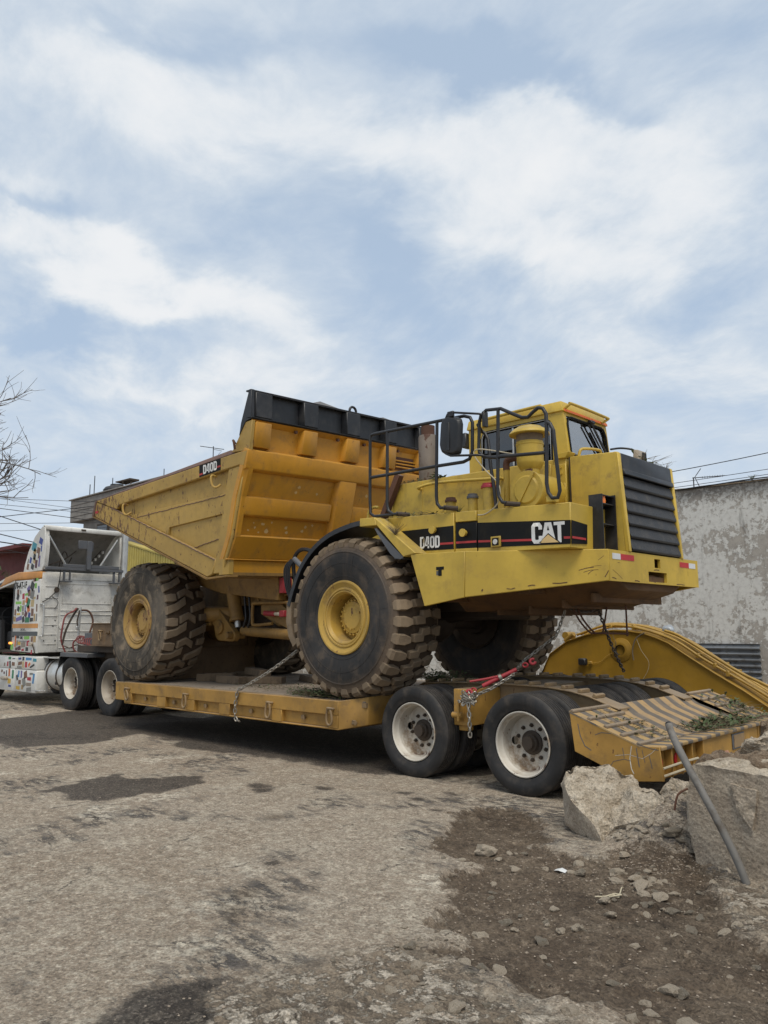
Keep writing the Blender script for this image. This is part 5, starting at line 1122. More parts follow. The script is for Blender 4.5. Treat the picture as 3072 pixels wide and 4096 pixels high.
# ---- tipping body (rolled slightly on its oscillating hitch)
BF = Matrix.Translation((-3.9, 1.47, 1.64)) @ Matrix.Rotation(R(1.8), 4, 'X')
def B(): return MB(BF)
YN, YFAR = -1.75, 1.86
COR = [(.137, 2.623), (.066, 2.235), (-.0, 2.0), (-.151, 1.655), (-.212, 1.425), (-.289, 1.153), (-.443, .854), (-.455, .65)]
body = thing('tipping_body', 'x', 'x'); body.location = (0, 0, 0)
for k in ('label', 'category'): del body[k]
body.parent = truck; body.location = Vector((-3.9, 1.47, 2.2)) - parent_world(truck)
def bpart(mb, name, mat, bev=.008, **k): return mb.build(name, mat, body, bev=bev, **k)
tail_t, tail_b = (-4.15, 2.044), (-4.254, 1.817)
low_c = (-.878, .633)
outl = [tail_t, (-.334, 2.26), (-.10, 2.262), (.05, 2.235), (-.09, 2.0), (-.23, 1.655), (-.37, 1.153), (-.52, .854), (-.60, .65), low_c, tail_b]
for (ya_, yb2) in ((YN + .075, YN + .12), (YFAR - .12, YFAR - .075)): bpart(B().prism(outl, 'Y', ya_, yb2), 'side_plate', BODY, bev=0)
near = lambda p, d=0: p
def side_layer(poly, d, name, mat, bev=.012):
    for (a, b) in ((YN + d, YN + .0745), (YFAR - .0745, YFAR - d)): bpart(B().prism(poly, 'Y', a, b), name, mat, bev=bev)
side_layer([(-4.148, 2.043), (-.334, 2.225), (.055, 2.237), (-.03, 2.03), (-.118, 2.058), (-3.338, 1.893), (-3.42, 1.83), (-3.62, 1.883)], 0, 'top_band', BODY)
side_layer([(-.385, 2.045), (-.119, 2.057), (-.032, 2.029), (-.16, 1.655), (-.30, 1.153), (-.455, .854), (-.50, .67), (-.753, .669), (-.70, .83), (-.605, 1.2)], .012, 'front_post', BODY)
side_layer([(-4.15, 2.035), (-3.622, 1.882), (-3.2, 1.735), (-1.94, 1.30), (-.68, .852), (-.752, .667), low_c, (-4.254, 1.817)], .006, 'lower_beam', BODY)
side_layer([(-3.10, 1.70), (-.47, 1.73), (-.55, 1.465), (-1.915, 1.405), (-1.935, 1.302)], .045, 'middle_panel', BODY, bev=.006)
bpart(B().hull([(-4.16, YN + .005, 2.046), (-.32, YN + .005, 2.228), (-.32, YN + .18, 2.228), (-4.16, YN + .18, 2.046)], [(-4.15, YN + .03, 2.066), (-.36, YN + .03, 2.298), (-.36, YN + .15, 2.298), (-4.15, YN + .15, 2.066)]), 'top_rail', RAILP, bev=.006)
bpart(B().hull([(-4.16, YFAR - .18, 2.046), (-.32, YFAR - .18, 2.228), (-.32, YFAR - .005, 2.228), (-4.16, YFAR - .005, 2.046)], [(-4.15, YFAR - .15, 2.066), (-.36, YFAR - .15, 2.298), (-.36, YFAR - .03, 2.298), (-4.15, YFAR - .03, 2.066)]), 'top_rail', RAILP, bev=.006)
bpart(B().hull([(-4.262, YN - .003, 1.814), (-4.158, YN - .003, 2.048), (-4.10, YN - .003, 2.044), (-4.19, YN - .003, 1.80)], [(-4.262, YN + .12, 1.814), (-4.158, YN + .12, 2.048), (-4.10, YN + .12, 2.044), (-4.19, YN + .12, 1.80)]), 'tail_edge', RAILP, bev=.004)
bpart(B().box(-4.14, -4.04, YN - .0055, YN - .0025, 1.835, 1.875), 'reflector_patch', REFR, bev=0)
# floor and front wall plate
bpart(B().prism([(-4.24, 1.80), (-.90, .62), (-.47, .64), (-.47, .68), (-.88, .69), (-4.22, 1.86)], 'Y', YN + .122, YFAR - .122), 'floor', UNDER, bev=0)
bpart(B().prism([(-4.26, 1.795), (-.895, .600), (-.44, .615), (-.44, .638), (-.88, .631), (-4.258, 1.815)], 'Y', YN + .0, YN + .20), 'floor_edge', UNDER, bev=.004)
wp = [(.045, 2.64), (-.005, 2.50), (-.03, 2.24), (-.09, 2.0), (-.232, 1.655), (-.375, 1.153), (-.50, .90), (-.54, .65)]
bpart(B().prism(wp + [(x - .03, z) for x, z in wp[::-1]], 'Y', YN + .085, YFAR - .085), 'front_wall', WALLO, bev=0)
bpart(B().prism([(.025, 2.575), (.11, 2.632), (.08, 2.638), (.0, 2.585)], 'Y', YN + .05, YFAR - .05), 'wall_head_plate', WALLO, bev=0)
y0, y1 = YN + .004, YFAR - .004
bpart(B().prism([(.068, 2.236), (.003, 2.0), (-.10, 1.975), (-.035, 2.28)], 'Y', y0, y1), 'cross_rib', WALLO, bev=.014, seg=2)
for (a, b) in ((YN + .10, -.105), (.30, YFAR - .10)):
    bpart(B().prism([(-.150, 1.656), (-.212, 1.425), (-.31, 1.40), (-.235, 1.69)], 'Y', a, b), 'cross_rib', WALLO, bev=.014, seg=2)
bpart(B().prism([(-.285, 1.153), (-.44, .858), (-.52, .88), (-.36, 1.178)], 'Y', y0 + .05, y1 - .05), 'knee_panel', WALLO, bev=.01)
bpart(B().prism([(-.435, .860), (-.47, .852), (-.47, .838), (-.425, .846)], 'Y', y0 + .0, y1), 'flange', WALLO, bev=.003)
bpart(B().prism([(-.47, .838), (-.48, .65), (-.56, .65), (-.54, .85)], 'Y', YN + .15, YFAR - .15), 'lower_front_box', WALLO, bev=.006)
bpart(B().box(-.47, -.40, -.34, -.10, .60, .838), 'lift_lug', WALLO, bev=.01)
for (a, b) in ((-.75, -.60), (.60, .75)): bpart(B().prism([(-.60, .64), (-.60, .30), (-2.0, .45), (-3.3, .75), (-3.5, 1.52), (-.95, .63)], 'Y', a, b), 'sub_frame', UNDER, bev=.01)
bpart(B().prism([(-.62, .62), (-.62, .35), (-1.1, .35), (-1.2, .66)], 'Y', -.599, .599), 'front_cross_member', UNDER, bev=.01)
# vertical ribs
for (a, b) in ((-1.66, -1.39), (-.84, -.58), (-.03, .24), (.765, 1.03), (1.555, 1.80)):
    bpart(B().hull([(.062, a, 2.285), (.062, b, 2.285), (-.035, b + .03, 2.285), (-.035, a - .03, 2.285)], [(.122, a + .01, 2.612), (.122, b - .01, 2.612), (.0, b + .02, 2.585), (.0, a - .02, 2.585)]), 'upright_rib', WALLO, bev=.006)
    bpart(B().hull([(.120, a, 2.672), (.120, b, 2.672), (.02, b + .02, 2.672), (.02, a - .02, 2.672)], [(.130, a, 3.0), (.130, b, 3.0), (.03, b + .02, 3.0), (.03, a - .02, 3.0)]), 'sideboard_rib', BLACK, bev=.008)
bpart(B().hull([(-.092, -.10, 2.0), (.0, -.06, 2.0), (.0, .26, 2.0), (-.092, .30, 2.0)], [(-.46, -.10, 1.10), (-.30, -.03, 1.10), (-.30, .30, 1.10), (-.46, .36, 1.10)]), 'centre_rib', WALLO, bev=.014, seg=2)
rf = random.Random(3)
def wallx(z): return float(np.interp(z, [.65, .90, 1.153, 1.655, 2.0, 2.24], [-.54, -.50, -.375, -.232, -.09, -.03]))
for (y, z, s_) in [(-.72, 1.86, .03), (-.76, 1.79, .025), (-.38, 1.80, .022), (-1.35, 1.28, .02), (-1.22, 1.33, .035), (-1.15, 1.24, .04), (-1.28, 1.22, .02), (-.82, 1.30, .035), (-.80, 1.24, .03), (-.52, 1.27, .03), (-.47, 1.33, .025), (-1.45, 1.24, .018), (-1.08, 1.36, .018), (-.35, 1.36, .025), (-1.38, 1.34, .015), (.10 + .5, 1.85, .03)]:
    n_ = 9; q = [(y + s_ * rf.uniform(.5, 1.2) * math.cos(2 * math.pi * k / n_), z + s_ * rf.uniform(.4, 1.0) * math.sin(2 * math.pi * k / n_)) for k in range(n_)]
    bpart(B().hull([(wallx(b) + .0010, a, b) for a, b in q], [(wallx(b) + .0016, a, b) for a, b in q]), 'paint_flake', DECTAN, bev=0)
# slotted vent panel, bolts
bpart(B().box(-.02, .005, 1.10, 1.52, 2.30, 2.50), 'vent_recess', EXHR, bev=0)
for z in (2.335, 2.385, 2.435): bpart(B().tube([(.02, 1.08, z), (.02, 1.54, z)], .013, 8), 'vent_bar', WALLO, bev=0)
for y in (-.95, .08 - .25, .36, 1.10): bpart(B().cyl((.05, y, 2.575), (.085, y, 2.572), .022, 8), 'bolt', EXHR, bev=0)
# chamfered corner between side and wall
for S in (1, -1):
    for i in range(len(COR) - 1):
        (xa, za_), (xb, zb2) = COR[i], COR[i + 1]
        if i == 0: continue
        Y0 = YN if S == 1 else YFAR
        sec = lambda x, z: [(x - .14, Y0 + S * .003, z), (x - .055, Y0 + S * .0, z), (x - .0, Y0 + S * .06, z), (x - .0, Y0 + S * .13, z), (x - .12, Y0 + S * .13, z)]
        bpart(B().hull(sec(xb, zb2), sec(xa, za_)), 'corner_post', WALLO if i < 6 else BODY, bev=0)
# side wing plates at the head
for S in (1, -1):
    Y0 = YN + .03 if S == 1 else YFAR - .03
    a, b = sorted((Y0, Y0 + S * .05))
    bpart(B().prism([(.12, 2.62), (.06, 2.236), (-.334, 2.262), (-.15, 2.47), (-.03, 2.62)], 'Y', a, b), 'head_gusset', BODY, bev=.004)
    a, b = sorted((Y0 - S * .01, Y0 + S * .045))
    bpart(B().prism([(.118, 3.03), (.108, 2.64), (-.01, 2.625), (-.158, 2.455), (-.115, 2.62), (.07, 3.035)], 'Y', a, b), 'sideboard_wing', BLACK, bev=.004)
bpart(B().prism([(.118, 2.642), (.125, 2.662), (.0, 2.672), (.0, 2.652)], 'Y', YN + .02, YFAR - .02), 'sideboard_foot', BLACK, bev=.004)
bpart(B().prism([(.015, 2.66), (.025, 3.022), (.005, 3.022), (-.005, 2.66)], 'Y', YN + .08, YFAR - .08), 'sideboard', BLACK, bev=0)
bpart(B().prism([(.112, 3.0), (.118, 3.028), (.0, 3.035), (.0, 3.012)], 'Y', YN + .02, YFAR - .02), 'sideboard_top', BLACK, bev=.004)
bpart(B().hull([(.02, -.62, 3.03), (.08, -.55, 3.03), (.10, .02, 3.03), (.0, .0, 3.03)], [(-.06, -.52, 3.09), (-.02, -.42, 3.12), (.03, .0, 3.045), (-.02, .0, 3.045)]), 'bent_sheet', GREYP, bev=0)
bpart(B().hull([(.02, .78, 3.03), (.08, .8, 3.03), (.10, 1.2, 3.03), (.0, 1.2, 3.03)], [(-.02, .80, 3.075), (.0, .86, 3.085), (.03, 1.1, 3.045), (-.02, 1.1, 3.045)]), 'bent_sheet', GREYP, bev=0)
bpart(B().tube([(.05, .16 + .065 * math.cos(a), 3.055 + .065 * math.sin(a)) for a in [math.pi * 2 * k / 16 for k in range(16)]], .019, 8, closed=True), 'lifting_eye', BLACKT, bev=0)
# hooks and decal on the side
def hook(x, z, tl=0):
    bpart(B().tube([(x, YN + .03, z), (x, YN - .045, z + .005), (x + .005, YN - .06, z - .06), (x + .03, YN - .05, z - .14), (x + .07, YN - .02, z - .16), (x + .08, YN + .04, z - .12)], .016, 8, smooth_path=4), 'side_hook', BODY, bev=0)
hook(-.69, 1.985); hook(-3.11, 1.865); 
bpart(B().tube([(-.24, YN + .02, 2.36), (-.23, YN - .02, 2.40), (-.20, YN - .03, 2.36), (-.21, YN - .01, 2.28)], .016, 8, smooth_path=4), 'side_hook', EXHR, bev=0)
bpart(B().hull([(-1.06, YN - .003, 2.186), (-.545, YN - .003, 2.212), (-.545, YN - .003, 2.052), (-1.06, YN - .003, 2.020)], [(-1.06, YN - .001, 2.186), (-.545, YN - .001, 2.212), (-.545, YN - .001, 2.052), (-1.06, YN - .001, 2.020)]), 'model_decal', DECBLK, bev=0)
df = lambda x, z, h: (x, YN - .0032 - h, z)
mb = B()
for i, ch in enumerate('D40D'): glyph(mb, ch, -.960 + i * .084, 2.052 + i * .005, .075, .125, .024, df, .002)
bpart(mb, 'model_lettering', DECWHT, bev=0)
for (xa, xb, zz) in ((-1.058, -.975, 2.045), (-.625, -.547, 2.09)): bpart(B().hull([df(xa, zz, 0), df(xb, zz + .005, 0), df(xb, zz + .03, 0), df(xa, zz + .025, 0)], [df(xa, zz, .001), df(xb, zz + .005, .001), df(xb, zz + .03, .001), df(xa, zz + .025, .001)]), 'red_pinstripe', DECRED, bev=0)
# weld seams
def seam(p0, p1, nm='weld_seam', m_=RAILP, r=.006, jit=.006):
    n = int(math.hypot(p1[0] - p0[0], p1[1] - p0[1]) / .035) + 2
    bpart(B().tube([(p0[0] + (p1[0] - p0[0]) * k / (n - 1), YN + p0[2], p0[1] + (p1[1] - p0[1]) * k / (n - 1) + random.uniform(-jit, jit)) for k in range(n)], r, 5), nm, m_, bev=0)
seam((-3.62, 1.880, .004), (-.70, .858), r=.008)
seam((-2.85, 1.645, .044), (-.49, 1.712)); seam((-1.40, 1.05, .070), (-.60, 1.15)) 
part(MB().tube([(-.07, .115, 3.23), (-.30, .095, 3.30), (-.49, .085, 3.34), (-.52, .08, 3.28), (-.40, .09, 3.12), (-.25, .10, 2.96), (-.235, .11, 2.84), (-.29, .12, 2.74), (-.43, .13, 2.67), (-.53, .13, 2.668)], .0065, 6, smooth_path=6), 'loose_white_cable', ROPE, bev=0)

# ================================================================== tractor unit
trac = thing('tractor_truck', 'white lorry tractor covered in coloured stickers, coupled ahead of the low loader', 'lorry', (-12, 1.5, 0))
def tp(mb, name, mat, bev=.006, parent=None, **k): return mb.build(name, mat, parent or trac, bev=bev, **k)
YL, YRt, XR = .58, 2.42, -12.30
YTR = 1.5
def tm(y): return 2 * YTR - y
# chassis
mb = MB(); mb.box(-15.5, -9.0, 1.10, 1.20, .72, .98); mb.box(-15.5, -9.0, tm(1.20), tm(1.10), .72, .98); mb.box(-12.4, -11.0, 1.2, tm(1.2), .7, .95); tp(mb, 'chassis', DARK)
# lower half of the cab: side skins with door opening, rear wall, front
side_poly = [(-13.66, 1.08), (XR - .02, 1.05), (XR - .06, 2.60), (XR - .14, 2.73), (-13.3, 2.80), (-13.66, 2.76)]
tp(MB().prism([(-13.64, 1.08), (XR, 1.045), (XR, 2.585), (-13.62, 2.60)], 'Y', YL, YL + .06), 'sleeper_side', WHITE, bev=.02, seg=2)
tp(MB().prism([(-13.64, 1.08), (XR, 1.045), (XR, 2.70), (-13.62, 2.74)], 'Y', tm(YL + .06), tm(YL)), 'sleeper_side', WHITE)
# door frame in front of the sleeper
def door(S, panel):
    a, b = sorted((S(YL + .01), S(YL + .06)))
    if panel: tp(MB().prism([(-15.2, 1.08), (-13.66, 1.08), (-13.66, 1.74), (-15.2, 1.74)], 'Y', a, b), 'door', WHITE)
    mb = MB(); mb.prism([(-15.2, 2.50), (-13.66, 2.58), (-13.66, 2.64), (-14.25, 2.62), (-15.0, 2.52)], 'Y', a, b); mb.box(-13.72, -13.655, a, b, 1.09, 2.5799); mb.prism([(-15.4, 1.1), (-15.3, 1.1), (-14.75, 2.52), (-14.85, 2.52)], 'Y', a + .001, b - .001); tp(mb, 'door_frame', BLACK, bev=.004)
door(lambda y: y, False); door(tm, True)
tp(MB().box(-15.15, -13.70, tm(YL + .02), tm(YL + .014), 1.74, 2.62), 'door_window', GLASSO, bev=0)
tp(MB().prism([(-15.0, 2.40), (-13.66, 2.55), (-13.66, 2.604), (-14.55, 2.479), (-15.0, 2.44)], 'Y', YL, YL + .05), 'door_header', WHITE, bev=.004)
tp(MB().box(-15.30, -15.27, YL + .1, tm(YL + .1), 1.8, 2.62), 'windscreen', GLASSD, bev=0)
tp(MB().box(-15.28, -15.0, YL + .1, tm(YL + .1), 1.09, 2.05), 'dash_panel', SEAT)
tp(MB().box(-15.2, -14.9, YL + .12, tm(YL + .12), 2.42, 2.60), 'sun_visor', SEAT)
tp(MB().box(-13.70, -13.66, YL + .07, tm(YL + .07), 1.1, 2.66), 'cab_curtain', SEAT, bev=0)
tp(MB().prism([(-14.6, 1.1), (-14.3, 1.1), (-14.42, 1.75), (-14.7, 1.75)], 'Y', .62, .70), 'inner_panel', SEAT)
tp(MB().box(-15.1, -13.7, tm(YL + .10), tm(YL + .08), 1.74, 2.62), 'added_dark_panel', SEAT, bev=0)  # panel added behind the far window to keep the cab interior dark
tp(MB().prism([(-15.3, 1.0), (-15.6, 1.05), (-15.55, 1.8), (-15.3, 1.8)], 'Y', YL + .1, tm(YL + .1)), 'cab_front', WHITE)
tp(MB().box(-15.3, XR, YL + .061, tm(YL + .061), 1.04, 1.09), 'cab_floor', DARK, bev=0)
mb = MB(); mb.box(-14.4, -13.8, .75, 1.2, 1.1, 1.5); mb.box(-13.85, -13.70, .75, 1.2, 1.1, 2.2); tp(mb, 'driver_seat', SEAT, bev=.05, seg=2)
tp(MB().box(-15.2, -14.95, .70, 2.3, 1.1, 1.85), 'dashboard', SEAT, bev=.04)
tp(MB().tube([(-14.75 + .05 * math.cos(a), 1.0 + .22 * math.cos(a), 1.85 + .2 * math.sin(a)) for a in [2 * math.pi * k / 24 for k in range(24)]], .015, 8, closed=True), 'steering_wheel', SEAT, bev=0)
tp(MB().prism([(-15.2, 2.52), (-14.25, 2.70), (-13.6, 2.75), (XR - .02, 2.74), (XR - .02, 2.70), (-15.2, 2.48)], 'Y', YL + .03, tm(YL + .03)), 'cab_roof', WHITE)
# orange roof edge
tp(MB().prism([(-14.55, 2.48), (-13.62, 2.605), (XR + .004, 2.588), (XR - .004, 2.742), (-13.5, 2.785), (-14.22, 2.70)], 'Y', YL - .006, YL + .12), 'orange_roof_edge', OSTRIPE, bev=.03, seg=3)
# rear wall with pressed panels
tp(MB().box(XR, XR + .03, YL + .03, YRt - .0, 1.06, 2.72), 'rear_wall', WHITED, bev=.012, seg=2)
X1 = XR + .031
mb_ = [(YL + .10, YL + .40, z, z + .022) for z in (2.42, 2.18, 1.98, 1.80, 1.62, 1.42, 1.22)] + [(1.02, 2.16, z, z + .022) for z in (2.58, 1.92, 1.83, 1.66, 1.48, 1.30, 1.14)]
for a, b, c_, d_ in mb_: tp(MB().box(X1 - .002, X1 + .012, a, b, c_, d_), 'pressed_rib', WHITED, bev=.006)
for (a, b, c_, d_) in ((1.05, 2.14, 2.485, 2.50), (1.05, 2.14, 2.07, 2.085)): tp(MB().box(X1 - .002, X1 + .010, a, b, c_, d_), 'panel_frame', WHITED, bev=.004)
for (a, b) in ((1.04, 1.055), (2.13, 2.145)): tp(MB().box(X1 - .002, X1 + .010, a, b, 2.07, 2.50), 'panel_frame', WHITED, bev=.004)
tp(MB().box(X1, X1 + .02, .96, .985, 1.1, 2.62), 'panel_joint', WHITED, bev=.004)
for y, z in ((.66, 1.58), (.86, 1.42), (.92, 1.72), (.80, 1.22), (.70, 1.30), (.88, 1.60), (.94, 1.30)): tp(MB().cyl((X1, y, z), (X1 + .006, y, z), .014, 10), 'plug_hole', SEAT, bev=0)
tp(MB().cyl((X1, 1.06, 1.60), (X1 + .02, 1.06, 1.60), .065, 20), 'round_socket', WHITED, bev=.006)
tp(MB().tube([(X1 - .01, .60, 2.05), (X1 + .06, .62, 2.05), (X1 + .08, .64, 1.98), (X1 + .08, .64, 1.44), (X1 + .06, .62, 1.40), (X1 - .01, .60, 1.39)], .016, 10, smooth_path=4), 'grab_handle', ALU, bev=0)
tp(MB().tube([(X1 + .05, 1.12, 1.89), (X1 + .05, 1.86, 1.92)], .014, 8), 'hose_rail', ALU, bev=0)
# air deflector shell on the roof: hollow, open to the rear
def fair(y_edge, S):
    pass
side_sh = [(XR - .02, 2.76), (XR + .06, 2.86), (XR + .10, 3.30), (XR + .02, 3.66), (-12.40, 3.70), (-12.75, 3.52), (-13.05, 3.22), (-13.22, 2.92), (-13.27, 2.76)]
for S in ((lambda y: y), tm):
    a, b = sorted((S(YL + .02), S(YL + .05))); tp(MB().prism(side_sh, 'Y', a, b), 'deflector_side', WHITE, bev=.006)
    a, b = sorted((S(YL + .051), S(YL + .12))); tp(MB().prism([(XR + .0, 2.78), (XR + .055, 2.86), (XR + .095, 3.30), (XR + .015, 3.62), (XR - .05, 3.60), (XR + .03, 3.30), (XR + .0, 2.90)], 'Y', a, b), 'deflector_post', WHITED, bev=.004)
top_sh = [(XR + .02, 3.66), (XR - .06, 3.735), (-12.62, 3.62), (-12.95, 3.38), (-13.18, 3.02), (-13.27, 2.77)]
tp(MB().prism(top_sh + [(x + .02, z - .03) for x, z in top_sh[::-1]], 'Y', YL + .04, tm(YL + .04)), 'deflector_top', WHITE, bev=.01)
tp(MB().prism([(x + .022, z - .032) for x, z in top_sh] + [(x + .03, z - .045) for x, z in top_sh[::-1]], 'Y', YL + .121, tm(YL + .121)), 'deflector_lining', BROWNC, bev=0)
tp(MB().box(XR + .0, XR + .05, YL + .04, tm(YL + .04), 3.62, 3.70), 'deflector_rim', WHITED, bev=.02, seg=2)
tp(MB().box(XR + .051, XR + .07, 1.38, 1.48, 3.655, 3.69), 'roof_marker', DARK, bev=0)
for pts in ([(XR + .03, .68, 3.52), (XR - .02, 1.12, 2.88)], [(XR + .03, 2.24, 3.52), (XR - .02, 1.86, 2.88)]): tp(MB().tube(pts, .022, 8), 'stay_rod', ALU, bev=0)
for pts in ([(XR - .3, .70, 2.84), (XR - .3, 1.2, 3.05), (XR - .3, 1.45, 3.25)], [(XR - .35, 1.25, 2.82), (XR - .4, 1.4, 3.1)], [(XR - .3, 1.65, 2.84), (XR - .45, 2.1, 3.3)], [(XR - .4, 1.12, 2.82), (XR - .4, 1.18, 3.15), (XR - .4, 1.25, 3.22), (XR - .4, 1.3, 3.1), (XR - .4, 1.2, 3.0), (XR - .4, 1.24, 2.8)]): tp(MB().tube(pts, .013, 6, smooth_path=3), 'inner_cable', DARK, bev=0)
for k in range(5): tp(MB().box(XR - .36, XR - .30, 1.72 + k * .085, 1.76 + k * .085, 2.88 + k * .085, 2.94 + k * .085), 'cable_clip', PALEW, bev=.006)
# black frame behind the deflector
X2 = XR + .14
for (a, b, z0, z1, nm) in ((.60, 2.40, 2.775, 2.835, 'frame_tube'), (.96, 2.22, 2.836, 2.905, 'frame_beam')): tp(MB().box(X2, X2 + .07, a, b, z0, z1), nm, GREYP)
for y in (.98, 2.10):
    tp(MB().box(X2 + .001, X2 + .05, y, y + .04, 2.55, 2.774), 'frame_leg', GREYP); tp(MB().box(X2 + .001, X2 + .05, y + .13, y + .16, 2.56, 2.774), 'frame_leg', GREYP); tp(MB().box(X2 - .09, X2 + .08, y - .04, y + .18, 2.525, 2.549), 'frame_foot', GREYP)
tp(MB().box(X2 + .072, X2 + .13, 1.44, 1.54, 2.80, 3.42), 'centre_post', GREYP); tp(MB().box(X2 + .08, X2 + .12, 1.24, 1.44, 3.24, 3.42), 'lamp_bracket', GREYP); tp(MB().box(X2 + .05, X2 + .07, 1.545, 1.60, 3.2, 3.40), 'lamp_bracket', GREYP)
tp(MB().tube([(X2 + .04, .92, 2.85), (X2 + .02, .91, 2.55), (X1 + .05, .90, 2.35), (X1 + .03, .75, 2.18), (X1 + .02, .62, 2.1)], .010, 6, smooth_path=4), 'loose_wire', WIREM, bev=0)
tp(MB().lathe([(0, -.02), (.05, -.02), (.06, 0), (.05, .02), (0, .02)], (X1 + .05, .90, 2.36), 'X', 16), 'cable_drum', DARK, bev=0)
tp(MB().tube([(X1 + .02, .82, 2.22), (X1 + .02, .95, 2.12), (X1 + .02, .93, 2.02), (X1 + .02, .88, 1.96)], .006, 6, smooth_path=4), 'loose_wire', WIREM, bev=0)
# exhaust stack on the far corner
tp(MB().tube([(-12.15, 2.36, .95), (-12.15, 2.36, 4.1)], .072, 24), 'exhaust_stack', ALU, bev=0)
tp(MB().tube([(-12.0, 2.30, 1.2), (-12.0, 2.30, 2.3)], .12, 20), 'muffler', DARK, bev=0)
# stripes on the side
def sd_frame(x, z, h): return (x, YL - .001 - h, z)
def strip(x0, x1, za, zb, mat, nm):
    tp(MB().box(x0, x1, YL - .0035, YL - .0005, za, zb), nm, mat, bev=0)
strip(-13.64, XR - .0, 1.565, 1.655, OSTRIPE, 'orange_stripe'); strip(-13.64, XR - .0, 1.40, 1.49, GSTRIPE, 'grey_stripe')
txt = text_mesh('plate_number', '76-AT-1F', .20, DECBLK, trac, (-13.60, YL - .004, 2.42), (1, 0, 0), (0, 0, 1), .001, .004)
# squeeze the number to its real width
for v in txt.data.vertices: v.co.x = (v.co.x - (-13.60 + 12)) * .80 + (-13.60 + 12)
txt2 = text_mesh('operator_lettering', 'GBC', .075, DECBLK, trac, (-13.18, YL - .004, 1.335), (1, 0, 0), (0, 0, 1), .001, .002)
tp(MB().box(-13.28, -12.80, YL - .003, YL - .001, 1.288, 1.296), 'small_print', GREYP, bev=0); tp(MB().box(-13.22, -12.86, YL - .003, YL - .001, 1.274, 1.280), 'small_print', GREYP, bev=0)
mb = MB()
for k in range(5): mb.box(-13.18 + k * .05, -13.15 + k * .05, YL - .003, YL - .001, 1.535 - (k % 2) * .012, 1.552)
mb.box(-13.2, -12.9, YL - .0035, YL - .001, 1.508, 1.516); tp(mb, 'small_emblem', DECBLK, bev=0)
# coloured sticker shapes
SC = {'green': (.22, .52, .08), 'dkgreen': (.02, .20, .09), 'red': (.42, .02, .04), 'maroon': (.10, .02, .03), 'black': (.02, .02, .02), 'blue': (.03, .06, .30), 'sky': (.07, .25, .50), 'teal': (.05, .30, .38),
      'orange': (.65, .16, .03), 'tan': (.42, .28, .12), 'sand': (.55, .42, .20), 'brown': (.19, .09, .05), 'grey': (.22, .22, .20), 'purple': (.16, .12, .33), 'yellow': (.62, .40, .06), 'greige': (.28, .23, .18)}
SM = {}
for k, c in SC.items(): SM[k] = paint('sticker_' + k, c, .45, dirt=tuple(x * .6 + .08 for x in c), dirt_amt=.3, top=0)
srand = random.Random(11)
def sticker(x, z, w_, h, rot, col, Y=None, face='Y', skew=0.0):
    q = [(-w_ / 2, -h / 2), (w_ / 2 + skew, -h / 2 + srand.uniform(-.01, .01)), (w_ / 2 - skew, h / 2), (-w_ / 2 + srand.uniform(-.008, .008), h / 2 + srand.uniform(-.008, .008))]
    c, s = math.cos(rot), math.sin(rot); q = [(x + a * c - b * s, z + a * s + b * c) for a, b in q]
    Y0 = (YL if Y is None else Y) - .0008
    tp(MB().hull([(a, Y0, b) for a, b in q], [(a, Y0 - .0016, b) for a, b in q]), 'sticker', SM[col], bev=0)
PXS = [(390, 520, 28, 40, .1, 'brown'), (365, 595, 36, 78, -.5, 'black'), (415, 520, 32, 30, .1, 'green'), (408, 595, 20, 50, 0, 'green'), (318, 625, 28, 50, .6, 'purple'), (180, 655, 22, 55, .1, 'brown'), (215, 655, 10, 45, .6, 'grey'),
       (255, 705, 22, 55, .05, 'red'), (293, 685, 30, 22, .05, 'green'), (330, 675, 24, 60, .05, 'brown'), (370, 690, 36, 90, -.25, 'grey'), (182, 712, 24, 60, -.5, 'black'), (438, 730, 16, 45, 0, 'maroon'), (400, 735, 20, 25, 0, 'sand'),
       (195, 780, 60, 25, 0, 'green'), (262, 780, 24, 45, 0, 'tan'), (303, 755, 24, 60, -.35, 'orange'), (325, 790, 30, 90, -.4, 'dkgreen'), (378, 795, 32, 70, -.1, 'sand'), (197, 852, 24, 50, -.4, 'black'), (228, 848, 16, 60, -.1, 'green'),
       (258, 850, 20, 55, .1, 'grey'), (287, 850, 8, 65, .05, 'blue'), (330, 855, 26, 60, .3, 'orange'), (158, 890, 18, 60, 0, 'brown'), (203, 915, 36, 20, 0, 'yellow'), (262, 908, 22, 30, .1, 'greige'), (300, 920, 24, 55, -.5, 'maroon'), (345, 930, 22, 45, -.2, 'blue'),
       (383, 900, 24, 70, 0, 'brown'), (155, 970, 24, 48, 0, 'tan'), (212, 968, 58, 40, .15, 'purple'), (270, 975, 24, 55, .3, 'black'), (322, 985, 42, 50, 0, 'dkgreen'), (376, 985, 32, 38, 0, 'black'), (413, 960, 14, 75, 0, 'tan'), (438, 960, 14, 75, 0, 'grey'), (435, 850, 12, 70, .1, 'brown'), (448, 640, 12, 60, .2, 'blue'),
       (145, 1175, 30, 20, 0, 'black'), (183, 1230, 14, 110, 0, 'orange'), (213, 1182, 28, 30, 0, 'black'), (330, 1190, 52, 32, 0, 'green'), (398, 1205, 18, 52, 0, 'brown'), (430, 1205, 26, 60, 0, 'tan'), (350, 1252, 28, 50, .1, 'red'),
       (208, 1252, 12, 50, 0, 'greige'), (235, 1255, 28, 30, 0, 'yellow'), (290, 1270, 42, 50, .1, 'greige'), (140, 1300, 26, 60, 0, 'green'), (202, 1322, 24, 30, 0, 'maroon'), (240, 1312, 30, 36, .2, 'maroon'), (286, 1330, 24, 24, 0, 'red'), (340, 1322, 26, 36, 0, 'black'), (400, 1350, 14, 40, 0, 'red')]
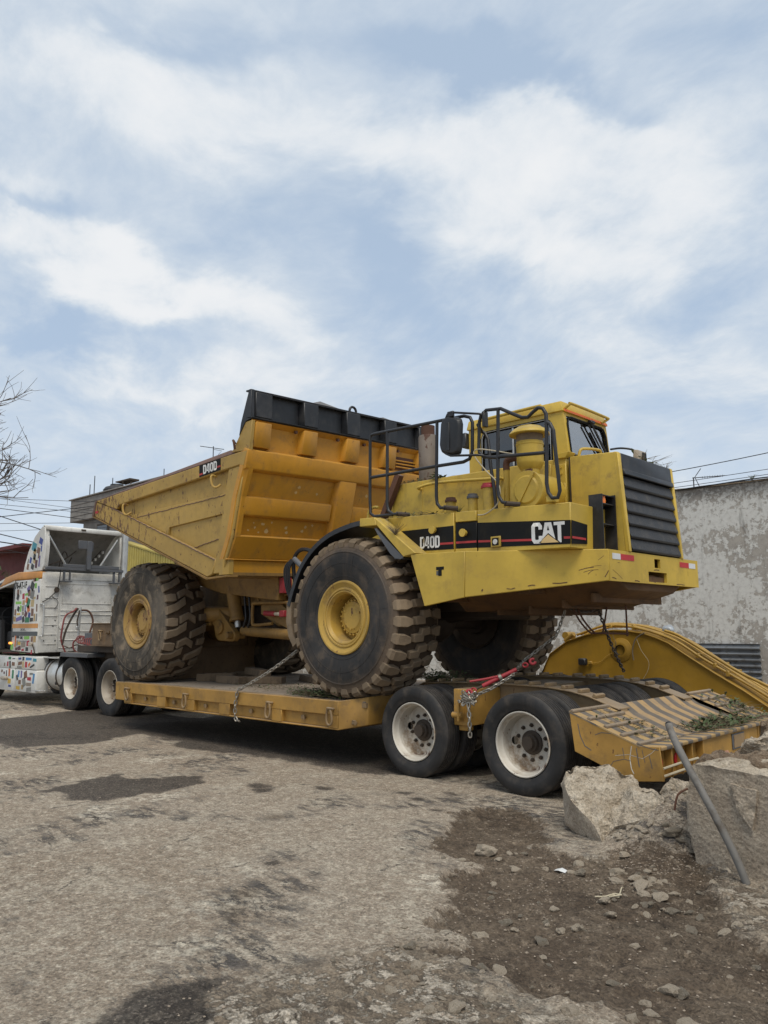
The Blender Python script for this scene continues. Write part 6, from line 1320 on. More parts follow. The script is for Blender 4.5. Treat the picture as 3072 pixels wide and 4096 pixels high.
for (px, py, w_, h, rot, col) in PXS:
    x = -13.64 + (px - 130) * 1.335 / 330; z = 2.62 - (py - 500) * (1.55 / 850) ; sticker(x, z, w_ * .0052, h * .0022, rot, col)
for (px, py, w_, h, rot, col) in [(470, 60, 34, 60, -.4, 'blue'), (388, 115, 44, 85, -.3, 'teal'), (445, 170, 30, 60, -.3, 'brown'), (400, 175, 26, 60, -.5, 'tan'), (450, 235, 14, 50, 0, 'brown'), (398, 240, 24, 60, -.3, 'black'), (352, 275, 18, 60, -.3, 'blue'), (400, 285, 20, 60, -.4, 'sand'),
                                  (462, 300, 14, 110, -.1, 'purple'), (320, 350, 20, 60, -.2, 'brown'), (380, 358, 28, 55, -.4, 'black'), (425, 330, 22, 80, -.1, 'maroon'), (320, 285, 12, 50, -.4, 'grey'), (480, 150, 10, 60, 0, 'blue')]:
    x = -13.27 + (px - 265) * .91 / 222; z = 2.78 + (405 - py) * (.71 / 405); sticker(x, z, w_ * .0052, h * .0021, rot, col, Y=YL + .02)
# marker lamp, side mirror lamp
tp(MB().box(-13.72, -13.60, YL - .03, YL - .0, 1.22, 1.265), 'marker_lamp', MARKER, bev=.006); tp(MB().box(-12.63, -12.47, YL - .05, YL - .01, 1.20, 1.27), 'reflector_lamp', RIMC, bev=.008)
tp(MB().tube([(-12.5, YL - .03, 1.25), (-12.4, YL - .02, 1.15), (-12.38, YL, 1.02)], .012, 6, smooth_path=3), 'lamp_cable', DARK, bev=0)
# side skirts under the cab
Yk = .48
for (x0, x1, z0, z1, dz) in ((-13.0, -12.02, .72, .985, .0), (-13.06, -11.98, .26, .71, .0), (-14.9, -13.03, .72, .97, .0), (-15.1, -13.09, .25, .715, .0)):
    tp(MB().prism([(x0, z0), (x1, z0), (x1, z1 - .02), (x1 - .03, z1), (x0, z1)], 'Y', Yk, Yk + .25), 'side_skirt', WHITE, bev=.012, seg=2)
for (px, py, w_, h, rot, col) in [(225, 1430, 30, 24, 0, 'blue'), (268, 1430, 20, 40, 0, 'black'), (330, 1430, 62, 30, 0, 'sky'), (400, 1438, 36, 30, 0, 'teal'), (230, 1488, 42, 38, .1, 'brown'), (268, 1500, 18, 70, 0, 'sand'), (303, 1500, 24, 60, 0, 'red'), (340, 1495, 24, 34, .5, 'orange'), (375, 1510, 46, 20, .3, 'black'), (225, 1535, 50, 20, 0, 'grey'),
                                  (222, 1620, 14, 70, -.15, 'sky'), (255, 1620, 14, 80, 0, 'purple'), (303, 1620, 34, 75, .3, 'brown'), (370, 1605, 34, 22, 0, 'grey'), (398, 1660, 16, 110, -.2, 'sky'), (205, 1665, 16, 60, .4, 'black'), (348, 1665, 38, 36, 0, 'red'), (238, 1718, 26, 46, 0, 'brown'), (290, 1715, 34, 95, .4, 'grey'), (345, 1735, 50, 36, 0, 'greige'),
                                  (220, 1788, 40, 34, 0, 'yellow'), (273, 1775, 20, 50, 0, 'tan'), (350, 1795, 50, 44, .1, 'grey'), (100, 1430, 30, 30, 0, 'dkgreen'), (150, 1435, 30, 14, 0, 'black'), (78, 1505, 16, 55, 0, 'red'), (108, 1510, 16, 75, .2, 'black'), (148, 1502, 32, 38, 0, 'brown'), (38, 1515, 16, 40, 0, 'greige'), (105, 1612, 18, 85, 0, 'orange'), (150, 1630, 20, 95, 0, 'dkgreen'), (70, 1635, 10, 80, .15, 'black'), (110, 1720, 34, 55, 0, 'yellow'), (118, 1778, 30, 20, 0, 'blue'), (40, 1620, 14, 26, 0, 'maroon'), (10, 1600, 16, 30, 0, 'brown')]:
    x = -13.04 + (px - 185) * 1.08 / 250; z = .98 - (py - 1400) * (.72 / 430); sticker(x, z, w_ * .0048, h * .0019, rot, col, Y=Yk)
tp(MB().box(-13.75, -13.45, .42, .50, .47, .54), 'step_tread', RIMC, bev=.02)
for k in range(3): tp(MB().box(-12.0, -11.62, .40 + k * .05, .44 + k * .05, .32, .335), 'step_bar', ALU, bev=.004)
# fuel tank, battery box
tp(MB().lathe([(0, -.38), (.27, -.38), (.31, -.35), (.32, -.33), (.32, .33), (.31, .35), (.27, .38), (0, .38)], (-11.52, .90, .63), 'X', 36), 'fuel_tank', ALU, bev=0)
for x in (-11.75, -11.30): tp(MB().lathe([(.322, -.025), (.33, -.02), (.33, .02), (.322, .025)], (x, .90, .63), 'X', 36), 'tank_strap', DARK, bev=0)
tp(MB().lathe([(0, -.15), (.24, -.15), (.26, -.12), (.26, .12), (.24, .15), (0, .15)], (-12.0, .90, .68), 'X', 30), 'air_tank', GREYP, bev=0)
tp(MB().box(-12.15, -11.35, .62, 1.1, .955, .975), 'walkway_plate', ALU, bev=.004)
tp(MB().box(-11.22, -10.05, .60, .98, 1.00, 1.085), 'wing_plate', GREYP, bev=.01)
tp(MB().hull([(-11.38, .60, .45), (-11.36, .60, .45), (-11.36, 1.0, .45), (-11.38, 1.0, .45)], [(-11.24, .60, 1.0), (-11.22, .60, 1.0), (-11.22, 1.0, 1.0), (-11.24, 1.0, 1.0)]), 'mud_flap', BLACK, bev=0)
mb = MB()
for k in range(26):
    x, y, z = srand.uniform(-12.2, -11.5), srand.uniform(.9, 2.1), srand.uniform(.98, 1.12); mb.tube([(x, y, z), (x + srand.uniform(-.1, .3), y + srand.uniform(-.3, .3), z + srand.uniform(-.05, .08)), (x + .3, y + srand.uniform(-.2, .2), z - .05)], .014, 6)
tp(tag(mb, None), 'hose_bundle', DARK, bev=0) if False else tag(tp(mb, 'hose_bundle', DARK, bev=0), kind='stuff')
# hose pole with red air lines
tp(MB().tube([(-11.5, 1.10, 1.98), (-11.5, 1.07, .98)], .024, 10), 'hose_pole', ALU, bev=0)
tp(MB().tube([(-11.6, 1.06, 1.96), (-11.55, .98, 1.90), (-11.6, .84, 1.80), (-11.6, .78, 1.50), (-11.6, .78, 1.30), (-11.6, .88, 1.06)], .018, 8, smooth_path=5), 'air_hose', HOSER, bev=0)
tp(MB().tube([(-11.6, 1.10, 1.96), (-11.6, .98, 1.78), (-11.6, .86, 1.50), (-11.6, .80, 1.22)], .022, 8, smooth_path=5), 'air_hose', DARK, bev=0)
tp(MB().tube([(-11.5, 1.10, 1.92), (-11.5, 1.28, 1.90), (-11.5, 1.38, 1.70), (-11.5, 1.32, 1.46)], .020, 8, smooth_path=5), 'air_hose', EXHR, bev=0)
tp(MB().tube([(-11.45, 1.06, 1.92), (-11.45, 1.02, 1.70), (-11.45, 1.03, 1.60)], .016, 8), 'air_hose', DARK, bev=0); tp(MB().box(-11.47, -11.43, 1.0, 1.05, 1.52, 1.60), 'coupling', ALU, bev=.006)
coil = []
for k in range(8 * 16 + 1):
    a = 2 * math.pi * k / 16; f = k / 128; coil.append((-11.2 + .9 * f, .95 + .12 * math.cos(a) * 0 + .02 - f * .12, 1.33 + .075 * math.sin(a) - .05 * f)); coil[-1] = (coil[-1][0] + .045 * math.cos(a), coil[-1][1] + .06 * math.cos(a), coil[-1][2])
tp(MB().tube(coil, .011, 6), 'coiled_air_line', HOSER, bev=0)
tp(MB().tube([(-11.2, 1.0, 1.38), (-11.3, .90, 1.28), (-11.3, .92, 1.12), (-11.25, 1.05, 1.05), (-11.2, 1.22, 1.08), (-11.2, 1.28, 1.25), (-11.2, 1.26, 1.34)], .016, 8, smooth_path=6), 'air_hose', HOSER, bev=0)
tp(MB().tube([(-11.6, .84, 1.2), (-11.5, .92, 1.16), (-11.4, 1.0, 1.22), (-11.4, 1.1, 1.2)], .012, 8, smooth_path=4), 'air_hose', DARK, bev=0)
tp(MB().box(-10.9, -9.3, .80, 2.2, 1.10, 1.22), 'coupling_table', DARK)
tp(MB().box(-10.75, -10.14, .86, 1.0, 1.06, 1.46), 'neck_mount', GREYP)
# wheels
tyT = tyre_mesh('tyre', .515, .27, 3); rimT = rim_mesh('rim', RIMW, depth=.20, wd=.26); rimT2 = rim_mesh('rim', RIMC, depth=.20, wd=.26); hubT = hub_mesh('hub', out=.05, wd=.26, bolts=10, depth=.20)
for x, rm in ((-10.80, rimT), (-9.24, rimT2)):
    for i, yc in enumerate((.765, 1.08)):
        road_wheel(trac, x, yc, .50, rm if i == 0 else rimT, hubT if i == 0 else None, tyre=tyT, rot=.4); road_wheel(trac, x, tm(yc), .50, rimT, hubT if i == 0 else None, flip=True, tyre=tyT)
road_wheel(trac, -14.9, .72, .50, rimT, hubT, tyre=tyT); road_wheel(trac, -14.9, tm(.72), .50, rimT, hubT, tyre=tyT, flip=True)

# ================================================================== chains
def chain(name, label, pts, L=.062, wd=.042, r=.0075, mat=CHAINM, cat='chain', sag=0):
    root = thing(name, label, cat, tuple(pts[0])); P_ = [Vector(p_) for p_ in pts]
    segs = [(P_[i + 1] - P_[i]).length for i in range(len(P_) - 1)]; tot = sum(segs); pitch = L - 2 * r - .004; n = int(tot / pitch)
    hw, hl = wd / 2 - r, L / 2 - wd / 2
    path = [Vector((hl + hw * math.cos(a), hw * math.sin(a), 0)) for a in [R(-90 + 30 * k) for k in range(7)]] + [Vector((-hl - hw * math.cos(a), hw * math.sin(a), 0)) for a in [R(90 - 30 * k) for k in range(7)]]
    me_ = MB().tube(path, r, 6, closed=True).mesh('link', mat)
    for k in range(n):
        d_ = (k + .5) * pitch; i = 0
        while i < len(segs) - 1 and d_ > segs[i]: d_ -= segs[i]; i += 1
        pos = P_[i].lerp(P_[i + 1], d_ / segs[i]); t_ = (P_[i + 1] - P_[i]).normalized()
        q = t_.to_track_quat('X', 'Z') @ Euler((R(90) * (k % 2) + R(random.uniform(30, 55)), 0, 0)).to_quaternion()
        o_ = link_obj('link', me_, root, pos - P_[0]); o_.rotation_mode = 'QUATERNION'; o_.rotation_quaternion = q
    return root
def catenary(a, b, sag, n=8): a, b = Vector(a), Vector(b); return [a.lerp(b, k / n) - Vector((0, 0, sag * 4 * (k / n) * (1 - k / n))) for k in range(n + 1)]
chain('tie_down_chain', 'galvanised chain slung from behind the front tyre down over the edge of the trailer deck', catenary((-3.36, .12, 1.26), (-4.20, -.165, .752), .03) + [Vector((-4.215, -.165, .72)), Vector((-4.25, -.165, .56)), Vector((-4.255, -.165, .42)), Vector((-4.22, -.165, .375)), Vector((-4.14, -.16, .36))], L=.075, wd=.05, r=.009)
# chain from the rear outrigger up to the nose, tightened with a red binder
kn = (-.66, .04, .86)
chain('binder_chain', 'galvanised chain running beside the red ratchet binder up to the nose of the dump truck', [(-.60, .10, .86), (-.45, .17, .93), (-.28, .30, 1.06), (-.42, .72, 1.19), (-.20, 1.0, 1.44), (-.13, 1.10, 1.73)], L=.062, wd=.042, r=.0078)
def wad():
    rs = random.Random(4); pts = []
    for k in range(26):
        a = k * 2.1; pts.append((-.62 + .06 * math.cos(a) + rs.uniform(-.02, .02), .03 + rs.uniform(-.05, .05), .835 + .05 * math.sin(a * 1.3) + rs.uniform(-.02, .02)))
    return pts
chain('knotted_chain', 'tangle of chain links knotted round the ring of the rear outrigger', [(-.80, .09, .80), (-.72, .02, .80)] + wad(), L=.062, wd=.042, r=.0078)
chain('hanging_chain', 'short end of chain hanging straight down below the knot on the outrigger', [(-.60, -.0, .80), (-.585, -.01, .66), (-.58, -.01, .46)], L=.068, wd=.046, r=.0085)
chain('nose_chain', 'dark chain looped level under the nose of the dump truck', catenary((-.12, 1.12, 1.74), (-.03, 1.60, 1.72), .04, 6), L=.062, wd=.042, r=.008, mat=CHAIND)
chain('far_chain', 'dark chain running from under the nose down to the far beam of the trailer', catenary((-.03, 1.60, 1.72), (-.06, 2.20, 1.0), .05), L=.062, wd=.042, r=.0085, mat=CHAIND)
bd = thing('chain_binder', 'red ratchet chain binder with its handle along the galvanised chain', 'chain binder', (-.45, .18, .95))
a0, a1 = Vector((-.70, .0, .85)), Vector((-.14, .48, 1.20)); ax = (a1 - a0)
pt_ = lambda f, d=Vector((0, 0, 0)): a0 + ax * f + d
MB().tube([pt_(.30), pt_(.52)], .021, 14).build('barrel', REDP, bd); MB().tube([pt_(.56), pt_(.76)], .021, 14).build('barrel', REDP, bd)
MB().tube([pt_(.52), pt_(.56)], .036, 16).build('ratchet_gear', CHAINM, bd, bev=.003)
MB().tube([pt_(.22), pt_(.30)], .012, 10).build('screw', DARK, bd); MB().tube([pt_(.76), pt_(.82)], .012, 10).build('screw', DARK, bd)
MB().tube([pt_(.54, Vector((0, -.02, .01))), pt_(.40, Vector((-.05, -.02, .03))), pt_(.18, Vector((-.04, -.01, .085)))], [.014, .010], 8).build('handle', REDP, bd)
def hookc(c, dirn, s=1.0):
    u = dirn.normalized(); v = u.cross(Vector((0, 1, 0))).normalized()
    return [c + (u * math.cos(t_) + v * math.sin(t_)) * .026 * s for t_ in [R(-150 + 30 * k) for k in range(11)]]
MB().tube(hookc(pt_(.12), ax), .013, 8).build('grab_hook', REDP, bd); MB().tube(hookc(pt_(.98), -ax), .014, 8).build('grab_hook', REDP, bd)
for f in (.18, .88): MB().tube([pt_(f) + Vector((.030 * math.cos(t_), 0, .020 * math.sin(t_))) for t_ in [2 * math.pi * k / 14 for k in range(14)]], .009, 8, closed=True).build('swivel_link', REDP, bd)

# rods and hoses hanging under the nose (parts of the dump truck)
for pts in ([(-.02, 1.15, 1.72), (.0, 1.2, 1.62), (.05, 1.25, 1.52), (.12, 1.25, 1.46)], [(-.04, 1.10, 1.72), (-.01, 1.15, 1.60), (.06, 1.2, 1.49), (.10, 1.22, 1.46)], [(.10, 1.55, 1.74), (.07, 1.55, 1.6), (.05, 1.53, 1.47)], [(.32, 1.55, 1.76), (.32, 1.55, 1.43)], [(.02, 1.35, 1.465), (.34, 1.55, 1.455)]):
    part(MB().tube(pts, .010, 6, smooth_path=3), 'hanging_hose', EXHR, bev=0)

# ================================================================== timbers on the deck
def timber(label, c, L_, w_, h, rot, group=None):
    rs = random.Random(int(c[0] * 991)); mb = MB(); n = 5; bot = []; top = []
    x0 = -L_ / 2
    ring = []
    for k in range(n + 1):
        x = x0 + L_ * k / n; j = lambda s=.008: rs.uniform(-s, s)
        ring.append([(x + j(), -w_ / 2 + j(), j(.002)), (x + j(), w_ / 2 + j(), j(.002)), (x + j(), w_ / 2 - .012 + j(), h + j()), (x + j(), -w_ / 2 + .012 + j(), h + j())])
    vs = [v for r_ in ring for v in r_]; fs = [(0, 1, 2, 3), tuple(4 * n + k for k in (3, 2, 1, 0))]
    for k in range(n):
        for q in range(4): fs.append((4 * k + q, 4 * k + 4 + q, 4 * k + 4 + (q + 1) % 4, 4 * k + (q + 1) % 4))
    mb._add(vs, fs); me_ = mb.mesh('timber', WOOD, bev=.006)
    o_ = bpy.data.objects.new('timber', me_); COL.objects.link(o_); o_.location = c; o_.rotation_euler = (0, 0, rot); tag(o_, label, 'timber', 'timbers lying on the trailer deck'); return o_
DZ = .728
timber('short split timber end lying alone beside the rear tyre on the deck', (-6.35, .85, DZ), .42, .16, .11, .9)
timber('long timber on top of the loose stack on the trailer deck', (-5.55, 1.15, DZ + .10), .85, .17, .10, -.35)
timber('lowest front timber of the stack, its cut end facing the camera', (-5.62, .72, DZ), .62, .15, .11, -.05)
timber('small square timber end at the left of the stack', (-6.10, 1.0, DZ), .30, .15, .12, .25)
timber('timber under the right end of the stack', (-5.20, 1.02, DZ), .62, .17, .10, .5)
timber('flat timber lying behind the stack', (-6.1, 1.45, DZ), .80, .17, .12, -.1)
timber('long flat timber to the right of the stack towards the front tyre', (-4.92, 1.70, DZ), .95, .17, .085, -.45)

# ================================================================== plant debris
def leaf_pile(name, label, area, n, zfun, seed, ratio=.5, size=.05, thick=.06):
    rs = random.Random(seed); mb = MB(); mats = []
    (x0, x1, y0, y1) = area; vs = []; fs = []; mi = []
    for k in range(n):
        x, y = rs.gauss((x0 + x1) / 2, (x1 - x0) / 4.2), rs.gauss((y0 + y1) / 2, (y1 - y0) / 4.2); x = min(max(x, x0), x1); y = min(max(y, y0), y1)
        z = zfun(x, y) + .004 + abs(rs.gauss(0, thick / 2)); a = rs.uniform(0, 6.28); t_ = rs.uniform(-.6, .9)
        u = Vector((math.cos(a) * math.cos(t_), math.sin(a) * math.cos(t_), abs(math.sin(t_)))); v = Vector((-math.sin(a), math.cos(a), rs.uniform(-.5, .5))).normalized()
        b = len(vs); P0 = Vector((x, y, z))
        if rs.random() < ratio:
            L_ = size * rs.uniform(.5, 1.3); wd = L_ * rs.uniform(.14, .24)
            vs += [P0, P0 + u * L_ * .5 + v * wd, P0 + u * L_ + Vector((0, 0, -L_ * .15)), P0 + u * L_ * .5 - v * wd]; fs.append((b, b + 1, b + 2, b + 3)); mi.append(0)
        else:
            L_ = size * rs.uniform(.8, 2.6); w2 = .0022; u.z *= .4
            vs += [P0 - v * w2, P0 + v * w2, P0 + u * L_ + v * w2 * .5, P0 + u * L_ - v * w2 * .5, P0 + u * L_ * .5 + Vector((0, 0, .004))]; fs += [(b, b + 1, b + 2, b + 3), (b, b + 4, b + 2)]; mi += [1, 1]
    me_ = bpy.data.meshes.new(name); me_.from_pydata([tuple(v) for v in vs], [], fs); me_.materials.append(LEAF); me_.materials.append(DRYL)
    me_.polygons.foreach_set('material_index', mi); o_ = bpy.data.objects.new(name, me_); COL.objects.link(o_); tag(o_, label, 'plant litter', kind='stuff'); return o_
leaf_pile('leaf_litter', 'cut green twigs and leaves lying in front of the big front tyre on the deck', (-3.35, -2.35, -.08, .28), 1500, lambda x, y: .727, 1, .6, .055)
leaf_pile('leaf_litter', 'dry twigs scattered over the middle of the trailer deck', (-5.3, -3.3, .0, 1.3), 260, lambda x, y: .727, 2, .35, .05, .01)
leaf_pile('leaf_litter', 'dry leaves caught on the beam behind the front tyre', (-2.0, -1.35, .55, 1.1), 700, lambda x, y: .93, 3, .5, .06, .08)
rampz = lambda x, y: float(np.interp(x, [.56, .72, .88, 1.04, 1.2, 1.39], [.806, .712, .642, .595, .572, .578])) if .6 < y < 2.34 else float(np.interp(x, [.56, 1.2, 1.4], [.806, .575, .58]))
leaf_pile('leaf_litter', 'pile of green leaves and dry stems in the dip of the trailer ramp', (1.0, 1.38, .95, 2.45), 800, rampz, 4, .5, .075, .035)
leaf_pile('leaf_litter', 'few dry sprigs along the near strip of the ramp', (.62, 1.34, .05, .75), 170, rampz, 5, .5, .05, .015)
leaf_pile('leaf_litter', 'sprigs scattered over the far strip of the ramp', (.65, 1.3, 2.4, 3.0), 240, rampz, 6, .5, .07, .02)
leaf_pile('leaf_litter', 'dry pine tufts and dirt along the side walkway of the dump truck', (-1.85, -.9, .16, .8), 420, lambda x, y: 2.765 - (x + 1.86) * .035, 7, .25, .07, .03)
leaf_pile('leaf_litter', 'leaves lying on the rear of the bonnet beside the exhaust stack', (-2.4, -1.9, .88, 1.1), 160, lambda x, y: 3.315, 8, .5, .05, .03)
leaf_pile('leaf_litter', 'green sprig lying on the edge of the bonnet', (-1.78, -1.6, .865, .98), 45, lambda x, y: 3.30, 9, .9, .10, .05)
leaf_pile('leaf_litter', 'dry stems on top of the radiator behind the grille', (.56, .64, 1.35, 2.15), 34, lambda x, y: 3.26, 10, .35, .09, .05)
def tuft(name, label, c, n, h, mat, seed, spread=1.0):
    rs = random.Random(seed); mb = MB()
    for k in range(n):
        a = rs.uniform(0, 6.28); l = h * rs.uniform(.5, 1.1); r_ = l * rs.uniform(.2, .8) * spread
        mb.tube([c, (c[0] + r_ * .5 * math.cos(a), c[1] + r_ * .5 * math.sin(a), c[2] + l * .6), (c[0] + r_ * math.cos(a), c[1] + r_ * math.sin(a), c[2] + l)], [.0022, .0008], 3, caps=False)
    o_ = mb.build(name, mat); tag(o_, label, 'dry plant'); return o_
tuft('dry_tuft', 'dry needle tuft stuck on the sloping fender brace', (-1.52, -.05, 2.53), 70, .13, DRYL, 3, 1.6)
tuft('dry_tuft', 'dry grass tuft sprouting from the radiator top, left one', (.62, 1.50, 3.25), 14, .12, DRYL, 4)
tuft('dry_tuft', 'dry grass tuft sprouting from the radiator top, right one', (.62, 2.05, 3.24), 12, .09, DRYL, 5, 1.5)
tuft('dry_tuft', 'small green brown tuft beside the filler necks', (-.92, .3, 2.735), 60, .09, LEAF, 6)

# ================================================================== excavator boom
bm_ = thing('excavator_boom', 'yellow curved excavator boom lying on the ground between trailer and whitewashed wall', 'excavator boom', (-.9, 4.6, 0))
bo = lambda mb, n_, m_, **k: mb.build(n_, m_, bm_, **k)
toppts = [(-2.62, .55), (-2.50, .85), (-2.36, 1.11), (-2.05, 1.31), (-1.74, 1.40), (-1.47, 1.455), (-1.28, 1.47), (-1.04, 1.455), (-.84, 1.425), (-.66, 1.37), (-.48, 1.295), (-.18, 1.10), (.11, .92), (.48, .705), (.75, .53), (1.3, .18), (1.3, .02), (.6, .02), (-.2, .30), (-.9, .42), (-1.8, .30), (-2.5, .05), (-2.75, .05)]
bo(MB().prism(toppts, 'Y', 4.30, 4.32), 'side_plate', BOOM, bev=.003); bo(MB().prism(toppts, 'Y', 4.78, 4.80), 'side_plate', BOOM, bev=.003)
up = toppts[:16]
bo(MB().prism([(x, z + .016) for x, z in up] + up[::-1], 'Y', 4.27, 4.83), 'top_plate', BOOM, bev=.003)
lo = toppts[16:]
bo(MB().prism([(x, z) for x, z in lo] + [(x, z - .0 + .012) for x, z in lo[::-1]], 'Y', 4.3205, 4.7795), 'bottom_plate', BOOM)
bo(MB().lathe([(.075, -.035), (.105, -.035), (.115, -.03), (.165, -.012), (.17, 0)], (-1.19, 4.3, 1.20), 'Y', 40), 'pin_boss', BOOM); bo(MB().lathe([(.0, .03), (.072, .03), (.072, -.034)], (-1.19, 4.3, 1.20), 'Y', 24), 'pin_hole', SEAT)
bo(MB().tube([(-1.19 + .155 * math.cos(a), 4.296, 1.20 + .155 * math.sin(a)) for a in [2 * math.pi * k / 40 for k in range(40)]], .006, 6, closed=True), 'weld_ring', BOOM)
pp = [(-1.95, 1.40), (-1.50, 1.535), (-1.20, 1.545), (-.83, 1.49), (-.39, 1.335), (.0, 1.09), (.38, .86), (.70, .665), (1.25, .33)]
for k, (y, dz, r_) in enumerate(((4.33, .0, .018), (4.38, .01, .018), (4.44, .018, .018), (4.52, .02, .02), (4.60, .02, .02), (4.68, .01, .018), (4.74, .0, .016))):
    bo(MB().tube([(x + random.uniform(-.02, .02), y + .03 * math.sin(x * 3 + k), z + dz + random.uniform(-.006, .006)) for x, z in (pp if k % 2 else pp[1:])], r_, 10, smooth_path=4), 'hydraulic_pipe', BOOMT)
bo(MB().tube([(-.55, 4.36, 1.47), (-.35, 4.36, 1.40), (.05, 4.36, 1.16), (.45, 4.36, .92), (.75, 4.36, .78), (1.2, 4.36, .52)], .02, 10, smooth_path=4), 'hydraulic_pipe', BOOMT)
for (x, z, l) in ((-1.0, 1.50, .09), (-.1, 1.13, .07), (.28, .90, .09), (.12, 1.01, .06), (-1.35, 1.53, .05)): bo(MB().box(x - .02, x + .02, 4.31, 4.78, z - .02, z + l * .6), 'pipe_clamp', BOOMT, bev=.006)
bo(MB().tube([(-2.10, 4.30, 1.32), (-2.03, 4.30, 1.37), (-1.95, 4.30, 1.42)], .03, 12), 'pin_lug', BOOMT)
bo(MB().cyl((-2.08, 4.28, 1.40), (-2.08, 4.5, 1.40), .055, 18), 'pin_end', BOOMT)
bo(MB().box(-1.84, -1.72, 4.20, 4.29, .97, 1.07), 'work_lamp', BLACK, bev=.015); bo(MB().box(-1.70, -1.64, 4.24, 4.29, .99, 1.03), 'lamp_bracket', BOOMT, bev=.005)
bo(MB().tube([(-1.64, 4.28, 1.0), (-1.5, 4.28, 1.03), (-1.42, 4.28, 1.10), (-1.3, 4.28, 1.16)], .005, 5, smooth_path=4), 'lamp_wire', BOOMT)
bo(MB().tube([(-1.27, 4.26, 1.46), (-1.28, 4.26, 1.38), (-1.24, 4.26, 1.30), (-1.26, 4.26, 1.24)], .004, 5, smooth_path=4), 'loose_wire', DRYL)
bo(MB().tube([(-.80, 4.25, 1.44), (-.93, 4.25, 1.36), (-.99, 4.25, 1.20), (-.98, 4.25, 1.06)], .010, 6, smooth_path=4), 'loose_strap', DRYL)
bo(MB().tube([(-.92, 4.25, 1.36), (-.86, 4.25, 1.20), (-.76, 4.25, 1.05), (-.78, 4.25, .92), (-.86, 4.25, .80)], .003, 5, smooth_path=4), 'loose_wire', ROPE)
def crumple(c, r, seed, sx=1, sy=1, sz=1):
    bm = bmesh.new(); bmesh.ops.create_icosphere(bm, subdivisions=3, radius=r)
    from mathutils import noise as mn
    for v in bm.verts:
        n_ = mn.noise(v.co * (9 / r * .1) + Vector((seed, 0, 0))); v.co *= 1 + n_ * .28; v.co = Vector((v.co.x * sx, v.co.y * sy, v.co.z * sz)) + Vector(c)
    me_ = bpy.data.meshes.new('crumple'); bm.to_mesh(me_); bm.free(); me_.polygons.foreach_set('use_smooth', [False] * len(me_.polygons)); return me_
me_ = crumple((0, 0, 0), .085, 3, 1.0, .8, .8); me_.materials.append(FOIL); fo = bpy.data.objects.new('plastic_bundle', me_); COL.objects.link(fo); fo.location = (-.57, 4.52, 1.485); tag(fo, 'crumpled silver plastic bundle lying on the boom pipes', 'bundle')

# ================================================================== wall
wallo = thing('plastered_wall', 'tall wall with peeling grey whitewash behind the excavator boom', 'wall', (-6, 9, 0))
rs = random.Random(5); xs_ = np.arange(-24, 9.01, .25); edge_ = [(float(x), 4.225 + rs.uniform(-.012, .012) + .01 * math.sin(x)) for x in xs_]
MB().prism([(-24, -.2)] + edge_ + [(9, -.2)], 'Y', 9.0, 9.35).build('wall_face', PLASTER, wallo)
MB().prism([(x, z + .03) for x, z in edge_] + [(x, z + .001) for x, z in edge_[::-1]], 'Y', 8.985, 9.37).build('wall_coping', CONCS, wallo, bev=.004)
cg = []
for k in range(0, 61): cg.append((.50 + .70 * k / 60, 8.93 + .028 * math.sin(k / 60 * 2 * math.pi * 6.5)))
vs = [(x, y, z) for x in (-2.35, -.865) for z, y in cg]; fs = [(i, i + 1, i + 62, i + 61) for i in range(60)]
mb = MB(); mb._add(vs + [(x, y + .004, z) for x, y, z in vs], fs + [tuple(i + 122 for i in f[::-1]) for f in fs]); co_ = mb.build('corrugated_sheet', GALV); tag(co_, 'corrugated zinc sheet leaning low against the whitewashed wall', 'metal sheet')
cb = MB().tube([(x, 8.95 + .01 * math.sin(x * 3), 4.235 - .015 * math.sin(x * 2.1)) for x in np.arange(-6, 3, .3)], .012, 6).build('wall_cable', WIREM); tag(cb, 'black cable draped along the top of the whitewashed wall', 'cable')
cb = MB().tube([(x, 8.93, 4.215 - .02 * math.sin(x * 1.7 + 1)) for x in np.arange(-4, 2.4, .3)], .008, 6).build('wall_cable', WIREM); tag(cb, 'thinner black cable hanging just under the cable on the wall top', 'cable')
an = thing('tv_antenna', 'television antenna with a long comb boom standing on the whitewashed wall', 'antenna', (-2.03, 9.3, 4.2))
MB().tube([(-2.03, 9.3, 4.1), (-2.03, 9.3, 4.50)], .012, 6).build('mast', WIREM, an); MB().tube([(-2.05, 9.3, 4.49), (-1.40, 9.3, 4.45)], .008, 6).build('boom', WIREM, an)
for k in range(9): MB().tube([(-1.45 - k * .05, 9.3, 4.43 + k * .003), (-1.45 - k * .05, 9.3, 4.475 + k * .003)], .004, 4).build('director', WIREM, an)
MB().tube([(-1.87, 9.3, 4.66), (-2.0, 9.3, 4.50), (-1.92, 9.3, 4.30)], .008, 5).build('reflector', WIREM, an)
def pole_wire(label, a, b, sag, r=.010, grp=None):
    o_ = MB().tube(catenary(a, b, sag, 14), r, 5).build('power_cable', WIREM); tag(o_, label, 'cable', grp); return o_
pole_wire('cable rising to the right edge of the sky above the whitewashed wall', (-9, 12, 5.25), (-1.0, 12, 5.37), .12)
pole_wire('upper of the two level cables behind the wall antenna', (-8, 12, 4.9), (2, 12, 5.05), .03, .007)
pole_wire('lower of the two level cables behind the wall antenna', (-8, 12, 4.82), (2, 12, 4.93), .04, .007)
for (x, s) in ((-.82, 1), (-.6, 2)):
    pass
tuft('wall_weed', 'small weed growing on the top of the whitewashed wall', (-.84, 9.1, 4.25), 40, .12, LEAF, 12, 1.2)

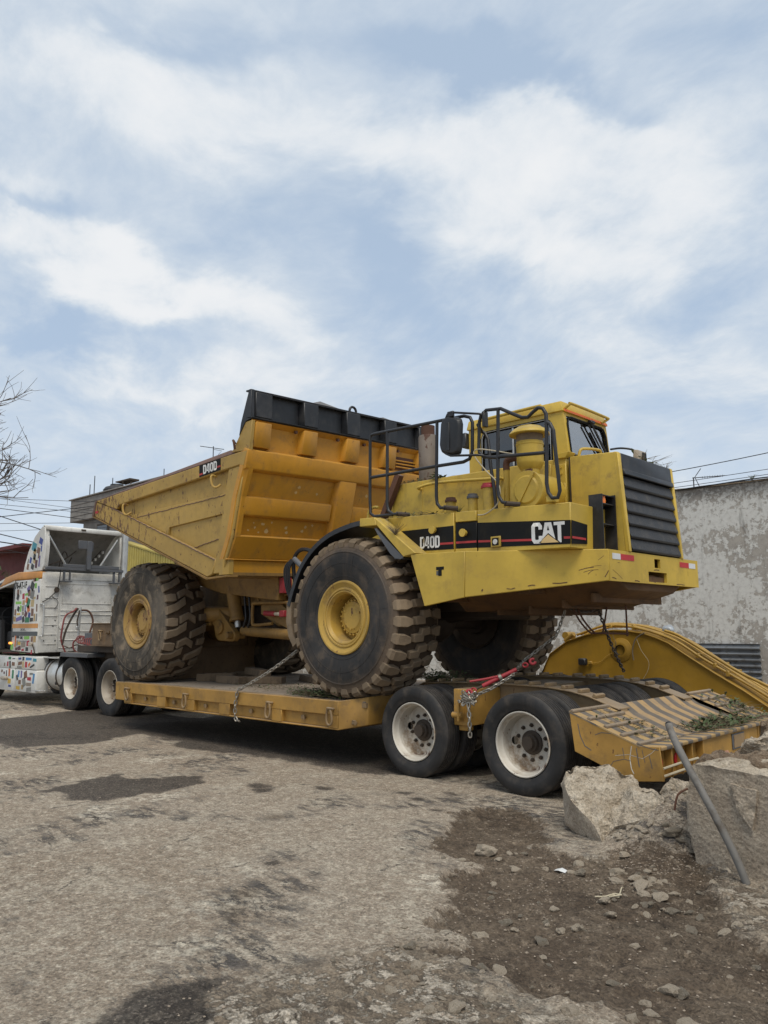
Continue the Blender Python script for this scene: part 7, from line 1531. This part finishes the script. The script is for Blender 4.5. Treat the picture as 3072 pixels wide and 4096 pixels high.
# ================================================================== left background
bb = thing('concrete_building', 'bare concrete house with overhanging upper storey behind the lorry cab', 'building', (-22, 8, 0))
MB().box(-25.02, -16, 6.8, 12, 5.56, 6.40).build('upper_storey', BROWNC, bb, bev=.02)
MB().box(-24.3, -16, 7.0, 12, -.2, 5.559).build('lower_storey', BROWNC, bb, bev=.02)
MB().box(-25.1, -16, 6.74, 12.1, 6.401, 6.45).build('roof_slab', BROWNC, bb, bev=.01)
for z in (5.75, 5.95, 6.18): MB().box(-25.03, -16, 6.79, 6.7995, z, z + .012).build('shutter_joint', DARK, bb)
f_ = MB().box(-23.1, -22.2, 6.955, 6.999, 4.55, 5.33).build('window', DARK, bb, bev=.01); MB().box(-23.02, -22.28, 6.94, 6.9545, 4.62, 5.25).build('pane', GLASSD, f_)
tk = thing('water_tank', 'black ribbed rooftop water tank on the concrete house', 'water tank', (-26.0, 9.1, 6.45))
bb2 = MB().box(-27.2, -24.8, 8.6, 11, -.2, 6.85).build('roof_house', BROWNC); tag(bb2, 'grey stair tower under the black water tank', 'building')
tk.location = (-26.0, 9.1, 6.85)
MB().lathe([(0, 6.85), (.52, 6.85), (.55, 6.95), (.53, 7.02), (.55, 7.08), (.53, 7.15), (.55, 7.22), (.46, 7.34), (.28, 7.40), (.26, 7.47), (0, 7.48)], (-26.0, 9.15, 0), 'Z', 28).build('tank_body', TANKM, tk)
sp_ = thing('solar_heater', 'tilted solar heater panel on a rusty frame above the water tank', 'solar panel', (-25.7, 9.5, 6.85))
MB().hull([(-26.0, 9.1, 7.55), (-25.6, 9.5, 7.68), (-25.55, 9.9, 7.66), (-25.95, 9.5, 7.5)], [(-26.0, 9.1, 7.60), (-25.6, 9.5, 7.75), (-25.55, 9.9, 7.73), (-25.95, 9.5, 7.57)]).build('panel', DARK, sp_)
MB().tube([(-25.72, 9.62, 6.8), (-25.72, 9.62, 7.72)], .03, 5).build('post', EXH, sp_); MB().tube([(-26.05, 9.1, 7.58), (-25.7, 9.6, 7.74)], .03, 5).build('bar', REDW, sp_); MB().tube([(-25.8, 9.3, 7.6), (-25.78, 9.3, 7.35), (-25.9, 9.2, 7.2)], .02, 5).build('pipe', DARK, sp_)
for i, (x, y, z0, z1, lb) in enumerate(((-26.46, 8.21, 6.3, 7.42, 'shorter of the two thin rods left of the water tank'), (-26.39, 8.36, 6.3, 7.79, 'taller of the two thin rods left of the water tank'), (-25.12, 10.79, 6.3, 8.25, 'thin rod rising behind the tail of the dump body'), (-26.1, 9.0, 6.5, 7.75, 'short rod right behind the water tank'))):
    o_ = MB().tube([(x, y, z0), (x, y, z1)], .018, 5).build('steel_rod', WIREM); tag(o_, lb, 'rod')
an = thing('tv_antenna', 'thin television antenna rising behind the side of the dump body', 'antenna', (-20.71, 10.29, 6))
mast_base = MB().tube([(-20.71, 10.29, 0), (-20.71, 10.29, 8.41)], .018, 5).build('mast', WIREM, an)
MB().tube([(-20.99, 9.88, 8.40), (-20.49, 10.63, 8.31)], .014, 5).build('boom', WIREM, an); MB().tube([(-20.70, 10.31, 8.29), (-20.54, 10.56, 8.25), (-20.6, 10.45, 8.1)], .010, 5).build('element', WIREM, an)
# yellow cladding
yc_ = thing('yellow_clad_shed', 'shed clad in narrow yellow metal boards between lorry and dump truck', 'shed', (-14.5, 4.3, 0))
MB().prism([(-16.1, 0), (-13.2, 0), (-13.2, 3.245), (-16.1, 3.92)], 'Y', 4.345, 4.6).build('shed_wall', DARK, yc_)
x = -16.1; k = 0
while x < -13.25:
    zt0, zt1 = 3.92 - (x + 16.1) * .2326, 3.92 - (x + .125 + 16.1) * .2326
    MB().prism([(x + .010, 0), (x + .112, 0), (x + .112, zt1), (x + .010, zt0)], 'Y', 4.318, 4.3445).build('board', YELLC, yc_); x += .125
MB().prism([(-16.1, 3.925), (-13.2, 3.25), (-13.2, 3.295), (-16.1, 3.97)], 'Y', 4.30, 4.62).build('trim', YELLC, yc_, bev=.004)
oh = MB().box(-17.2, -16.6, 5.6, 6.2, 3.2, 4.9).build('orange_pillar', ORANGE); tag(oh, 'orange painted post behind the exhaust of the lorry', 'post')
ph = MB().box(-16.6, -14.0, 5.6, 7.0, 0, 4.7).build('pale_house', PALEW); tag(ph, 'pale wall visible above the yellow boards', 'building')
rh = thing('red_house', 'dark red house with a jutting flat roof behind the lorry cab', 'building', (-21, 5, 0))
MB().box(-22.6, -19.6, 3.35, 8, 0, 3.90).build('wall', REDW, rh); MB().box(-22.7, -19.0, 2.75, 8.2, 3.901, 4.02).build('roof', REDW, rh, bev=.01)
wh_ = thing('white_house', 'small distant white house with a red roof edge left of the red house', 'building', (-32, 7.5, 0))
MB().box(-34, -30, 6.35, 9, 0, 4.02).build('wall', PALEW, wh_); MB().box(-34.1, -29.9, 6.25, 9.1, 4.021, 4.12).build('roof_edge', REDW, wh_)
lh = MB().box(-44, -35, .5, 9.0, 0, 3.1).build('low_house', PALEW); tag(lh, 'distant low pale house at the left edge behind the lorry', 'building')
tuft('garden_plant', 'tuft of pale garden grass behind the lorry roof', (-18.5, 2.35, 2.6), 160, .55, LEAF, 21, .8)
tr_ = thing('garden_shrub', 'dark shrub seen through the lorry door window', 'shrub', (-19, 1.2, 0))
rsf = random.Random(9); vs = []; fs = []
for k in range(2600):
    a, b, c = rsf.gauss(-19, .8), rsf.gauss(1.2, .6), rsf.gauss(1.7, .55); s = rsf.uniform(.05, .14); u = Vector((rsf.uniform(-1, 1), rsf.uniform(-1, 1), rsf.uniform(-1, 1))).normalized(); v = u.orthogonal().normalized(); n0 = len(vs); P0 = Vector((a, b, max(c, .2)))
    vs += [P0, P0 + u * s + v * s * .3, P0 + u * s * 2, P0 + u * s - v * s * .3]; fs.append((n0, n0 + 1, n0 + 2, n0 + 3))
me_ = bpy.data.meshes.new('crown'); me_.from_pydata([tuple(v) for v in vs], [], fs); me_.materials.append(LEAF); o_ = bpy.data.objects.new('crown', me_); COL.objects.link(o_); o_.parent = tr_; o_.location = -Vector(tr_.location)
MB().tube([(-19, 1.2, 0), (-19.05, 1.25, 1.4)], .06, 6).build('trunk', BARK, tr_)
# overhead cables
W_ = [((-18.5, 1.3, 5.14), (-17.0, 4.9, 5.22)), ((-18.5, 1.3, 5.02), (-17.2, 4.4, 4.84)), ((-18.5, 1.3, 4.84), (-17.8, 3.2, 4.22)), ((-18.5, 1.3, 4.54), (-17.2, 4.4, 5.14)), ((-18.5, 1.3, 4.42), (-17.3, 4.2, 4.60)), ((-18.5, 1.3, 4.30), (-17.9, 3.0, 3.90)), ((-18.5, 1.3, 4.03), (-17.9, 3.0, 3.80)),
      ((-18.5, 1.3, 5.20), (-17.2, 4.4, 4.90)), ((-18.5, 1.3, 4.93), (-17.2, 4.4, 4.62)), ((-18.5, 1.3, 4.2), (-17.4, 3.9, 4.42)), ((-18.5, 1.3, 3.90), (-17.9, 2.9, 3.55)), ((-18.5, 1.3, 3.62), (-17.9, 2.9, 3.70))]
for k, (a, b) in enumerate(W_):
    r_ = (.007, .007, .013, .011, .007, .014, .017, .006, .010, .006, .007, .006)[k]; a, b = Vector(a), Vector(b); e = (b - a)
    pole_wire('thin black overhead cable crossing the sky left of the concrete house', a - e * 2.0, b + e * 1.2, .02, r_, 'overhead cables on the left')
# bare tree
tree = thing('bare_tree', 'bare leafless tree reaching in from the left edge', 'tree', (-12.4, -3.2, 0))
rt = random.Random(17); tw = MB(); tk_ = MB()
tk_.tube([(-12.4, -3.2, 0), (-12.35, -3.1, 1.8), (-12.2, -2.8, 3.4)], [.16, .09], 10); 
def branch(p, d_, L_, r_, lev):
    n = 4 if lev < 3 else 3; pts = [p]; dd = d_.copy()
    for k in range(n):
        dd = (dd + Vector((rt.gauss(0, .16), rt.gauss(0, .16), rt.gauss(.03, .14)))).normalized(); pts.append(pts[-1] + dd * L_ / n)
    (tk_ if lev < 1 else tw).tube(pts, [r_, r_ * .55], 4 if lev > 0 else 8, caps=False)
    if lev >= 4: return
    for k in range(rt.choice((3, 4)) if lev < 3 else rt.choice((2, 3, 3))):
        f = rt.uniform(.25, 1.0); i = min(int(f * n), n - 1); q = pts[i].lerp(pts[i + 1], f * n - i)
        nd = (dd + Vector((rt.gauss(0, .5), rt.gauss(0, .5), rt.gauss(.05, .5)))).normalized(); branch(q, nd, L_ * rt.uniform(.5, .74), max(r_ * .58, .0055), lev + 1)
P0 = Vector((-12.2, -2.8, 3.4))
for tgt in ((-12.1, -.55, 5.0), (-11.9, -.5, 4.5), (-12.3, -.7, 5.4), (-12.0, -.9, 4.2), (-12.2, -1.6, 5.9), (-12.6, -4.4, 5.6), (-13.6, -3.0, 5.6), (-12.1, -.6, 4.75), (-12.0, -.5, 5.2)):
    d_ = Vector(tgt) - P0; branch(P0, d_.normalized(), d_.length * .74, .045, 0)
tk_.build('trunk', BARK, tree, smooth_=True); tw_o = tw.build('twigs', BARKL, tree); tw_o['kind'] = 'stuff'

# ================================================================== broken concrete
from mathutils import noise as mn
def rock(name, label, cat, pts, mat, mat2=None, flat=None, amp=.03, fr=9, cut=.03, group=None, seed=0, sub=None):
    """convex lump from points, refined and roughened; faces looking along 'flat' stay smooth (cast face)"""
    c = Vector((sum(p[0] for p in pts), sum(p[1] for p in pts), 0)) / len(pts); c.z = 0
    bm = bmesh.new()
    for p in pts: bm.verts.new(Vector(p) - c)
    r_ = bmesh.ops.convex_hull(bm, input=bm.verts); bmesh.ops.delete(bm, geom=[g for g in r_['geom_interior'] if isinstance(g, bmesh.types.BMVert)] , context='VERTS')
    for k in range(7):
        es = [e for e in bm.edges if e.calc_length() > cut]
        if not es: break
        bmesh.ops.subdivide_edges(bm, edges=es, cuts=1, use_grid_fill=True); bmesh.ops.triangulate(bm, faces=[f for f in bm.faces if len(f.verts) > 3])
    bmesh.ops.recalc_face_normals(bm, faces=bm.faces); bm.normal_update(); F = Vector(flat).normalized() if flat else None
    disp = []
    for v in bm.verts:
        q = v.co + Vector((seed * 3.1, 0, 0)); a = mn.fractal(q * fr, .9, 2.1, 5) * amp + max(mn.noise(q * fr * .45), -.3) * amp * 1.2
        k = 1.0
        if F is not None:
            k = 1.0 if v.normal.dot(F) < .80 else .16
        disp.append(v.normal * a * k)
    for v, d_ in zip(bm.verts, disp): v.co += d_
    bm.normal_update()
    me_ = bpy.data.meshes.new(name)
    for f in bm.faces: f.smooth = False; f.material_index = 1 if (mat2 and F is not None and f.normal.dot(F) > .78) else 0
    bm.to_mesh(me_); bm.free(); me_.materials.append(mat)
    if mat2: me_.materials.append(mat2)
    o_ = bpy.data.objects.new(name, me_); COL.objects.link(o_); o_.location = c; tag(o_, label, cat, group); return o_
FA = Vector((-.45, -.85, .05))
rock('concrete_chunk', 'large jagged slab of broken concrete tilted in front of the last wheel', 'concrete chunk',
     [(.80, -.62, .30), (.80, -.55, .40), (.90, -.60, .47), (.95, -.78, .36), (.93, -.80, .05), (1.06, -.92, .26), (1.30, -1.0, .13), (1.37, -1.02, .02), (1.40, -.96, .0), (.98, -.80, .0), (1.16, -.50, .49), (1.36, -.42, .38), (1.30, -.86, .20), (1.0, -.3, .1), (1.4, -.5, .0)], CONC, CONCS, (-.52, -.83, -.10), .040, 8, .024)
rock('concrete_chunk', 'low broken concrete ridge joining the tilted slab to the big block', 'concrete chunk',
     [(1.22, -.62, .0), (1.25, -.66, .30), (1.45, -.62, .39), (1.62, -.74, .385), (1.74, -.78, .34), (1.72, -.86, .24), (1.40, -.90, .12), (1.5, -.5, .30), (1.7, -.55, .0), (1.3, -.85, .0)], CONC, None, None, .035, 9, .028, seed=2)
rock('concrete_chunk', 'pale concrete lump behind the gap beside the big block', 'concrete chunk',
     [(1.60, -.55, .05), (1.60, -.60, .34), (1.70, -.58, .44), (1.84, -.55, .44), (1.88, -.62, .28), (1.9, -.4, .1), (1.62, -.4, .1)], CONC, None, None, .025, 11, .025, seed=3)
rock('concrete_block', 'big grey concrete block with the bent pipe leaning on it', 'concrete block',
     [(2.04, -1.02, -.05), (2.00, -1.04, .42), (2.07, -1.05, .64), (2.10, -.86, .66), (1.98, -.80, .45), (1.95, -.78, -.05), (3.6, -1.22, -.05), (3.6, -1.22, .60), (3.6, .1, .60), (3.6, .1, -.05), (2.05, .0, .60), (2.05, .0, -.05)], CONC, CONCS, (-.10, -.99, 0), .028, 7, .034, seed=5)
rock('concrete_chunk', 'rough boulder of rubble on top of the big block at the right edge', 'concrete chunk',
     [(2.14, -.36, .60), (2.2, -.45, .74), (2.5, -.4, .84), (2.9, -.3, .82), (2.9, .2, .84), (2.3, .1, .76), (2.1, .0, .60), (2.9, -.5, .6)], CONC, None, None, .045, 9, .03, seed=6)
rock('concrete_chunk', 'dark rounded boulder beyond the ramp corner at the right edge', 'concrete chunk',
     [(1.93, .52, .5), (1.95, .55, .72), (2.05, .5, .80), (2.4, .5, .82), (2.4, .9, .8), (2.0, .9, .5), (2.4, .4, .5)], DIRT, None, None, .035, 9, .03, seed=7)
rock('brick_fragment', 'reddish brick fragment in the rubble on top of the big block', 'brick fragment',
     [(1.93, -.38, .58), (1.95, -.40, .64), (2.03, -.42, .645), (2.06, -.38, .60), (2.0, -.3, .64), (1.96, -.3, .58)], rough_mat('broken_brick', (.30, .14, .08), (.38, .22, .15), (.22, .12, .08), 9, .6, .01), None, None, .01, 15, .02, seed=8)
rk = rock('rubble_heap', 'heap of earth and small rubble on top of the big block', 'rubble', [(1.95, -.80, .45), (2.0, -.72, .63), (2.2, -.92, .665), (3.0, -1.0, .66), (3.0, .4, .70), (1.95, .3, .60), (1.8, .0, .40), (3.0, -1.05, .50), (2.1, -.94, .50)], DIRT, None, None, .045, 9, .04, seed=9)
rk['kind'] = 'stuff'
# spalled render on the face of the big block
rock('render_patch', 'thin flaking patch of render on the face of the big concrete block', 'concrete patch', [(2.31, -1.10, .56), (2.34, -1.105, .42), (2.40, -1.11, .36), (2.43, -1.115, .30), (2.46, -1.115, .44), (2.47, -1.115, .54), (2.31, -1.06, .56), (2.47, -1.06, .54), (2.43, -1.06, .30)], CONCS, None, None, .008, 14, .022, seed=12)
# pipe
pi_ = MB().tube([(2.395, -1.165, .0), (2.34, -1.18, .16), (2.23, -1.20, .40), (2.12, -1.20, .60), (2.02, -1.17, .76), (1.96, -1.12, .84), (1.93, -1.09, .885)], .0235, 16, smooth_path=6).build('bent_pipe', PIPEM); tag(pi_, 'bent grey steel pipe leaning against the big concrete block', 'pipe')
MB().tube([(1.93, -1.09, .885), (1.922, -1.083, .893)], .019, 14).build('pipe_mouth', SEAT, pi_)
# rebar stub
o_ = MB().tube([(1.92, -.83, .44), (1.87, -.88, .40), (1.85, -.90, .30)], .008, 6, smooth_path=3).build('rebar_stub', EXHR); tag(o_, 'rusty curved rebar stub beside the big block', 'rebar')
# stones
GRAV = rough_mat('dusty_gravel', (.25, .20, .15), (.36, .30, .24), (.17, .135, .10), 9, .5, .01)
STV = []
for k in range(7):
    bm = bmesh.new(); bmesh.ops.create_icosphere(bm, subdivisions=2, radius=1.0)
    for v in bm.verts:
        q = v.co + Vector((k * 5.3, 0, 0)); v.co *= 1 + mn.noise(q * 1.1) * .55 + mn.noise(q * 2.7) * .22
        v.co.z *= .62
    me_ = bpy.data.meshes.new('stone'); bm.to_mesh(me_); bm.free(); me_.materials.append(STONE if k < 5 else CONC); STV.append(me_)
rs = random.Random(21); SROT = {}
def stone(x, y, s, label, grp=None, name='stone', me_=None, dz=.25, cat='stone'):
    o_ = bpy.data.objects.new(name, me_ or rs.choice(STV)); COL.objects.link(o_)
    o_.scale = (s * rs.uniform(.8, 1.35), s * rs.uniform(.7, 1.1), s * rs.uniform(.6, 1.0)); o_.rotation_euler = (rs.uniform(-.3, .3), rs.uniform(-.3, .3), rs.uniform(0, 6.28)); o_.location = (x, y, gz(x, y) + s * dz)
    tag(o_, label, cat, grp); return o_
BIG = [(2.01, -2.12, .035, 'pointed pale stone standing in the middle of the muddy patch'), (1.69, -1.44, .05, 'rough stone at the mud edge below the rubble slope'), (1.94, -1.61, .045, 'pale stone just above the row of stones below the big block'),
       (2.08, -1.66, .055, 'jagged pale stone in front of the big block'), (1.58, -.80, .055, 'dark bluish stone half buried in the rubble slope'), (1.85, -.98, .07, 'sandy stone leaning at the foot of the big block'), (2.68, -2.75, .035, 'pale pyramid shaped stone near the bottom right corner'),
       (1.48, -1.53, .05, 'brownish concrete crumb under the tilted slab'), (.79, -1.61, .085, 'flat pale stone poking out of the upper mud'), (2.3, -2.42, .022, 'single square stone in the lower mud'), (1.14, -1.76, .03, 'flat crumb left of the mud centre')]
for x, y, s, lb in BIG: stone(x, y, s, lb)
GR = 'loose pale stones in and around the mud'
ZN = [((1.7, 2.9), (-2.0, -1.25), 60), ((1.5, 3.1), (-3.3, -2.1), 45), ((1.35, 2.2), (-3.7, -3.05), 40), ((1.35, 2.0), (-1.6, -.85), 45), ((.3, 1.5), (-2.4, -1.0), 22)]
for (xa, xb), (ya_, yb2), n in ZN:
    for k in range(n): stone(rs.uniform(xa, xb), rs.uniform(ya_, yb2), rs.choice((.010, .013, .017, .022, .028, .036)) * rs.uniform(.8, 1.2), 'small pale stone lying in or beside the mud', GR, dz=.15)
# gravel
gv = MB(); ico = [(0, 0, 1), (.9, 0, .3), (.28, .85, .3), (-.73, .52, .3), (-.73, -.52, .3), (.28, -.85, .3), (0, 0, -.6)]; icf = [(0, 1, 2), (0, 2, 3), (0, 3, 4), (0, 4, 5), (0, 5, 1), (6, 2, 1), (6, 3, 2), (6, 4, 3), (6, 5, 4), (6, 1, 5)]
NG = 4200; gxs = []; gys = []
for k in range(NG):
    q = rs.random()
    if q < .40: x, y = rs.gauss(1.75, .28), rs.gauss(-.95, .28)
    elif q < .70: x, y = rs.uniform(1.2, 3.2), rs.uniform(-4.4, -1.2)
    elif q < .85: x, y = rs.uniform(.2, 1.8), rs.uniform(-3.2, -.6)
    else: x, y = rs.uniform(-5, 2), rs.uniform(-4.8, .2)
    gxs.append(x); gys.append(y)
gzs = ground_z(np.array([gxs]), np.array([gys]))[0]
for x, y, z in zip(gxs, gys, gzs):
    s = rs.uniform(.0025, .008) * (1.4 if rs.random() < .15 else 1); a = rs.uniform(0, 6.28); c, s_ = math.cos(a) * s, math.sin(a) * s; k1, k2 = rs.uniform(.7, 1.3), rs.uniform(.5, 1)
    gv._add([(x + (px * c - py * s_) * k1, y + (px * s_ + py * c), float(z) + pz * s * k2) for px, py, pz in ico], icf)
go = gv.build('gravel', GRAV, smooth_=False); tag(go, 'loose gravel and crumbs strewn over the yard and rubble', 'gravel', kind='stuff')
# litter
bm = bmesh.new(); vs = [bm.verts.new(p) for p in ((-.04, -.012, .0), (.0, -.018, .008), (.045, -.010, .0), (.05, .012, .012), (.01, .016, .020), (-.03, .018, .006))]; ce = bm.verts.new((0, 0, .012))
for i in range(6): bm.faces.new((vs[i], vs[(i + 1) % 6], ce))
me_ = bpy.data.meshes.new('paper_scrap'); bm.to_mesh(me_); bm.free(); me_.materials.append(DECWHT); o_ = bpy.data.objects.new('paper_scrap', me_); COL.objects.link(o_); o_.location = (1.35, -1.56, gz(1.35, -1.56) + .008); tag(o_, 'crumpled white scrap of paper lying on the mud', 'litter')
kp = [(1.80, -1.91), (1.84, -1.86), (1.87, -1.83), (1.90, -1.82), (1.89, -1.79), (1.86, -1.80), (1.85, -1.84), (1.88, -1.85), (1.91, -1.80), (1.88, -1.77), (1.86, -1.72), (1.84, -1.66), (1.83, -1.62)]
o_ = MB().tube([(x, y, gz(x, y) + .008 + .006 * (i % 3)) for i, (x, y) in enumerate(kp)], .004, 6, smooth_path=4).build('rope_piece', ROPE); tag(o_, 'short knotted piece of pale rope in the mud', 'rope')
